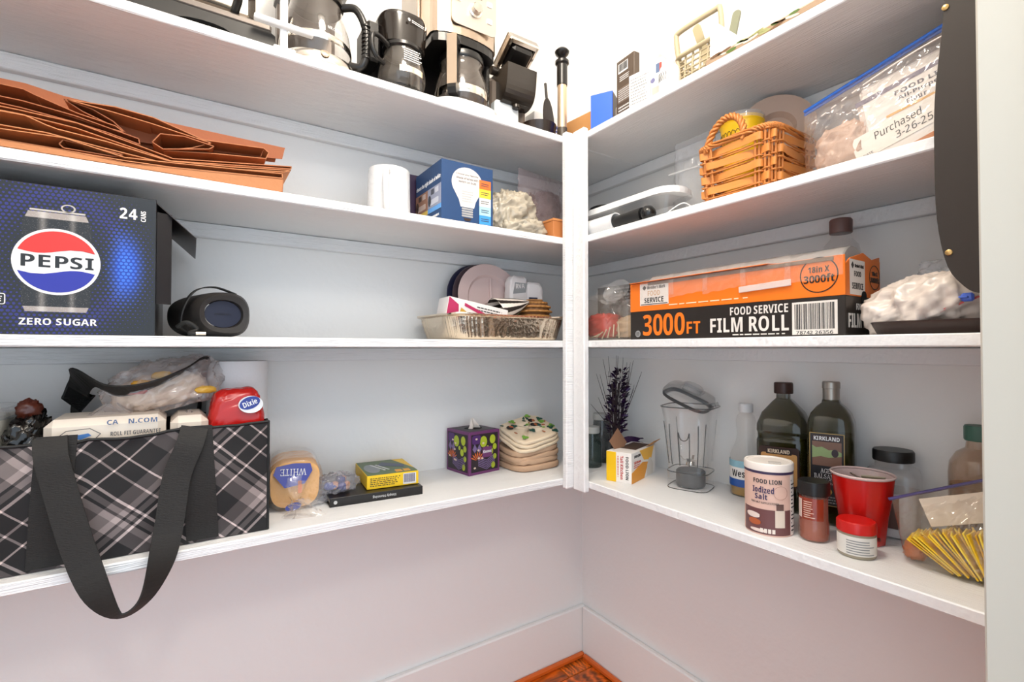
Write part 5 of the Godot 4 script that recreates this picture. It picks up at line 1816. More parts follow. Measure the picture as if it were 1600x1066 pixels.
func film_carton():
	var t = thing("film_roll_carton", "long orange and black carton of food service film", "box", Vector3(-0.2, S2, 0.72), RIGHT)
	var w := 0.473
	var h := 0.14
	var d := 0.14
	var orange := mat(Color(0.94, 0.47, 0.09), 0.35)
	var black := mat(Color(0.13, 0.105, 0.09), 0.4)
	var card := mat(Color(0.55, 0.45, 0.36), 0.7)
	var white := mat(Color(0.9, 0.87, 0.84), 0.4)
	var s := tool()
	box(s, Vector3(0, 0.034, 0), Vector3(w, 0.068, d), 0.001)
	obj("lower_box", s, black, t)
	s = tool()
	box(s, Vector3(0, 0.102, d / 2 - 0.001), Vector3(w, 0.068, 0.002), 0.0005)
	box(s, Vector3(0, 0.102, -d / 2 + 0.001), Vector3(w, 0.068, 0.002), 0.0005)
	box(s, Vector3(-w / 2 + 0.001, 0.1, 0), Vector3(0.002, 0.064, d - 0.004), 0.0005)
	prism(s, PackedVector2Array([Vector2(-d / 2 + 0.002, 0.068), Vector2(d / 2 - 0.002, 0.068), Vector2(d / 2 - 0.002, h + 0.004), Vector2(d / 2 - 0.035, h - 0.004), Vector2(0.0, h + 0.005), Vector2(-0.05, h - 0.008), Vector2(-d / 2 + 0.002, h - 0.02)]), 0.002, Transform3D(Basis(Vector3.UP, PI / 2), Vector3(w / 2 - 0.002, 0, 0)))
	obj("upper_box", s, orange, t)
	s = tool()
	box(s, Vector3(-0.06, h + 0.004, 0.02), Vector3(w * 0.72, 0.0015, 0.09), 0.0005, Transform3D(Basis(Vector3.RIGHT, 0.1), Vector3.ZERO))
	obj("lid_flap", s, orange, t)
	s = tool()
	lathe(s, disc_profile(0.045, -w * 0.46, w * 0.46), Transform3D(Basis(Vector3.BACK, -PI / 2), Vector3(0, 0.118, -0.01)), 36)
	obj("film_roll", s, pane(Color(0.85, 0.83, 0.8), 0.5, 0.15), t)
	# front print
	var f := fr(Vector3.BACK, Vector3(0, 0, d / 2 + 0.0003))
	txt(t, "3000", shift(f, -0.137, 0.034), 0.118, 0.05, orange)
	txt(t, "FT", shift(f, -0.056, 0.024), 0.034, 0.026, orange)
	txt(t, "FOOD SERVICE", shift(f, 0.087, 0.053), 0.114, 0.016, white)
	txt(t, "FILM ROLL", shift(f, 0.065, 0.026), 0.16, 0.029, white)
	fine(t, shift(f, 0.09, 0.006), 0.11, 0.005, 1, white, 5)
	barcode(t, shift(f, 0.188, 0.032), 0.074, 0.058, mat(grey(0.12)), white, 3)
	txt(t, "78742 26356", shift(f, 0.188, 0.0065, 0.0004), 0.06, 0.006, mat(grey(0.12)), "s")
	stamp(t, "seal", ellipse(0.008, 0.008, 20, Vector2(-0.212, 0.014)), f, mat(grey(0.6), 0.4))
	fine(t, shift(f, -0.212, 0.014, 0.0004), 0.01, 0.009, 3, black, 3)
	fine(t, shift(f, -0.02, 0.078), 0.2, 0.005, 1, mat(Color(0.98, 0.85, 0.7)), 5)
	var lab := shift(f, -0.163, 0.107)
	stamp(t, "maker_label", rect(0.084, 0.052), lab, white)
	stamp(t, "maker_emblem", PackedVector2Array([Vector2(-0.034, 0.016), Vector2(-0.028, 0.022), Vector2(-0.022, 0.016), Vector2(-0.028, 0.01)]), shift(lab, 0, 0, 0.0004), black)
	txt(t, "Member's Mark", shift(lab, 0.007, 0.016, 0.0004), 0.052, 0.008, black)
	txt(t, "FOOD", shift(lab, 0, 0.002, 0.0004), 0.036, 0.012, mat(Color(0.8, 0.65, 0.5)))
	txt(t, "SERVICE", shift(lab, 0, -0.014, 0.0004), 0.056, 0.012, black)
	stamp(t, "label_rule", rect(0.078, 0.0016, 0, Vector2(0, -0.0235)), shift(lab, 0, 0, 0.0004), black)
	# round size mark
	for q in [[f, 0.196, 0.106, 0.031], [fr(Vector3.RIGHT, Vector3(w / 2 + 0.0005, 0, 0)), 0.045, 0.105, 0.022]]:
		var c: Transform3D = shift(q[0], q[1], q[2])
		var rr: float = q[3]
		s = tool()
		var o := ellipse(rr, rr, 40)
		for k in 40:
			prism(s, PackedVector2Array([o[k], o[(k + 1) % 40], o[(k + 1) % 40] * 0.94, o[k] * 0.94]), 0.0004, c)
		obj("size_ring", s, black, t)
		txt(t, "18in X", shift(c, 0, rr * 0.32), rr * 1.1, rr * 0.36, black)
		txt(t, "3000ft", shift(c, 0, -rr * 0.2), rr * 1.6, rr * 0.46, black)
	# end print
	var g := fr(Vector3.RIGHT, Vector3(w / 2 + 0.0005, 0, 0))
	stamp(t, "end_label", rect(0.058, 0.06, 0, Vector2(-0.025, 0.1)), g, white)
	stamp(t, "maker_emblem", PackedVector2Array([Vector2(-0.049, 0.12), Vector2(-0.044, 0.126), Vector2(-0.039, 0.12), Vector2(-0.044, 0.114)]), shift(g, 0, 0, 0.0004), black)
	txt(t, "Member's Mark", shift(g, -0.018, 0.12, 0.0004), 0.034, 0.006, black)
	txt(t, "FOOD", shift(g, -0.025, 0.106, 0.0004), 0.026, 0.009, black)
	txt(t, "SERVICE", shift(g, -0.025, 0.085, 0.0004), 0.042, 0.011, black)
	txt(t, "FOOD SERVICE", shift(g, 0.005, 0.05), 0.07, 0.011, white)
	txt(t, "FILM ROLL", shift(g, -0.005, 0.026), 0.11, 0.024, white)
	stamp(t, "finger_hole_shade", rect(0.02, 0.024, 0.008, Vector2(0.0, 0.066)), g, mat(grey(0.02), 0.9), 0.0006)  # dark patch on the uncut end, painted as the shade in a hole
	# loose torn film over the front
	var rng := RandomNumberGenerator.new()
	rng.seed = 8
	for k in 5:
		s = tool()
		var x0 := -0.2 + k * 0.085
		var rows := []
		for i in 5:
			var row := PackedVector3Array()
			for j in 9:
				row.append(Vector3(x0 + j * 0.012, 0.094 + i * 0.0115 + j * 0.001 + rng.randf_range(-0.002, 0.002), d / 2 + 0.0035 + rng.randf_range(0, 0.003)))
			rows.append(row)
		skin(s, rows)
		obj("loose_film", s, pane(Color(0.95, 0.9, 0.86), 0.12, 0.05), t)
	s = tool()
	box(s, Vector3(0.105, 0.092, d / 2 + 0.004), Vector3(0.1, 0.012, 0.003), 0.001, Transform3D(Basis(Vector3.BACK, 0.04), Vector3.ZERO))
	obj("tape_strip", s, pane(Color(0.95, 0.9, 0.87), 0.6, 0.1), t)
	s = tool()
	box(s, Vector3(0.02, 0.1315, d / 2 + 0.0015), Vector3(0.4, 0.007, 0.002), 0.0005)
	obj("cutter_strip", s, mat(Color(0.55, 0.47, 0.4), 0.3, 0.5), t)

# ------------------------------------------------------------------ lowest shelf, left wall
func left_low():
	tote()
	tote_contents()
	bread()
	books()
	tissue_box()
	towels()

func tote():
	var t = thing("tote_bag", "black tote bag in white and grey diagonal plaid with long webbing handles", "tote bag", Vector3(-1.335, S1, 0.142))
	var w := 0.575
	var d := 0.235
	var h := 0.212
	var lines := func(q: float, seed_: float) -> float:
		# one family of stripes: broad grey bands with thin pale lines
		var p := fposmod(q + seed_, 1.0)
		var v := 0.0
		if p > 0.06 and p < 0.2: v = 0.36
		if p > 0.2 and p < 0.27: v = 0.62
		if p > 0.3 and p < 0.36: v = 0.42
		if p > 0.40 and p < 0.43: v = 0.9
		if p > 0.62 and p < 0.645: v = 0.7
		if p > 0.80 and p < 0.82: v = 0.95
		return v
	var tx := paint(512, 512, func(u, v):
		var a: float = lines.call(u * 1.0 + v * 1.0, 0.0)
		var b: float = lines.call(u * 1.0 - v * 1.0, 0.37)
		var k := clampf(a * 0.66 + b * 0.66, 0, 1)
		var weave := 0.94 + 0.06 * sin(u * 900) * sin(v * 900)
		return Color(0.085, 0.075, 0.08).lerp(Color(0.9, 0.82, 0.8), k) * weave)
	var plaid := textured(tx, 0.75)
	plaid.uv1_scale = Vector3(2.6, 1.0, 1)
	plaid.texture_repeat = true
	var wob := noise(0.6, 5)
	var lining := mat(grey(0.07), 0.8)
	# walls go up outside and come down inside
	var sides = [["front_panel", Vector3(-w / 2, 0, d / 2), Vector3(w / 2, 0, d / 2), Vector3(0, 0, 1)], ["end_panel", Vector3(w / 2, 0, d / 2), Vector3(w / 2, 0, -d / 2), Vector3(1, 0, 0)], ["back_panel", Vector3(w / 2, 0, -d / 2), Vector3(-w / 2, 0, -d / 2), Vector3(0, 0, -1)], ["end_panel", Vector3(-w / 2, 0, -d / 2), Vector3(-w / 2, 0, d / 2), Vector3(-1, 0, 0)]]
	for q in sides:
		for inner in 2:
			var rows := []
			for i in 13:
				var f := i / 12.0
				var row := PackedVector3Array()
				for j in 33:
					var g := j / 32.0
					var p: Vector3 = q[1].lerp(q[2], g)
					var edge := minf(1.0, minf(g, 1 - g) * 10)
					var out: float = (0.006 * sin(f * PI) + wob.get_noise_2d(g * 9, f * 6 + q[1].x * 30) * 0.007 * f) * edge
					var top := h - 0.008 * sin(g * PI) + wob.get_noise_2d(g * 7 + 40, q[1].z * 10) * 0.008 * edge
					row.append(p + q[3] * (out - inner * 0.003) + Vector3(0, 0.001 + f * top, 0))
				rows.append(row)
			var s := tool()
			skin(s, rows, false, {}, inner == 1)
			obj(q[0] if inner == 0 else "lining", s, plaid if inner == 0 else lining, t)
	var s := tool()
	box(s, Vector3(0, 0.002, 0), Vector3(w - 0.01, 0.003, d - 0.01), 0.0005)
	obj("bottom", s, lining, t)
	# piping along the edges
	s = tool()
	for q in sides:
		var path := []
		for j in 33:
			var g := j / 32.0
			var p: Vector3 = q[1].lerp(q[2], g)
			var edge := minf(1.0, minf(g, 1 - g) * 10)
			var top := h - 0.008 * sin(g * PI) + wob.get_noise_2d(g * 7 + 40, q[1].z * 10) * 0.008 * edge
			path.append(p + q[3] * (wob.get_noise_2d(g * 9, 6 + q[1].x * 30) * 0.007 * edge) + Vector3(0, top, 0))
		tube(s, path, 0.0028, 6)
		tube(s, [q[2] + Vector3(0, 0.002, 0), q[2] + Vector3(0, h, 0)], 0.0026, 6)
	obj("piping", s, mat(grey(0.06), 0.6), t)
	# webbing: two bands sewn on the front, their loop hanging over the shelf edge
	var ribs := noise_image(64, 0.2, 44, 0.2, 6.0)
	var web := bumpy(Color(0.1, 0.09, 0.08), 0.7, ribs, 0.12, Vector3(40, 40, 40))
	for x in [-0.02, 0.168]:
		s = tool()
		var path := []
		for i in 13:
			var f := i / 12.0
			path.append(Vector3(x + (0.012 if x > 0 else -0.01) * (1 - f), 0.006 + f * (h - 0.004), d / 2 + 0.0022 + 0.0065 * sin(f * PI)))
		band(s, path, Vector3(0.05, 0, 0), 0.0022)
		obj("sewn_webbing", s, web, t)
	var z0 := d / 2 + 0.008
	var pts := [Vector3(-0.028, h + 0.0, z0 - 0.004), Vector3(-0.024, h - 0.03, z0 + 0.01), Vector3(-0.012, 0.13, z0 + 0.016), Vector3(0.012, 0.04, z0 + 0.03), Vector3(0.04, -0.04, z0 + 0.045), Vector3(0.066, -0.077, z0 + 0.045), Vector3(0.098, -0.062, z0 + 0.045), Vector3(0.118, -0.015, z0 + 0.042), Vector3(0.13, 0.05, z0 + 0.03), Vector3(0.14, 0.13, z0 + 0.016), Vector3(0.158, h - 0.03, z0 + 0.01), Vector3(0.166, h, z0 - 0.004)]
	var loop := curve(pts, 66)
	var widths := []
	for i in loop.size():
		var f := i / float(loop.size() - 1)
		# the band turns edge-on at the bottom of the loop
		var twist := sin(PI * clampf((f - 0.3) / 0.42, 0, 1))
		var dd: Vector3 = (loop[mini(i + 1, loop.size() - 1)] - loop[maxi(i - 1, 0)]).normalized()
		var flat := Vector3(0, 0, 1).cross(dd).normalized()
		if flat.x < 0 and f < 0.45:
			flat = -flat
		var wv := (flat * (1.0 - 0.62 * twist) + Vector3(0, 0, 1) * (0.75 * twist)).normalized()
		widths.append(wv * 0.042 * (1 if flat.x >= 0 or f < 0.45 else 1))
	for i in range(1, widths.size()):
		if widths[i].dot(widths[i - 1]) < 0:
			widths[i] = -widths[i]
	s = tool()
	band(s, loop, widths, 0.003)
	obj("front_handle", s, web, t)
	# rear handle lies over the contents
	pts = [Vector3(-0.03, h - 0.01, -d / 2 + 0.004), Vector3(-0.02, h + 0.06, -0.06), Vector3(-0.005, h + 0.09, 0.0), Vector3(0.04, h + 0.068, 0.05), Vector3(0.09, h + 0.073, 0.06), Vector3(0.14, h + 0.095, 0.035), Vector3(0.168, h + 0.112, 0.0), Vector3(0.176, h + 0.08, -0.06), Vector3(0.175, h - 0.01, -d / 2 + 0.004)]
	loop = curve(pts, 48)
	widths = []
	for i in loop.size():
		var dd: Vector3 = (loop[mini(i + 1, loop.size() - 1)] - loop[maxi(i - 1, 0)]).normalized()
		var nn := dd.cross(Vector3(0.1, 0.75, 0.65)).normalized()
		widths.append(nn.cross(dd).normalized().lerp(nn, 0.35).normalized() * 0.05)
		if i > 0 and widths[i].dot(widths[i - 1]) < 0:
			widths[i] = -widths[i]
	s = tool()
	band(s, loop, widths, 0.003)
	obj("rear_handle", s, web, t)

func tote_contents():
	var cream := mat(Color(0.9, 0.85, 0.79), 0.6)
	var film := pane(Color(0.9, 0.84, 0.82), 0.2, 0.1)
	var ink := mat(Color(0.3, 0.3, 0.32))
	# two wrapped stacks of paper towels
	for a in [[-1.297, 0.165, 0.185, "wrapped stack of white paper with printed roll guarantee in the tote", 0], [-1.178, 0.06, 0.165, "plain wrapped stack of white napkins in the tote", 1]]:
		var t = thing("paper_stack", a[3], "paper stack", Vector3(a[0], S1 + 0.006, 0.17), 0.02)
		var s := tool()
		box(s, Vector3(0, 0.115, 0), Vector3(a[1], 0.23 if a[4] == 0 else 0.218, 0.13), 0.012)
		obj("paper", s, cream, t)
		s = tool()
		var rows := []
		var n := noise(1.6, 71 + a[4], 3, true)
		for i in 12:
			var f := i / 11.0
			var row := PackedVector3Array()
			for j in 48:
				var e := around(-TAU * j / 48, 7.0)
				var k: float = 1.03 + 0.035 * n.get_noise_3d(e.x * 30, f * 25, e.y * 30)
				var shrink := 1.0 if i < 9 else 1.0 - (i - 8) * 0.3
				row.append(Vector3(e.x * a[1] / 2 * k * shrink, 0.02 + f * (0.225 if a[4] == 0 else 0.206) + (0.006 * n.get_noise_2d(j, i) if i > 8 else 0.0), e.y * 0.066 * k * shrink))
			rows.append(row)
		skin(s, rows, true)
		obj("wrapper", s, film, t)
		if a[4] == 0:
			var f := fr(Vector3.BACK, Vector3(0, 0.2, 0.0705))
			txt(t, "CA    N.COM", shift(f, 0.035, 0.022), 0.07, 0.008, mat(Color(0.3, 0.4, 0.55)))
			txt(t, "ROLL FIT GUARANTEE", shift(f, 0.04, 0.002), 0.07, 0.007, ink)
			fine(t, shift(f, 0.04, -0.014), 0.07, 0.02, 4, mat(grey(0.55)), 8)
			var s2 := tool()
			var hexa := [Vector2(-0.066, 0.0), Vector2(-0.052, 0.012), Vector2(-0.022, 0.014), Vector2(-0.008, 0.004), Vector2(-0.022, -0.012), Vector2(-0.052, -0.012)]
			for k in 6:
				tube(s2, [f * Vector3(hexa[k].x, hexa[k].y, 0.001), f * Vector3(hexa[(k + 1) % 6].x, hexa[(k + 1) % 6].y, 0.001)], 0.0006, 5)
			obj("emblem_outline", s2, ink, t)
			stamp(t, "emblem_print", PackedVector2Array([Vector2(-0.052, 0.002), Vector2(-0.024, 0.006), Vector2(-0.02, 0.002), Vector2(-0.034, -0.004)]), shift(f, 0, 0, 0.0006), mat(Color(0.25, 0.45, 0.7)))
	# red pack at the right end
	var t = thing("red_pack", "glossy red pack with a blue and white emblem at the tote's end", "pack", Vector3(-1.098, S1 + 0.006, 0.19))
	var s := tool()
	lump(s, Vector3(0.095, 0.268, 0.075), 0.003, 0.5, 52, 5.0, 48, 34)
	obj("wrapper", s, mat(Color(0.75, 0.1, 0.08), 0.22), t)
	var f := Transform3D(Basis(Vector3.RIGHT, -0.15) * Basis(Vector3.UP, 0.1), Vector3(0.022, 0.238, 0.0385))
	stamp(t, "emblem_white", ellipse(0.022, 0.017, 24), f, mat(grey(0.9), 0.3), 0.003)
	stamp(t, "emblem_blue", ellipse(0.019, 0.012, 24), shift(f, -0.002, 0.003, 0.003, 0.35), mat(Color(0.12, 0.2, 0.55), 0.3), 0.0006)
	txt(t, "Dixie", shift(f, -0.002, 0.003, 0.0036, 0.35), 0.026, 0.011, mat(grey(0.92)))
	# yellow-printed plastic bag on top
	t = thing("snack_bag", "crumpled clear bag with yellow and red print on top of the tote", "bag", Vector3(-1.205, S1 + 0.236, 0.125), 0.1)
	s = tool()
	lump(s, Vector3(0.19, 0.092, 0.12), 0.012, 0.33, 57, 2.4, 72, 44, Vector3.ZERO, Transform3D(Basis(Vector3.BACK, 0.22), Vector3.ZERO))
	obj("film", s, pane(Color(0.94, 0.88, 0.86), 0.24, 0.07), t)
	s = tool()
	lump(s, Vector3(0.15, 0.06, 0.08), 0.008, 0.5, 58, 2.3, 40, 24, Vector3(-0.01, 0.008, 0), Transform3D(Basis(Vector3.BACK, 0.22), Vector3.ZERO))
	obj("filling", s, mat(Color(0.9, 0.8, 0.7), 0.5), t)
	for a in [[-0.05, 0.045, 0.045, Color(0.9, 0.66, 0.15)], [-0.02, 0.06, 0.04, Color(0.9, 0.7, 0.2)], [-0.062, 0.034, 0.05, Color(0.75, 0.2, 0.15)], [0.05, 0.03, 0.052, Color(0.88, 0.68, 0.25)]]:
		s = tool()
		lump(s, Vector3(0.035, 0.014, 0.012), 0.002, 3.0, int(a[0] * 1000), 2.4, 20, 12, Vector3(a[0], a[1], a[2]))
		obj("print_patch", s, mat(a[3], 0.35), t)
	# paper towel roll
	t = thing("paper_roll", "white paper towel roll standing at the back of the tote", "paper roll", Vector3(-1.088, S1 + 0.006, 0.0))
	t.position.z = 0.078
	s = tool()
	lathe(s, [Vector2(0.019, 0), Vector2(0.058, 0), Vector2(0.06, 0.003), Vector2(0.06, 0.318), Vector2(0.058, 0.322), Vector2(0.019, 0.322), Vector2(0.019, 0)], Transform3D.IDENTITY, 48)
	obj("paper", s, bumpy(grey(0.9), 0.85, noise_image(128, 0.1, 24), 0.1, Vector3(14, 14, 14)), t)
	s = tool()
	lathe(s, [Vector2(0.0192, 0.01), Vector2(0.0192, 0.321), Vector2(0.0175, 0.321), Vector2(0.0175, 0.01)], Transform3D.IDENTITY, 32)
	lathe(s, [Vector2(0, 0.2), Vector2(0.0175, 0.2)], Transform3D.IDENTITY, 24)
	obj("core", s, mat(Color(0.4, 0.38, 0.37), 0.8), t)
	# dark bag and clear tub at the left
	t = thing("dark_bag", "shiny black plastic bag stuffed in the left of the tote", "bag", Vector3(-1.403, S1 + 0.006, 0.17))
	s = tool()
	lump(s, Vector3(0.048, 0.24, 0.13), 0.010, 0.6, 66, 3.0, 52, 48)
	obj("film", s, mat(Color(0.06, 0.055, 0.05), 0.18), t)
	s = tool()
	lump(s, Vector3(0.03, 0.03, 0.03), 0.003, 3.0, 68, 2.3, 20, 14, Vector3(0.0, 0.232, 0.02))
	obj("brown_item", s, mat(Color(0.3, 0.12, 0.07), 0.3), t)
	t = thing("cream_tub", "cream plastic tub with a clear lid at the far left of the tote", "tub", Vector3(-1.488, S1 + 0.006, 0.15))
	s = tool()
	lathe(s, [Vector2(0, 0), Vector2(0.85, 0), Vector2(0.9, 0.01), Vector2(1.0, 0.235), Vector2(0.96, 0.235), Vector2(0.86, 0.012), Vector2(0, 0.012)], Transform3D.IDENTITY, 44, 0.058, 0.072, 4.0)
	obj("body", s, mat(Color(0.82, 0.79, 0.72), 0.4), t)
	s = tool()
	lathe(s, [Vector2(1.02, 0.232), Vector2(1.05, 0.24), Vector2(1.02, 0.252), Vector2(0, 0.254)], Transform3D.IDENTITY, 44, 0.058, 0.072, 4.0)
	obj("lid", s, pane(grey(0.8), 0.4, 0.1), t)

func bread():
	var t = thing("bread_bag", "bagged white bread loaf with a blue label and gathered end", "bread", Vector3(-0.976, S1, 0.115), -0.12)
	var crust := bumpy(Color(0.90, 0.68, 0.42), 0.6, noise_image(128, 0.06, 27), 0.15, Vector3(9, 9, 9))
	for k in 6:
		var s := tool()
		var pts := PackedVector2Array()
		for i in 28:
			var a := TAU * i / 28
			var e := around(a, 3.0)
			pts.append(Vector2(e.x * 0.049 * (1.0 + 0.1 * maxf(0, e.y)), 0.055 + e.y * 0.05))
		prism(s, pts, 0.019, Transform3D(Basis(Vector3.RIGHT, 0.06), Vector3(0.001 * sin(k * 2.0), 0.003, -0.075 + k * 0.0215)))
		obj("slice", s, crust, t)
	# bag
	var n := noise(1.4, 29, 3, true)
	var rows := []
	for i in 22:
		var f := i / 21.0
		var z := lerpf(-0.09, 0.088, f)
		var k := 1.07
		if f > 0.8:
			k = lerpf(1.07, 0.12, pow((f - 0.8) / 0.2, 0.8))
		if f < 0.04:
			k = 0.8
		var row := PackedVector3Array()
		for j in 48:
			var e := around(TAU * j / 48, 3.0)
			var kk: float = k + 0.05 * n.get_noise_3d(e.x * 20, e.y * 20, f * 40) * (1 + 2 * maxf(0, f - 0.75))
			row.append(Vector3(e.x * 0.052 * kk, maxf(0.0006, lerpf(0.056, 0.03, clampf((f - 0.8) * 5, 0, 1)) + e.y * 0.053 * kk), z))
		rows.append(row)
	# gathered tail flares out again
	for i in 5:
		var row := PackedVector3Array()
		for j in 48:
			var a := TAU * j / 48
			var k := (0.008 + i * 0.0065) * (1.0 + 0.35 * sin(a * 7 + i))
			row.append(Vector3(cos(a) * k + 0.004 * i, maxf(0.001, 0.027 - i * 0.004 + sin(a) * k * 0.7), 0.09 + i * 0.006))
		rows.append(row)
	var s := tool()
	skin(s, rows, true, {}, true)
	obj("bag_film", s, pane(Color(0.9, 0.86, 0.82), 0.1, 0.06), t)
	# blue label, upside down, on the end
	var f := Transform3D(Basis(Vector3.RIGHT, -0.35), Vector3(-0.004, 0.079, 0.066))
	var lab := PackedVector2Array([Vector2(-0.04, 0.006), Vector2(-0.034, 0.022), Vector2(0.0, 0.027), Vector2(0.034, 0.024), Vector2(0.038, 0.008), Vector2(0.022, -0.018), Vector2(-0.018, -0.024)])
	stamp(t, "blue_label", lab, f, mat(Color(0.08, 0.13, 0.52), 0.3), 0.0008)
	txt(t, "WHITE", shift(f, 0.0, 0.008, 0.001, PI - 0.06), 0.052, 0.014, mat(grey(0.8)), "r")
	stamp(t, "orange_print", rect(0.008, 0.026, 0.002, Vector2(0.012, -0.024)), shift(f, 0, 0, 0.0004), mat(Color(0.75, 0.4, 0.2), 0.4))
	stamp(t, "blue_print", ellipse(0.016, 0.008, 20, Vector2(-0.014, -0.062)), shift(f, 0, 0, 0.0, 0.2), mat(Color(0.1, 0.15, 0.5), 0.3), 0.0008)

func books():
	var t = thing("book", "black hardcover book lying flat with its spine to the room", "book", Vector3(-0.8, S1, 0.098), -0.08)
	var s := tool()
	box(s, Vector3(0, 0.0015, 0), Vector3(0.215, 0.003, 0.205), 0.0006)
	box(s, Vector3(0, 0.0185, 0), Vector3(0.215, 0.003, 0.205), 0.0006)
	box(s, Vector3(0, 0.01, 0.101), Vector3(0.215, 0.018, 0.003), 0.0008)
	obj("cover", s, mat(Color(0.09, 0.075, 0.07), 0.35), t)
	s = tool()
	box(s, Vector3(0, 0.01, -0.002), Vector3(0.208, 0.0135, 0.198), 0.0005)
	obj("pages", s, mat(Color(0.87, 0.83, 0.77), 0.8), t)
	var f := fr(Vector3.BACK, Vector3(0, 0.01, 0.1027))
	txt(t, "Simply Stunning", shift(f, 0.015, 0, 0, PI), 0.055, 0.0075, mat(grey(0.75)), "b")
	stamp(t, "spine_mark", ellipse(0.004, 0.004, 14, Vector2(-0.095, 0)), f, mat(grey(0.75)))
	# yellow box on it
	t = thing("yellow_box", "flat yellow and green box with a barcode lying on the black book", "box", Vector3(-0.757, S1 + 0.0205, 0.105), -0.1)
	var yellow := mat(Color(0.93, 0.76, 0.06), 0.4)
	s = tool()
	box(s, Vector3(0, 0.0165, 0), Vector3(0.125, 0.032, 0.15), 0.001)
	obj("body", s, yellow, t)
	f = fr(Vector3.BACK, Vector3(0, 0.0165, 0.0753))
	fine(t, shift(f, -0.02, 0), 0.07, 0.022, 5, mat(Color(0.3, 0.25, 0.1)), 12)
	barcode(t, shift(f, 0.04, 0.0), 0.032, 0.026, mat(Color(0.35, 0.3, 0.4)), mat(grey(0.85)), 12)
	var g := fr(Vector3.UP, Vector3(0, 0.0328, 0), Vector3.FORWARD)
	stamp(t, "top_print", PackedVector2Array([Vector2(-0.061, -0.073), Vector2(0.061, -0.073), Vector2(0.061, -0.045), Vector2(0.03, 0.073), Vector2(-0.061, 0.073)]), g, mat(Color(0.25, 0.36, 0.16), 0.35))
	stamp(t, "top_print", PackedVector2Array([Vector2(-0.02, 0.02), Vector2(0.04, -0.02), Vector2(0.048, 0.0), Vector2(0.0, 0.05)]), shift(g, 0, 0, 0.0004), mat(Color(0.15, 0.22, 0.36), 0.35))
	stamp(t, "top_print", ellipse(0.018, 0.045, 20, Vector2(-0.038, -0.01)), shift(g, 0, 0, 0.0004), mat(Color(0.5, 0.53, 0.55), 0.35))
	fine(t, shift(g, -0.018, 0.0, 0.0008, 1.9), 0.075, 0.022, 2, mat(grey(0.88)), 47)
	for p in [Vector2(0.018, -0.06), Vector2(0.038, -0.06), Vector2(0.018, -0.048), Vector2(0.038, -0.048)]:
		stamp(t, "orange_print", rect(0.016, 0.009, 0.001, p), shift(g, 0, 0, 0.0004), mat(Color(0.9, 0.62, 0.12), 0.4))
	# little bag of blue wrapped sweets
	t = thing("candy_bag", "small clear bag with blue wrapped sweets beside the book", "bag", Vector3(-0.888, S1 + 0.0215, 0.14), 0.3)
	s = tool()
	lump(s, Vector3(0.1, 0.038, 0.075), 0.006, 1.6, 93, 2.3, 48, 26)
	obj("film", s, pane(Color(0.75, 0.74, 0.76), 0.26, 0.08), t)
	for a in [[0.012, 0.004, 0.012, 0.5], [-0.012, 0.006, 0.0, -0.4], [0.02, 0.012, -0.014, 1.2]]:
		s = tool()
		lump(s, Vector3(0.034, 0.016, 0.018), 0.002, 3.0, 95, 3.0, 22, 14, Vector3.ZERO, Transform3D(Basis(Vector3.UP, a[3]), Vector3(a[0], a[1], a[2])))
		obj("sweet", s, mat(Color(0.1, 0.16, 0.52), 0.25), t)
		s = tool()
		lump(s, Vector3(0.016, 0.018, 0.01), 0.001, 3.0, 96, 3.0, 18, 12, Vector3.ZERO, Transform3D(Basis(Vector3.UP, a[3]), Vector3(a[0] + 0.004, a[1], a[2] + 0.006)))
		obj("sweet_label", s, mat(Color(0.75, 0.5, 0.35), 0.3), t)
	s = tool()
	lump(s, Vector3(0.05, 0.022, 0.04), 0.006, 2.0, 99, 2.2, 32, 18)
	var loose = obj("loose_wrapper", s, pane(Color(0.82, 0.82, 0.85), 0.3, 0.08))
	loose.position = Vector3(-0.93, S1 + 0.0005, 0.14)
	tag(loose, "empty clear wrapper crumpled at the book's left corner", "wrapper")

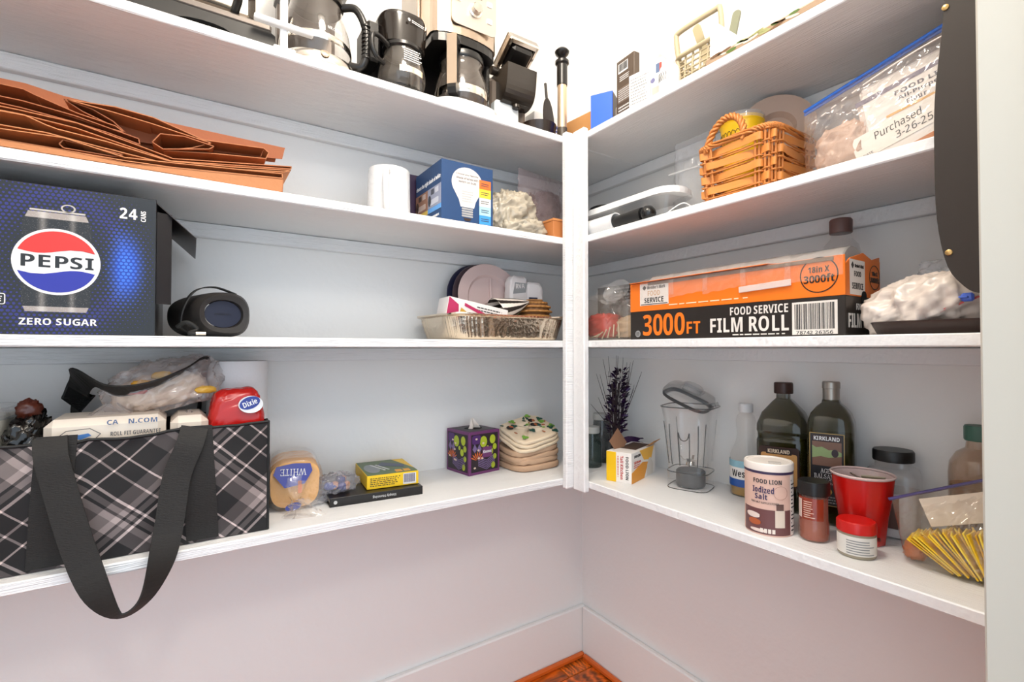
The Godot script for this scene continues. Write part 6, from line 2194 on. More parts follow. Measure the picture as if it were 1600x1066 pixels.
func tissue_box():
	var t = thing("tissue_box", "purple cube tissue box with lime and orange plant print", "tissue box", Vector3(-0.482, S1, 0.066), 0.14)
	var purple := mat(Color(0.42, 0.2, 0.4), 0.45)
	var dark := mat(Color(0.14, 0.1, 0.13), 0.45)
	var lime := mat(Color(0.66, 0.72, 0.16), 0.45)
	var orange := mat(Color(0.82, 0.4, 0.15), 0.45)
	var lilac := mat(Color(0.46, 0.38, 0.56), 0.45)
	var pale := mat(Color(0.85, 0.76, 0.68), 0.45)
	var w := 0.11
	var h := 0.121
	var s := tool()
	box(s, Vector3(0, h / 2, 0), Vector3(w, h, w), 0.001)
	obj("body", s, purple, t)
	var rng := RandomNumberGenerator.new()
	for q in [[fr(Vector3.BACK, Vector3(0, h / 2, w / 2 + 0.0003)), 1], [fr(Vector3.LEFT, Vector3(-w / 2 - 0.0003, h / 2, 0)), 2]]:
		var f: Transform3D = q[0]
		stamp(t, "printed_side", rect(w - 0.014, h - 0.016), f, dark)
		rng.seed = 30 + q[1]
		var l1 := shift(f, 0, 0, 0.0004)
		for p in [[Vector2(-0.005, 0.03), 0.016], [Vector2(0.028, 0.034), 0.013], [Vector2(0.036, 0.012), 0.009], [Vector2(0.022, 0.0), 0.01], [Vector2(0.036, -0.016), 0.008], [Vector2(0.03, -0.04), 0.009], [Vector2(0.01, 0.012), 0.006]]:
			stamp(t, "lime_leaf", ellipse(p[1] * 0.8, p[1], 18, p[0]), l1, lime)
		for k in 7:
			var a := 0.5 + k * 0.36
			var c := Vector2(-0.026, -0.022)
			stamp(t, "orange_leaf", PackedVector2Array([c + Vector2(cos(a), sin(a)) * 0.004, c + Vector2(cos(a + 0.1), sin(a + 0.1)) * 0.02, c + Vector2(cos(a), sin(a)) * 0.027, c + Vector2(cos(a - 0.1), sin(a - 0.1)) * 0.02]), l1, orange)
		for p in [Vector2(-0.036, 0.012), Vector2(-0.02, 0.01)]:
			stamp(t, "lilac_leaf", PackedVector2Array([p + Vector2(0, -0.01), p + Vector2(0.008, 0.0), p + Vector2(0, 0.015), p + Vector2(-0.008, 0.0)]), l1, lilac)
		stamp(t, "plum_patch", rect(0.03, 0.025, 0.006, Vector2(-0.03, 0.038)), l1, mat(Color(0.3, 0.14, 0.4), 0.45))
		for k in 6:
			for sgn in [-1.0, 1.0]:
				var y := -0.05 + k * 0.005
				stamp(t, "fern_leaf", PackedVector2Array([Vector2(0.006, y), Vector2(0.006 + sgn * 0.03, y + 0.014), Vector2(0.006 + sgn * 0.03, y + 0.0165), Vector2(0.006, y + 0.0022)]), l1, lilac)
		for k in 6:
			stamp(t, "pale_bud", ellipse(0.004, 0.0028, 10, Vector2(rng.randf_range(-0.04, 0.0), rng.randf_range(-0.05, 0.045))), shift(l1, 0, 0, 0.0003), pale)
	var f := fr(Vector3.BACK, Vector3(0, h / 2, w / 2 + 0.0012))
	stamp(t, "name_plate", rect(0.034, 0.03, 0.002, Vector2(0.008, 0.0)), f, purple)
	txt(t, "Kleenex", shift(f, 0.008, 0.002, 0.0005), 0.03, 0.009, mat(grey(0.9)))
	var g := fr(Vector3.UP, Vector3(0, h + 0.0003, 0), Vector3.FORWARD)
	stamp(t, "printed_top", rect(w - 0.016, w - 0.016), g, dark)
	stamp(t, "opening_shade", ellipse(0.028, 0.022, 28), shift(g, 0, 0, 0.0004), mat(grey(0.05), 0.9))  # dark disc on the closed top, painted as the shade inside
	s = tool()
	var rows := []
	for i in 9:
		var fi := i / 8.0
		var row := PackedVector3Array()
		for j in 17:
			var fj := j / 16.0
			row.append(Vector3((fj - 0.5) * 0.046 * (1 - fi * 0.85), h - 0.004 + fi * 0.034, 0.01 * sin(fj * 7) * (1 - fi) + 0.004 * sin(fi * 5)))
		rows.append(row)
	skin(s, rows)
	obj("tissue", s, mat(Color(0.88, 0.84, 0.8), 0.8), t)

func towels():
	var cloth := noise_image(128, 0.25, 13)
	var beige := bumpy(Color(0.74, 0.61, 0.50), 0.9, cloth, 0.15, Vector3(16, 16, 16))
	var cream := bumpy(Color(0.89, 0.81, 0.7), 0.9, cloth, 0.08, Vector3(16, 16, 16))
	# each towel: a folded slab whose fold shows at the front left
	for k in 3:
		var label = ["beige towel folded at the bottom of the towel pile", "tan terry towel folded in the middle of the pile", "cream dish towel with clover and pot print on top"][k]
		var t = thing("folded_towel", label, "towel", Vector3(-0.318, S1 + 0.001 + [0.0, 0.034, 0.078][k], 0.112), [0.02, -0.05, 0.1][k], "folded towels")
		t.rotation.x = [0.0, 0.1, 0.3][k]
		t.rotation.z = [0.0, 0.08, 0.12][k]
		var n := noise(0.5, 60 + k)
		var w: float = [0.165, 0.17, 0.165][k]
		var d: float = [0.15, 0.14, 0.15][k]
		var layers: int = [2, 2, 3][k]
		var th := 0.0165 if layers == 2 else 0.0115
		for l in layers:
			var s := tool()
			var rows := []
			for i in 25:
				var f := i / 24.0
				var row := PackedVector3Array()
				for j in 33:
					var e := around(-TAU * j / 32.0, 4.0)
					var x := e.x * (w / 2 - 0.003 * l)
					var z := e.y * (d / 2 - 0.003 * l)
					var ring := around(-PI / 2 + PI * f, 2.6)
					var sag := n.get_noise_2d(x * 160 + l * 30, z * 160) * 0.004
					var rise: float = 0.16 * (x + w / 2) * (0.4 if k < 2 else 1.0) * 0.35
					row.append(Vector3(x * (0.9 + 0.1 * ring.x) * minf(1.0, ring.x * 3), maxf(0.0004, th * (l + 0.5) + ring.y * th * 0.52 + sag * (1 if l + k > 0 else 0) + rise * (1 if l + k > 0 else f)), z * (0.9 + 0.1 * ring.x) * minf(1.0, ring.x * 3)))
				rows.append(row)
			skin(s, rows)
			obj("fold", s, cream if k == 2 else beige, t)
		if k == 2:
			# printed motifs lie on the top fold
			var rng := RandomNumberGenerator.new()
			rng.seed = 77
			var top := func(x: float, z: float) -> Vector3:
				return Vector3(x, th * 3.02 + 0.0025 + 0.16 * (x + w / 2) * 0.35 + n.get_noise_2d(x * 160 + 60, z * 160) * 0.004, z)
			for m in 34:
				var x := rng.randf_range(-0.066, 0.066)
				var z := rng.randf_range(-0.058, 0.058)
				var c: Vector3 = top.call(x, z)
				var fr_ := Transform3D(Basis(Vector3.UP, rng.randf() * TAU) * Basis(Vector3.RIGHT, -PI / 2), c)
				var kind := m % 5
				if kind == 0 or kind == 3:
					var s := tool()
					for q in 3:
						prism(s, ellipse(0.0056, 0.0056, 10, Vector2(cos(q * 2.1), sin(q * 2.1)) * 0.0056), 0.0006, fr_)
					obj("clover_print", s, mat(Color(0.1, 0.3, 0.26) if m % 2 == 0 else Color(0.47, 0.66, 0.24), 0.9), t)
				elif kind == 1 or kind == 4:
					stamp(t, "leaf_print", ellipse(0.003, 0.0064, 10), fr_, mat(Color(0.13, 0.28, 0.2) if m % 2 == 0 else Color(0.7, 0.4, 0.25), 0.9), 0.0006)
				elif m < 18:
					stamp(t, "pot_print", ellipse(0.011, 0.01, 18), fr_, mat(Color(0.14, 0.1, 0.09), 0.9), 0.0006)
					stamp(t, "coin_print", ellipse(0.008, 0.005, 14, Vector2(0, 0.007)), shift(fr_, 0, 0, 0.0007), mat(Color(0.68, 0.38, 0.22), 0.9), 0.0004)

# ------------------------------------------------------------------ lowest shelf, right wall
func right_low():
	var white := mat(Color(0.92, 0.9, 0.88), 0.45)
	var ink := mat(Color(0.2, 0.19, 0.2))
	# dark jars behind the post
	for a in [[-0.085, 0.19, 0.036, 0.13, Color(0.16, 0.2, 0.21), "dark glass jar with pale lid in the lowest shelf corner"], [-0.16, 0.225, 0.03, 0.1, Color(0.2, 0.27, 0.26), "teal glass jar in the lowest shelf corner"]]:
		var j = thing("glass_jar", a[5], "jar", Vector3(a[0], S1, a[1]))
		var q := tool()
		lathe(q, [Vector2(0, 0), Vector2(a[2] * 0.93, 0), Vector2(a[2], 0.005), Vector2(a[2], a[3] * 0.75), Vector2(a[2] * 0.75, a[3] * 0.88), Vector2(a[2] * 0.72, a[3])], Transform3D.IDENTITY, 32)
		obj("glass", q, pane(a[4], 0.6, 0.05), j)
		q = tool()
		lathe(q, disc_profile(a[2] * 0.78, a[3], a[3] + 0.02), Transform3D.IDENTITY, 28)
		obj("lid", q, mat(Color(0.72, 0.72, 0.7), 0.4), j)
	tinsel()
	# bin liner box, lid torn open
	var t = thing("bin_liner_box", "white and yellow bin liner box with its top torn open", "box", Vector3(-0.147, S1, 0.372), 0.33)
	var s := tool()
	var yellow := mat(Color(0.93, 0.74, 0.05), 0.4)
	box(s, Vector3(0, 0.04, 0), Vector3(0.165, 0.08, 0.072), 0.001)
	obj("body", s, white, t)
	var f := fr(Vector3.BACK, Vector3(0, 0.04, 0.0363))
	stamp(t, "print_panel", PackedVector2Array([Vector2(-0.082, -0.0395), Vector2(0.0, -0.0395), Vector2(0.03, 0.0), Vector2(-0.01, 0.006), Vector2(-0.082, -0.012)]), f, mat(Color(0.9, 0.6, 0.14), 0.4))
	stamp(t, "print_panel", PackedVector2Array([Vector2(-0.03, 0.0395), Vector2(0.0, 0.01), Vector2(0.05, 0.004), Vector2(0.07, 0.0395)]), f, mat(Color(0.94, 0.7, 0.2), 0.4))
	stamp(t, "bag_print", PackedVector2Array([Vector2(0.02, -0.037), Vector2(0.06, -0.037), Vector2(0.062, -0.008), Vector2(0.045, 0.01), Vector2(0.034, 0.01), Vector2(0.02, -0.008)]), shift(f, 0, 0, 0.0004), mat(Color(0.85, 0.82, 0.78), 0.4))
	txt(t, "FOOD LION", shift(f, -0.045, 0.028), 0.04, 0.007, ink)
	txt(t, "Tall Kitchen", shift(f, -0.045, 0.012), 0.045, 0.007, mat(Color(0.75, 0.3, 0.25)))
	fine(t, shift(f, -0.048, 0.002), 0.04, 0.01, 2, mat(Color(0.75, 0.3, 0.25)), 6)
	var g := fr(Vector3.LEFT, Vector3(-0.0828, 0.04, 0))
	stamp(t, "yellow_edge", rect(0.028, 0.079, 0, Vector2(-0.0215, 0)), g, yellow)
	txt(t, "FOOD LION", shift(g, 0.024, 0, 0.0, -PI / 2), 0.06, 0.008, ink)
	txt(t, "Tall Kitchen", shift(g, 0.009, 0, 0.0, -PI / 2), 0.062, 0.009, mat(Color(0.75, 0.22, 0.18)))
	fine(t, shift(g, -0.002, 0, 0.0, -PI / 2), 0.06, 0.005, 1, mat(Color(0.75, 0.3, 0.25)), 16)
	s = tool()
	box(s, Vector3(0, 0.02, 0), Vector3(0.06, 0.05, 0.0012), 0.0004, Transform3D(Basis(Vector3.BACK, 0.5) * Basis(Vector3.RIGHT, -0.35), Vector3(-0.02, 0.08, -0.02)))
	obj("torn_flap", s, mat(Color(0.55, 0.4, 0.3), 0.7), t)
	s = tool()
	box(s, Vector3(0, 0.014, 0), Vector3(0.05, 0.03, 0.0012), 0.0004, Transform3D(Basis(Vector3.RIGHT, 0.9), Vector3(0.055, 0.08, 0.03)))
	obj("front_flap", s, mat(Color(0.78, 0.55, 0.3), 0.6), t)
	stamp(t, "opening_shade", rect(0.1, 0.05), fr(Vector3.UP, Vector3(0.02, 0.0803, 0), Vector3.FORWARD), mat(Color(0.3, 0.22, 0.17), 0.9))  # the torn box is solid; its inner shade is a painted dark patch
	blender_jug()
	# clear oil bottle
	t = thing("oil_bottle", "clear plastic cooking oil bottle with white cap and blue label, nearly empty", "bottle", Vector3(-0.042, S1, 0.645), RIGHT + 0.5)
	s = tool()
	lathe(s, [Vector2(0, 0), Vector2(0.033, 0), Vector2(0.036, 0.004), Vector2(0.036, 0.085), Vector2(0.034, 0.1), Vector2(0.022, 0.13), Vector2(0.0195, 0.15), Vector2(0.0215, 0.165), Vector2(0.0225, 0.18), Vector2(0.019, 0.192), Vector2(0.0135, 0.198), Vector2(0.0135, 0.203)], Transform3D.IDENTITY, 48, 1, 1, 2, 0.02, 12)
	obj("bottle_wall", s, pane(Color(0.8, 0.8, 0.78), 0.09, 0.04), t)
	s = tool()
	lathe(s, [Vector2(0, 0.002), Vector2(0.034, 0.003), Vector2(0.0345, 0.03), Vector2(0, 0.03)], Transform3D.IDENTITY, 36)
	obj("oil", s, mat(Color(0.62, 0.46, 0.12), 0.2), t)
	s = tool()
	collar(s, 0.0372, -1.9, 1.9, 0.026, 0.082, 30)
	obj("label", s, white, t)
	s = tool()
	collar(s, 0.0375, -1.9, 1.9, 0.07, 0.086, 30)
	obj("label_band", s, mat(Color(0.55, 0.72, 0.78), 0.4), t)
	s = tool()
	collar(s, 0.0375, -1.9, 1.9, 0.024, 0.042, 30)
	obj("label_band", s, mat(Color(0.13, 0.32, 0.62), 0.4), t)
	txt_round(t, "Wesson", 0.0374, -0.1, 0.056, 0.06, 0.016, ink)
	s = tool()
	lathe(s, [Vector2(0, 0.2), Vector2(0.0155, 0.2), Vector2(0.0165, 0.202), Vector2(0.0165, 0.218), Vector2(0.015, 0.221), Vector2(0, 0.221)], Transform3D.IDENTITY, 36, 1, 1, 2, 0.015, 32)
	obj("cap", s, mat(grey(0.85), 0.4), t)
	# olive oil, square jug
	var green := pane(Color(0.16, 0.16, 0.02), 0.62, 0.06)
	var darkoil := mat(Color(0.055, 0.05, 0.012), 0.12)
	t = thing("olive_oil_jug", "large dark green olive oil jug with brown cap and tan label", "bottle", Vector3(-0.057, S1, 0.744), RIGHT + 0.35)
	s = tool()
	lathe(s, [Vector2(0, 0), Vector2(0.92, 0), Vector2(1.0, 0.006), Vector2(1.0, 0.15), Vector2(0.96, 0.156), Vector2(0.96, 0.166), Vector2(1.0, 0.172), Vector2(0.99, 0.186), Vector2(0.8, 0.212), Vector2(0.42, 0.236), Vector2(0.27, 0.244), Vector2(0.26, 0.256)], Transform3D.IDENTITY, 56, 0.052, 0.048, 5.0)
	obj("bottle_wall", s, green, t)
	s = tool()
	lathe(s, [Vector2(0, 0.002), Vector2(0.95, 0.004), Vector2(0.95, 0.16), Vector2(0, 0.16)], Transform3D.IDENTITY, 48, 0.05, 0.046, 5.0)
	obj("oil", s, darkoil, t)
	s = tool()
	lathe(s, [Vector2(0, 0.254), Vector2(0.0185, 0.254), Vector2(0.0195, 0.256), Vector2(0.0195, 0.276), Vector2(0.018, 0.279), Vector2(0, 0.279)], Transform3D.IDENTITY, 36, 1, 1, 2, 0.015, 30)
	obj("cap", s, mat(Color(0.2, 0.1, 0.07), 0.45), t)
	f = fr(Vector3.BACK, Vector3(-0.004, 0.098, 0.0488))
	stamp(t, "label", rect(0.078, 0.085, 0.006), f, mat(Color(0.2, 0.1, 0.07), 0.4), 0.0006)
	stamp(t, "label_field", rect(0.07, 0.068, 0.005, Vector2(0, -0.005)), shift(f, 0, 0, 0.0006), mat(Color(0.8, 0.6, 0.36), 0.4))
	stamp(t, "name_plate", rect(0.05, 0.013, 0.002, Vector2(0, 0.033)), shift(f, 0, 0, 0.001), mat(Color(0.15, 0.07, 0.05), 0.4))
	txt(t, "KIRKLAND", shift(f, 0, 0.033, 0.0014), 0.042, 0.008, mat(Color(0.92, 0.85, 0.75)))
	for k in 9:
		var a := 0.3 + k * 0.7
		var c := Vector2(-0.012, 0.0) + Vector2(cos(a), sin(a)) * 0.01
		s = tool()
		prism(s, ellipse(0.0075, 0.002, 10), 0.0004, shift(f, c.x, c.y, 0.001, a))
		obj("leaf_print", s, mat(Color(0.16, 0.1, 0.05), 0.5), t)
	stamp(t, "seal_print", ellipse(0.008, 0.008, 18, Vector2(0.021, 0.002)), shift(f, 0, 0, 0.001), mat(Color(0.75, 0.8, 0.72), 0.4))
	stamp(t, "seal_core", ellipse(0.005, 0.005, 18, Vector2(0.021, 0.002)), shift(f, 0, 0, 0.0014), mat(Color(0.25, 0.38, 0.2), 0.4))
	# balsamic vinegar
	t = thing("vinegar_bottle", "tall dark vinegar bottle with silver cap and picture label", "bottle", Vector3(-0.066, S1, 0.846), RIGHT + 0.3)
	s = tool()
	lathe(s, [Vector2(0, 0), Vector2(0.94, 0), Vector2(1.0, 0.005), Vector2(1.0, 0.19), Vector2(0.97, 0.205), Vector2(0.84, 0.222), Vector2(0.6, 0.236), Vector2(0.4, 0.243), Vector2(0.36, 0.25)], Transform3D.IDENTITY, 56, 0.0415, 0.0415, 4.6)
	obj("bottle_wall", s, green, t)
	s = tool()
	lathe(s, [Vector2(0, 0.002), Vector2(0.95, 0.004), Vector2(0.95, 0.178), Vector2(0, 0.178)], Transform3D.IDENTITY, 48, 0.04, 0.04, 4.6)
	obj("vinegar", s, mat(Color(0.035, 0.03, 0.012), 0.12), t)
	s = tool()
	lathe(s, [Vector2(0.0148, 0.246), Vector2(0.0152, 0.25), Vector2(0.0152, 0.272), Vector2(0.0152, 0.2725), Vector2(0.0162, 0.273), Vector2(0.0162, 0.284), Vector2(0.015, 0.287), Vector2(0, 0.287)], Transform3D.IDENTITY, 32)
	obj("cap", s, mat(Color(0.62, 0.6, 0.57), 0.32, 0.8), t)
	f = fr(Vector3.BACK, Vector3(-0.004, 0.112, 0.0421))
	stamp(t, "label", rect(0.06, 0.145, 0.001), f, mat(Color(0.68, 0.56, 0.32), 0.4), 0.0006)
	stamp(t, "label_field", rect(0.057, 0.142, 0.001), shift(f, 0, 0, 0.0006), mat(Color(0.07, 0.06, 0.08), 0.4))
	stamp(t, "picture_field", rect(0.05, 0.06, 0, Vector2(0, 0.037)), shift(f, 0, 0, 0.001), mat(Color(0.48, 0.34, 0.27), 0.4))
	stamp(t, "meadow_print", PackedVector2Array([Vector2(-0.025, 0.022), Vector2(-0.01, 0.026), Vector2(0.004, 0.024), Vector2(0.025, 0.029), Vector2(0.025, 0.036), Vector2(0.014, 0.041), Vector2(0.004, 0.039), Vector2(-0.008, 0.045), Vector2(-0.018, 0.043), Vector2(-0.025, 0.047)]), shift(f, 0, 0, 0.0014), mat(Color(0.56, 0.64, 0.42), 0.4))
	stamp(t, "grape_print", ellipse(0.006, 0.008, 14, Vector2(0.014, 0.034)), shift(f, 0, 0, 0.0018), mat(Color(0.18, 0.1, 0.14), 0.4))
	stamp(t, "name_plate", rect(0.05, 0.013, 0, Vector2(0, 0.062)), shift(f, 0, 0, 0.0014), mat(Color(0.18, 0.06, 0.06), 0.4))
	txt(t, "KIRKLAND", shift(f, 0, 0.062, 0.0018), 0.044, 0.008, mat(grey(0.92)))
	for a in [["AGED", -0.003, 0.022], ["BALSAMIC", -0.014, 0.044], ["VINEGAR", -0.025, 0.04]]:
		txt(t, a[0], shift(f, 0, a[1], 0.001), a[2], 0.009, mat(grey(0.85)), "r")
	stamp(t, "seal_print", ellipse(0.0085, 0.0075, 20, Vector2(0, -0.044)), shift(f, 0, 0, 0.001), mat(Color(0.8, 0.66, 0.3), 0.4))
	stamp(t, "seal_core", ellipse(0.005, 0.0045, 20, Vector2(0, -0.044)), shift(f, 0, 0, 0.0014), mat(Color(0.3, 0.2, 0.1), 0.4))
	fine(t, shift(f, 0.004, -0.06, 0.001), 0.044, 0.016, 3, mat(grey(0.6)), 9)
	salt_and_jars()
	yellow_packets()

func tinsel():
	var t = thing("tinsel_spray", "dark purple glitter spray of twigs and foil leaves", "decoration", Vector3(-0.105, S1, 0.268))
	var rng := RandomNumberGenerator.new()
	rng.seed = 19
	var dark := mat(Color(0.2, 0.09, 0.26), 0.25, 0.4)
	var deep := mat(Color(0.11, 0.05, 0.13), 0.35, 0.3)
	var twig := mat(Color(0.2, 0.13, 0.14), 0.6)
	# stems
	for k in 5:
		var s := tool()
		tube(s, curve([Vector3(rng.randf_range(-0.01, 0.01), 0.0, rng.randf_range(-0.01, 0.01)), Vector3(rng.randf_range(-0.015, 0.015), 0.12, rng.randf_range(-0.01, 0.01)), Vector3(rng.randf_range(-0.02, 0.035), 0.25, rng.randf_range(-0.015, 0.015))], 10), 0.0022, 6)
		obj("stem", s, twig, t)
	# thin bare twigs fanning out
	for k in 26:
		var a := rng.randf_range(-1.1, 1.1)
		var zz := rng.randf_range(-0.5, 0.5)
		var l := rng.randf_range(0.2, 0.285)
		var base := Vector3(rng.randf_range(-0.01, 0.015), 0.1, 0)
		var tip := base + Vector3(sin(a) * 0.42, cos(a) * 0.85, zz * 0.25) * l
		tip.x = clampf(tip.x, -0.11, 0.1)
		var s := tool()
		tube(s, curve([base, base.lerp(tip, 0.5) + Vector3(sin(a) * 0.012, 0.01, 0), tip], 8), [0.0013, 0.0012, 0.0011, 0.001, 0.0009, 0.0008, 0.0007, 0.0006, 0.0004], 5)
		obj("twig", s, twig, t)
	# glittering foil strips packed round the spire
	for k in 260:
		var y := rng.randf_range(0.1, 0.29)
		var a := rng.randf() * TAU
		var r := 0.034 * (1.0 - absf((y - 0.17) / 0.16) * 0.55) * rng.randf_range(0.4, 1.0)
		var c := Vector3(cos(a) * r + (y - 0.1) * 0.12, y, sin(a) * r * 0.8)
		var dirv := Vector3(cos(a), rng.randf_range(0.2, 1.4), sin(a)).normalized()
		var wide := dirv.cross(Vector3(rng.randf_range(-1, 1), 0.3, rng.randf_range(-1, 1))).normalized() * rng.randf_range(0.004, 0.008)
		var s := tool()
		band(s, [c, c + dirv * 0.009, c + dirv * 0.017 + Vector3(0, -0.003, 0)], [wide, wide * 0.9, wide * 0.3], 0.0004)
		obj("foil_leaf", s, dark if k % 3 else deep, t)
	# larger leaves at the foot
	for a in [[-0.9, 0.1, 0.09, -0.6], [-0.35, 0.07, 0.08, -0.2], [0.8, 0.085, 0.085, 0.5], [1.1, 0.07, 0.075, 0.8], [0.2, 0.05, 0.09, 0.1]]:
		var base := Vector3(0.0, 0.065, 0.01)
		var d := Vector3(sin(a[0]), 0.55 if a[0] < 0 else 0.25, 0.35).normalized()
		var path := []
		var ws := []
		for i in 9:
			var f := i / 8.0
			path.append(base + d * f * a[2] + Vector3(0, -0.02 * f * f, 0))
			ws.append(d.cross(Vector3(0, 0.5, 1)).normalized() * (0.004 + 0.024 * sin(PI * minf(f * 1.1 + 0.05, 1.0))))
		var s := tool()
		band(s, path, ws, 0.0006)
		obj("large_leaf", s, dark, t)

func blender_jug():
	var t = thing("blender_jug", "clear square blender jug with its grey lid tilted on top", "blender jug", Vector3(-0.098, S1, 0.528), RIGHT + 0.35)
	var wall := pane(Color(0.7, 0.72, 0.73), 0.06, 0.03)
	var s := tool()
	# skirt, body, flared mouth
	lathe(s, [Vector2(0.86, 0.0), Vector2(0.88, 0.0), Vector2(0.9, 0.042), Vector2(0.86, 0.05), Vector2(0.86, 0.06), Vector2(1.02, 0.17), Vector2(1.1, 0.2), Vector2(1.14, 0.206), Vector2(1.12, 0.208), Vector2(1.06, 0.2), Vector2(0.98, 0.17), Vector2(0.83, 0.062), Vector2(0, 0.056)], Transform3D.IDENTITY, 64, 0.058, 0.055, 4.2)
	obj("jug_wall", s, wall, t)
	# moulded ribs and rims of the clear jug, dark edge shade painted as tubes
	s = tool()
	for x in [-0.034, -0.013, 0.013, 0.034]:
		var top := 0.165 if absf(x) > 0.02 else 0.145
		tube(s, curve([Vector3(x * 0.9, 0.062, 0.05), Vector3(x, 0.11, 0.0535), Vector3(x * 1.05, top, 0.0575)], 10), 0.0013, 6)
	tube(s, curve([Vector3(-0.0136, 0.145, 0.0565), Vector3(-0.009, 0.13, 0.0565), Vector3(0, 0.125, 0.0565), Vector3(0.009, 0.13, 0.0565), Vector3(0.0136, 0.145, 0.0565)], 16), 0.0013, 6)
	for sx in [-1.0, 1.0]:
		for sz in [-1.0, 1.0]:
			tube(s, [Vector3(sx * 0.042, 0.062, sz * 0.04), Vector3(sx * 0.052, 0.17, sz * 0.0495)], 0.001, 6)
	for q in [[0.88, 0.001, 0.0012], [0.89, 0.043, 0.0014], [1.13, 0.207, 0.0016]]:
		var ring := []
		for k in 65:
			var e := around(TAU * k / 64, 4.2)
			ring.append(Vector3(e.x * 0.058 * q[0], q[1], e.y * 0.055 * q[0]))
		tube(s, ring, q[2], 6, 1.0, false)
	obj("rib_dark_outline", s, pane(Color(0.25, 0.27, 0.28), 0.6, 0.06), t)
	s = tool()
	lathe(s, [Vector2(0, 0.004), Vector2(0.034, 0.004), Vector2(0.036, 0.008), Vector2(0.036, 0.04), Vector2(0.032, 0.044), Vector2(0, 0.044)], Transform3D.IDENTITY, 36)
	obj("drive_collar", s, mat(Color(0.3, 0.3, 0.31), 0.4), t)
	s = tool()
	lathe(s, [Vector2(0, 0.056), Vector2(0.012, 0.057), Vector2(0.01, 0.064), Vector2(0.006, 0.07), Vector2(0, 0.072)], Transform3D.IDENTITY, 24)
	obj("blade_hub", s, chrome, t)
	for k in 4:
		s = tool()
		band(s, [Vector3(0, 0.068, 0), Vector3(0.018, 0.067, 0).rotated(Vector3.UP, k * PI / 2), Vector3(0.026, 0.076, 0).rotated(Vector3.UP, k * PI / 2)], Vector3(0, 0, 0.006).rotated(Vector3.UP, k * PI / 2), 0.001)
		obj("blade", s, chrome, t)
	# lid set askew across the mouth
	var lx := Transform3D(Basis(Vector3.BACK, -0.42) * Basis(Vector3.RIGHT, 0.1), Vector3(-0.004, 0.228, 0.0))
	s = tool()
	lathe(s, [Vector2(0.9, -0.012), Vector2(0.95, -0.012), Vector2(1.05, -0.004), Vector2(1.12, 0.0), Vector2(1.12, 0.005), Vector2(1.0, 0.02), Vector2(0.55, 0.026), Vector2(0.5, 0.02), Vector2(0, 0.02)], lx, 56, 0.056, 0.053, 3.6)
	obj("lid", s, pane(Color(0.5, 0.52, 0.53), 0.32, 0.04), t)
	s = tool()
	lathe(s, [Vector2(0.96, -0.012), Vector2(1.06, -0.009), Vector2(1.09, -0.004), Vector2(0.98, -0.003)], lx, 56, 0.056, 0.053, 3.6)
	obj("lid_seal", s, mat(Color(0.27, 0.28, 0.29), 0.5), t)
	s = tool()
	lathe(s, [Vector2(0.024, 0.02), Vector2(0.026, 0.034), Vector2(0.022, 0.037), Vector2(0, 0.038)], lx, 32)
	obj("lid_plug", s, pane(Color(0.7, 0.72, 0.73), 0.3, 0.05), t)
	s = tool()
	band(s, [lx * Vector3(0.05, 0.008, 0), lx * Vector3(0.066, 0.02, 0), lx * Vector3(0.072, 0.012, 0)], Vector3(0, 0, 0.03), 0.003)
	obj("lid_tab", s, pane(Color(0.5, 0.52, 0.53), 0.4, 0.06), t)

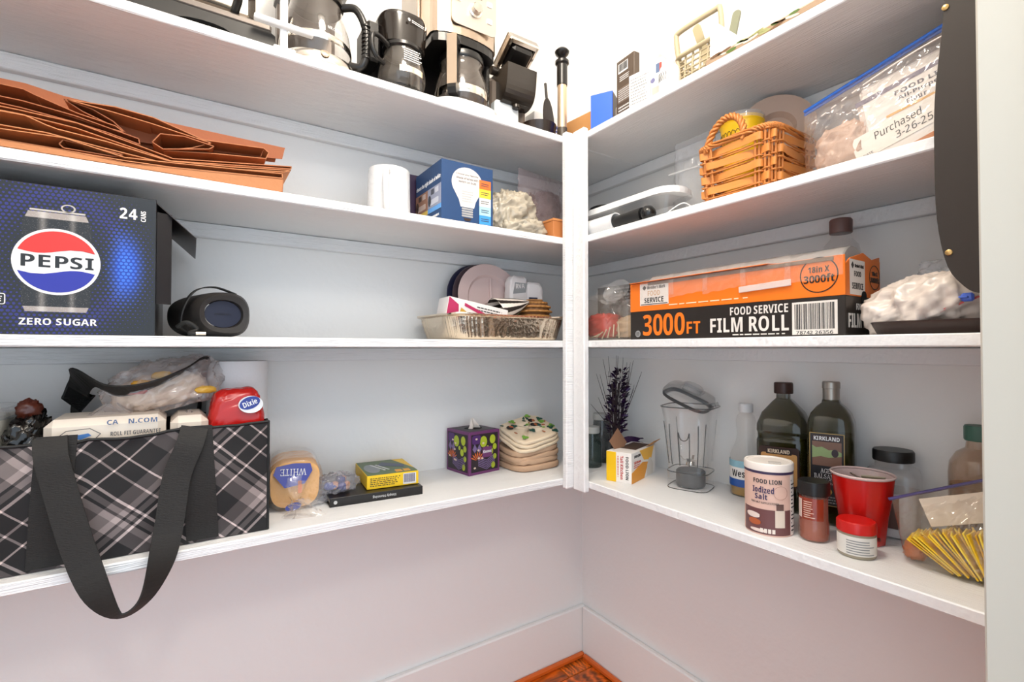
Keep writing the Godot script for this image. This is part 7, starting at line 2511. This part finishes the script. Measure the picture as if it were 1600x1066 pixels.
func salt_and_jars():
	var ink := mat(Color(0.22, 0.2, 0.22))
	# salt
	var t = thing("salt_canister", "round salt canister with white lid and pink and plum paper label", "canister", Vector3(-0.226, S1, 0.801), RIGHT + 0.55)
	var s := tool()
	lathe(s, [Vector2(0, 0), Vector2(0.0415, 0), Vector2(0.0425, 0.002), Vector2(0.0425, 0.124), Vector2(0, 0.124)], Transform3D.IDENTITY, 48)
	obj("tube", s, mat(Color(0.86, 0.72, 0.66), 0.5), t)
	s = tool()
	lathe(s, [Vector2(0.0432, 0.1215), Vector2(0.0438, 0.123), Vector2(0.0438, 0.134), Vector2(0.042, 0.1365), Vector2(0.039, 0.1365), Vector2(0.0385, 0.134), Vector2(0, 0.134)], Transform3D.IDENTITY, 48)
	obj("lid", s, mat(Color(0.93, 0.9, 0.87), 0.4), t)
	s = tool()
	box(s, Vector3(0.01, 0.1352, 0.016), Vector3(0.022, 0.0018, 0.015), 0.0006)
	obj("pour_spout", s, mat(Color(0.8, 0.78, 0.76), 0.35), t)
	s = tool()
	collar(s, 0.0428, -3.14, 3.14, 0.1165, 0.1215, 48)
	obj("label_band", s, mat(Color(0.22, 0.17, 0.3), 0.4), t)
	s = tool()
	collar(s, 0.0428, -1.3, 0.95, 0.003, 0.05, 30)
	obj("label_lower", s, mat(Color(0.42, 0.26, 0.26), 0.5), t)
	s = tool()
	collar(s, 0.0428, 0.95, 1.5, 0.003, 0.115, 16)
	obj("nutrition_panel", s, mat(Color(0.93, 0.89, 0.86), 0.5), t)
	for k in 14:
		s = tool()
		collar(s, 0.0431, 1.0, 1.25 + 0.2 * sin(k * 2.3), 0.01 + k * 0.0072, 0.0125 + k * 0.0072, 6)
		obj("fine_print", s, ink, t)
	txt_round(t, "FOOD LION", 0.043, -0.1, 0.103, 0.05, 0.008, ink)
	txt_round(t, "Iodized", 0.043, -0.28, 0.087, 0.038, 0.012, mat(Color(0.25, 0.2, 0.35)))
	txt_round(t, "Salt", 0.043, -0.36, 0.074, 0.022, 0.011, mat(Color(0.25, 0.2, 0.35)))
	txt_round(t, "THIS SALT SUPPLIES IODIDE", 0.043, -0.22, 0.0625, 0.05, 0.0035, ink, "s")
	# shaker and spoon pictured on the label
	s = tool()
	collar(s, 0.0431, 0.2, 0.62, 0.018, 0.05, 10)
	obj("shaker_print", s, mat(Color(0.86, 0.8, 0.74), 0.4), t)
	s = tool()
	collar(s, 0.0431, 0.25, 0.57, 0.05, 0.062, 10)
	obj("shaker_cap_print", s, mat(Color(0.4, 0.3, 0.28), 0.4), t)
	for a in [[-0.98, -0.35, 0.018, 0.03, Color(0.7, 0.36, 0.2)], [-1.1, -0.38, 0.031, 0.042, Color(0.9, 0.84, 0.8)], [-0.9, -0.1, 0.006, 0.012, Color(0.88, 0.8, 0.76)]]:
		var rows := []
		for i in 7:
			var fi := i / 6.0
			var row := PackedVector3Array()
			for j in 13:
				var g := -1.0 + j / 6.0
				var half := sqrt(maxf(0.0, 1.0 - g * g))
				var an: float = lerpf(a[0], a[1], (g + 1) / 2)
				var yy: float = (a[2] + a[3]) / 2 + (fi * 2 - 1) * half * (a[3] - a[2]) / 2
				row.append(Vector3(sin(an) * 0.0432, yy, cos(an) * 0.0432))
			rows.append(row)
		s = tool()
		skin(s, rows)
		obj("spoon_print", s, mat(a[4], 0.5), t)
	for k in 4:
		s = tool()
		collar(s, 0.0432, -0.4 + k * 0.16, -0.28 + k * 0.16, 0.006, 0.014, 4)
		obj("facts_print", s, mat(Color(0.9, 0.86, 0.82), 0.5), t)
	s = tool()
	var ring := []
	for k in 33:
		var a := TAU * k / 32
		var an := 0.45 + cos(a) * 0.3
		ring.append(Vector3(sin(an) * 0.0432, 0.083 + sin(a) * 0.0125, cos(an) * 0.0432))
	tube(s, ring, 0.0003, 4, 1.0, false)
	obj("stamp_ring", s, mat(Color(0.72, 0.55, 0.5)), t)
	# paprika
	t = thing("spice_jar", "glass spice jar of red-brown powder with a black lid", "jar", Vector3(-0.202, S1, 0.873), RIGHT + 0.6)
	s = tool()
	lathe(s, [Vector2(0, 0), Vector2(0.0235, 0), Vector2(0.0255, 0.003), Vector2(0.0255, 0.032), Vector2(0.0235, 0.04), Vector2(0.0235, 0.082), Vector2(0.021, 0.086)], Transform3D.IDENTITY, 12)
	obj("glass", s, pane(Color(0.8, 0.62, 0.55), 0.2, 0.05), t)
	s = tool()
	lathe(s, [Vector2(0, 0.003), Vector2(0.0225, 0.003), Vector2(0.0235, 0.03), Vector2(0.0222, 0.04), Vector2(0.0222, 0.074), Vector2(0, 0.074)], Transform3D.IDENTITY, 24)
	obj("spice", s, mat(Color(0.58, 0.23, 0.1), 0.8), t)
	s = tool()
	collar(s, 0.0242, -1.7, 0.5, 0.04, 0.08, 20)
	obj("label", s, pane(Color(0.62, 0.22, 0.12), 0.75, 0.1), t)
	for k in 8:
		s = tool()
		collar(s, 0.0246, -0.9, -0.1 - 0.3 * absf(sin(k * 1.7)), 0.044 + k * 0.004, 0.0455 + k * 0.004, 6)
		obj("fine_print", s, mat(Color(0.85, 0.72, 0.66)), t)
	s = tool()
	collar(s, 0.0245, -1.6, -1.05, 0.042, 0.076, 8)
	obj("white_panel", s, mat(Color(0.85, 0.78, 0.74), 0.5), t)
	s = tool()
	lathe(s, [Vector2(0, 0.084), Vector2(0.0255, 0.084), Vector2(0.0262, 0.086), Vector2(0.0262, 0.106), Vector2(0.0245, 0.109), Vector2(0, 0.109)], Transform3D.IDENTITY, 48, 1, 1, 2, 0.012, 40)
	obj("lid", s, mat(grey(0.06), 0.4), t)
	# small red-lidded jar
	t = thing("bouillon_jar", "small jar with red lid and white text label at the shelf front", "jar", Vector3(-0.214, S1, 0.947), RIGHT + 0.6)
	s = tool()
	lathe(s, [Vector2(0, 0), Vector2(0.0255, 0), Vector2(0.028, 0.003), Vector2(0.028, 0.038), Vector2(0.026, 0.042)], Transform3D.IDENTITY, 36)
	obj("glass", s, mat(Color(0.62, 0.58, 0.5), 0.2), t)
	s = tool()
	collar(s, 0.0285, -2.6, 2.6, 0.006, 0.037, 40)
	obj("label", s, mat(Color(0.87, 0.85, 0.82), 0.5), t)
	for k in 6:
		s = tool()
		collar(s, 0.0288, -0.75, 0.75 - 0.35 * absf(sin(k * 2.1)), 0.0085 + k * 0.0042, 0.0102 + k * 0.0042, 14)
		obj("fine_print", s, mat(grey(0.55)), t)
	s = tool()
	lathe(s, [Vector2(0, 0.041), Vector2(0.0285, 0.041), Vector2(0.029, 0.043), Vector2(0.029, 0.057), Vector2(0.027, 0.06), Vector2(0, 0.06)], Transform3D.IDENTITY, 48, 1, 1, 2, 0.01, 40)
	obj("lid", s, mat(Color(0.78, 0.09, 0.07), 0.35), t)
	# red cup
	t = thing("red_cup", "red plastic party cup with white inside holding small packets", "cup", Vector3(-0.134, S1, 0.926), RIGHT + 0.6)
	s = tool()
	lathe(s, [Vector2(0, 0.003), Vector2(0.031, 0.003), Vector2(0.032, 0.0), Vector2(0.0335, 0.001), Vector2(0.039, 0.05), Vector2(0.0455, 0.088), Vector2(0.0485, 0.12)], Transform3D.IDENTITY, 80, 1, 1, 2, 0.012, 10)
	obj("outside", s, mat(Color(0.75, 0.08, 0.06), 0.25), t)
	s = tool()
	lathe(s, [Vector2(0, 0.005), Vector2(0.031, 0.005), Vector2(0.038, 0.05), Vector2(0.0445, 0.088), Vector2(0.0475, 0.1195), Vector2(0.0475, 0.121), Vector2(0.0505, 0.122), Vector2(0.051, 0.124), Vector2(0.0495, 0.1255), Vector2(0.0475, 0.123)], Transform3D.IDENTITY, 64)
	obj("inside", s, mat(Color(0.9, 0.8, 0.78), 0.35), t)
	txt_round(t, "dim", 0.0362, 0.3, 0.016, 0.018, 0.009, mat(Color(0.25, 0.03, 0.03)))
	for k in 5:
		var b = Basis(Vector3.UP, k * 1.3) * Basis(Vector3.RIGHT, 0.9 + 0.2 * sin(k * 3.0))
		s = tool()
		box(s, Vector3.ZERO, Vector3(0.036, 0.024, 0.003), 0.001)
		var pk = obj("small_packet", s, mat([Color(0.8, 0.74, 0.62), Color(0.62, 0.6, 0.5), Color(0.87, 0.84, 0.78), Color(0.5, 0.45, 0.4), Color(0.75, 0.7, 0.6)][k], 0.35))
		pk.transform = Transform3D(b, Vector3(-0.134 + 0.016 * cos(k * 1.9), S1 + 0.098 + 0.004 * k, 0.926 + 0.016 * sin(k * 1.9)))
		tag(pk, ["cream seasoning packet in the red cup", "khaki seasoning packet in the red cup", "white seasoning packet in the red cup", "brown seasoning packet in the red cup", "tan seasoning packet topmost in the red cup"][k], "packet", "packets in the red cup")
	# clear container with a black lid
	t = thing("square_container", "clear square container with a round black lid behind the red cup", "container", Vector3(-0.046, S1, 0.945), RIGHT + 0.2)
	s = tool()
	lathe(s, [Vector2(0, 0.001), Vector2(0.95, 0.001), Vector2(1.0, 0.005), Vector2(1.0, 0.11), Vector2(0.9, 0.125), Vector2(0.66, 0.13), Vector2(0.65, 0.142)], Transform3D.IDENTITY, 52, 0.042, 0.04, 5.0)
	obj("bottle_wall", s, pane(Color(0.85, 0.85, 0.86), 0.1, 0.05), t)
	s = tool()
	lathe(s, [Vector2(0, 0.003), Vector2(0.93, 0.003), Vector2(0.95, 0.085), Vector2(0, 0.085)], Transform3D.IDENTITY, 44, 0.041, 0.039, 5.0)
	obj("white_contents", s, mat(Color(0.88, 0.86, 0.85), 0.7), t)
	stamp(t, "label", rect(0.05, 0.06, 0.002), fr(Vector3.BACK, Vector3(-0.012, 0.05, 0.0405)), mat(Color(0.35, 0.2, 0.15), 0.4))
	s = tool()
	lathe(s, [Vector2(0, 0.14), Vector2(0.032, 0.14), Vector2(0.033, 0.142), Vector2(0.033, 0.158), Vector2(0.031, 0.161), Vector2(0, 0.161)], Transform3D.IDENTITY, 48, 1, 1, 2, 0.008, 40)
	obj("lid", s, mat(grey(0.08), 0.4), t)

func yellow_packets():
	# bottle with green cap behind the bag
	var t = thing("syrup_bottle", "amber plastic bottle with a green cap behind the bag of yellow packets", "bottle", Vector3(-0.047, S1, 1.068))
	var s := tool()
	lathe(s, [Vector2(0, 0), Vector2(0.038, 0), Vector2(0.041, 0.005), Vector2(0.041, 0.14), Vector2(0.039, 0.158), Vector2(0.03, 0.175), Vector2(0.018, 0.184), Vector2(0.0165, 0.198)], Transform3D.IDENTITY, 44)
	obj("bottle_wall", s, pane(Color(0.72, 0.55, 0.38), 0.4, 0.05), t)
	s = tool()
	lathe(s, [Vector2(0, 0.002), Vector2(0.039, 0.004), Vector2(0.039, 0.12), Vector2(0, 0.12)], Transform3D.IDENTITY, 40)
	obj("syrup", s, mat(Color(0.42, 0.24, 0.1), 0.2), t)
	s = tool()
	lathe(s, [Vector2(0, 0.197), Vector2(0.0185, 0.197), Vector2(0.0195, 0.199), Vector2(0.0195, 0.22), Vector2(0.018, 0.223), Vector2(0, 0.223)], Transform3D.IDENTITY, 40, 1, 1, 2, 0.012, 30)
	obj("cap", s, mat(Color(0.24, 0.4, 0.34), 0.45), t)
	# zip bag
	t = thing("packet_bag", "clear zip bag full of thin yellow sweetener packets", "bag", Vector3(-0.148, S1, 1.078), RIGHT + 0.15)
	var n := noise(1.5, 41, 3, true)
	s = tool()
	for side in [1.0, -1.0]:
		var rows := []
		for i in 31:
			var b := i / 30.0
			var row := PackedVector3Array()
			for j in 37:
				var a := -1.0 + j / 18.0
				var full := pow(maxf(1 - a * a, 0), 0.42) * (1.0 - pow(b, 2.6) * 0.92) * minf(1.0, 0.55 + b * 5)
				var x := a * lerpf(0.082, 0.1, b)
				var top := lerpf(0.092, 0.188, (a + 1) / 2)
				var k := n.get_noise_3d(x * 120, b * 24, side * 5) * 0.009 * minf(1, full * 2.5) * (0.25 + b)
				row.append(Vector3(x, maxf(b * top, 0.0008), side * (full * 0.052 + k) - 0.012 * b))
			rows.append(row)
		skin(s, rows, false, {}, side < 0)
	obj("film", s, pane(Color(0.84, 0.76, 0.66), 0.13, 0.06), t)
	s = tool()
	tube(s, [Vector3(-0.104, 0.091, -0.012), Vector3(0.104, 0.189, -0.012)], 0.0028, 8)
	obj("zipper", s, mat(Color(0.3, 0.26, 0.48), 0.3), t)
	# label card inside
	s = tool()
	box(s, Vector3(0.03, 0.098, 0.012), Vector3(0.1, 0.045, 0.0015), 0.0005, Transform3D(Basis(Vector3.BACK, 0.35), Vector3.ZERO))
	obj("paper_card", s, mat(Color(0.86, 0.8, 0.72), 0.6), t)
	stamp(t, "round_print", ellipse(0.011, 0.013, 24), Transform3D(Basis(Vector3.BACK, 0.35), Vector3(0.045, 0.118, 0.0135)), mat(Color(0.3, 0.36, 0.26), 0.5))
	# packets fan out, bundled
	var rng := RandomNumberGenerator.new()
	rng.seed = 52
	var tones := [mat(Color(0.93, 0.76, 0.12), 0.35), mat(Color(0.86, 0.66, 0.08), 0.35), mat(Color(0.95, 0.83, 0.3), 0.35)]
	for k in 64:
		var a := lerpf(0.95, -0.25, (k % 32) / 31.0) + rng.randf_range(-0.06, 0.06)
		var depth := 0.03 - 0.02 * (k / 32) + rng.randf_range(-0.006, 0.006)
		var pv := Vector3(lerpf(-0.012, 0.07, (k % 32) / 31.0), 0.005, depth)
		s = tool()
		box(s, Vector3(0, 0.037, 0), Vector3(0.0026, 0.07 + rng.randf_range(-0.006, 0.004), 0.03), 0.0006, Transform3D(Basis(Vector3.BACK, a) * Basis(Vector3.UP, rng.randf_range(-0.25, 0.25)), pv))
		var pk = obj("sweetener_packet", s, tones[k % 3])
		pk.position = Vector3(-0.148, S1 + 0.001, 1.078)
		pk.rotation.y = RIGHT + 0.15
		tag(pk, "thin yellow sweetener packet fanned in the zip bag", "packet", "yellow sweetener packets")
	s = tool()
	lump(s, Vector3(0.03, 0.03, 0.04), 0.003, 2.0, 12, 2.5, 24, 16, Vector3(-0.066, 0.003, 0.0))
	obj("orange_sachet", s, mat(Color(0.72, 0.38, 0.18), 0.4), t)
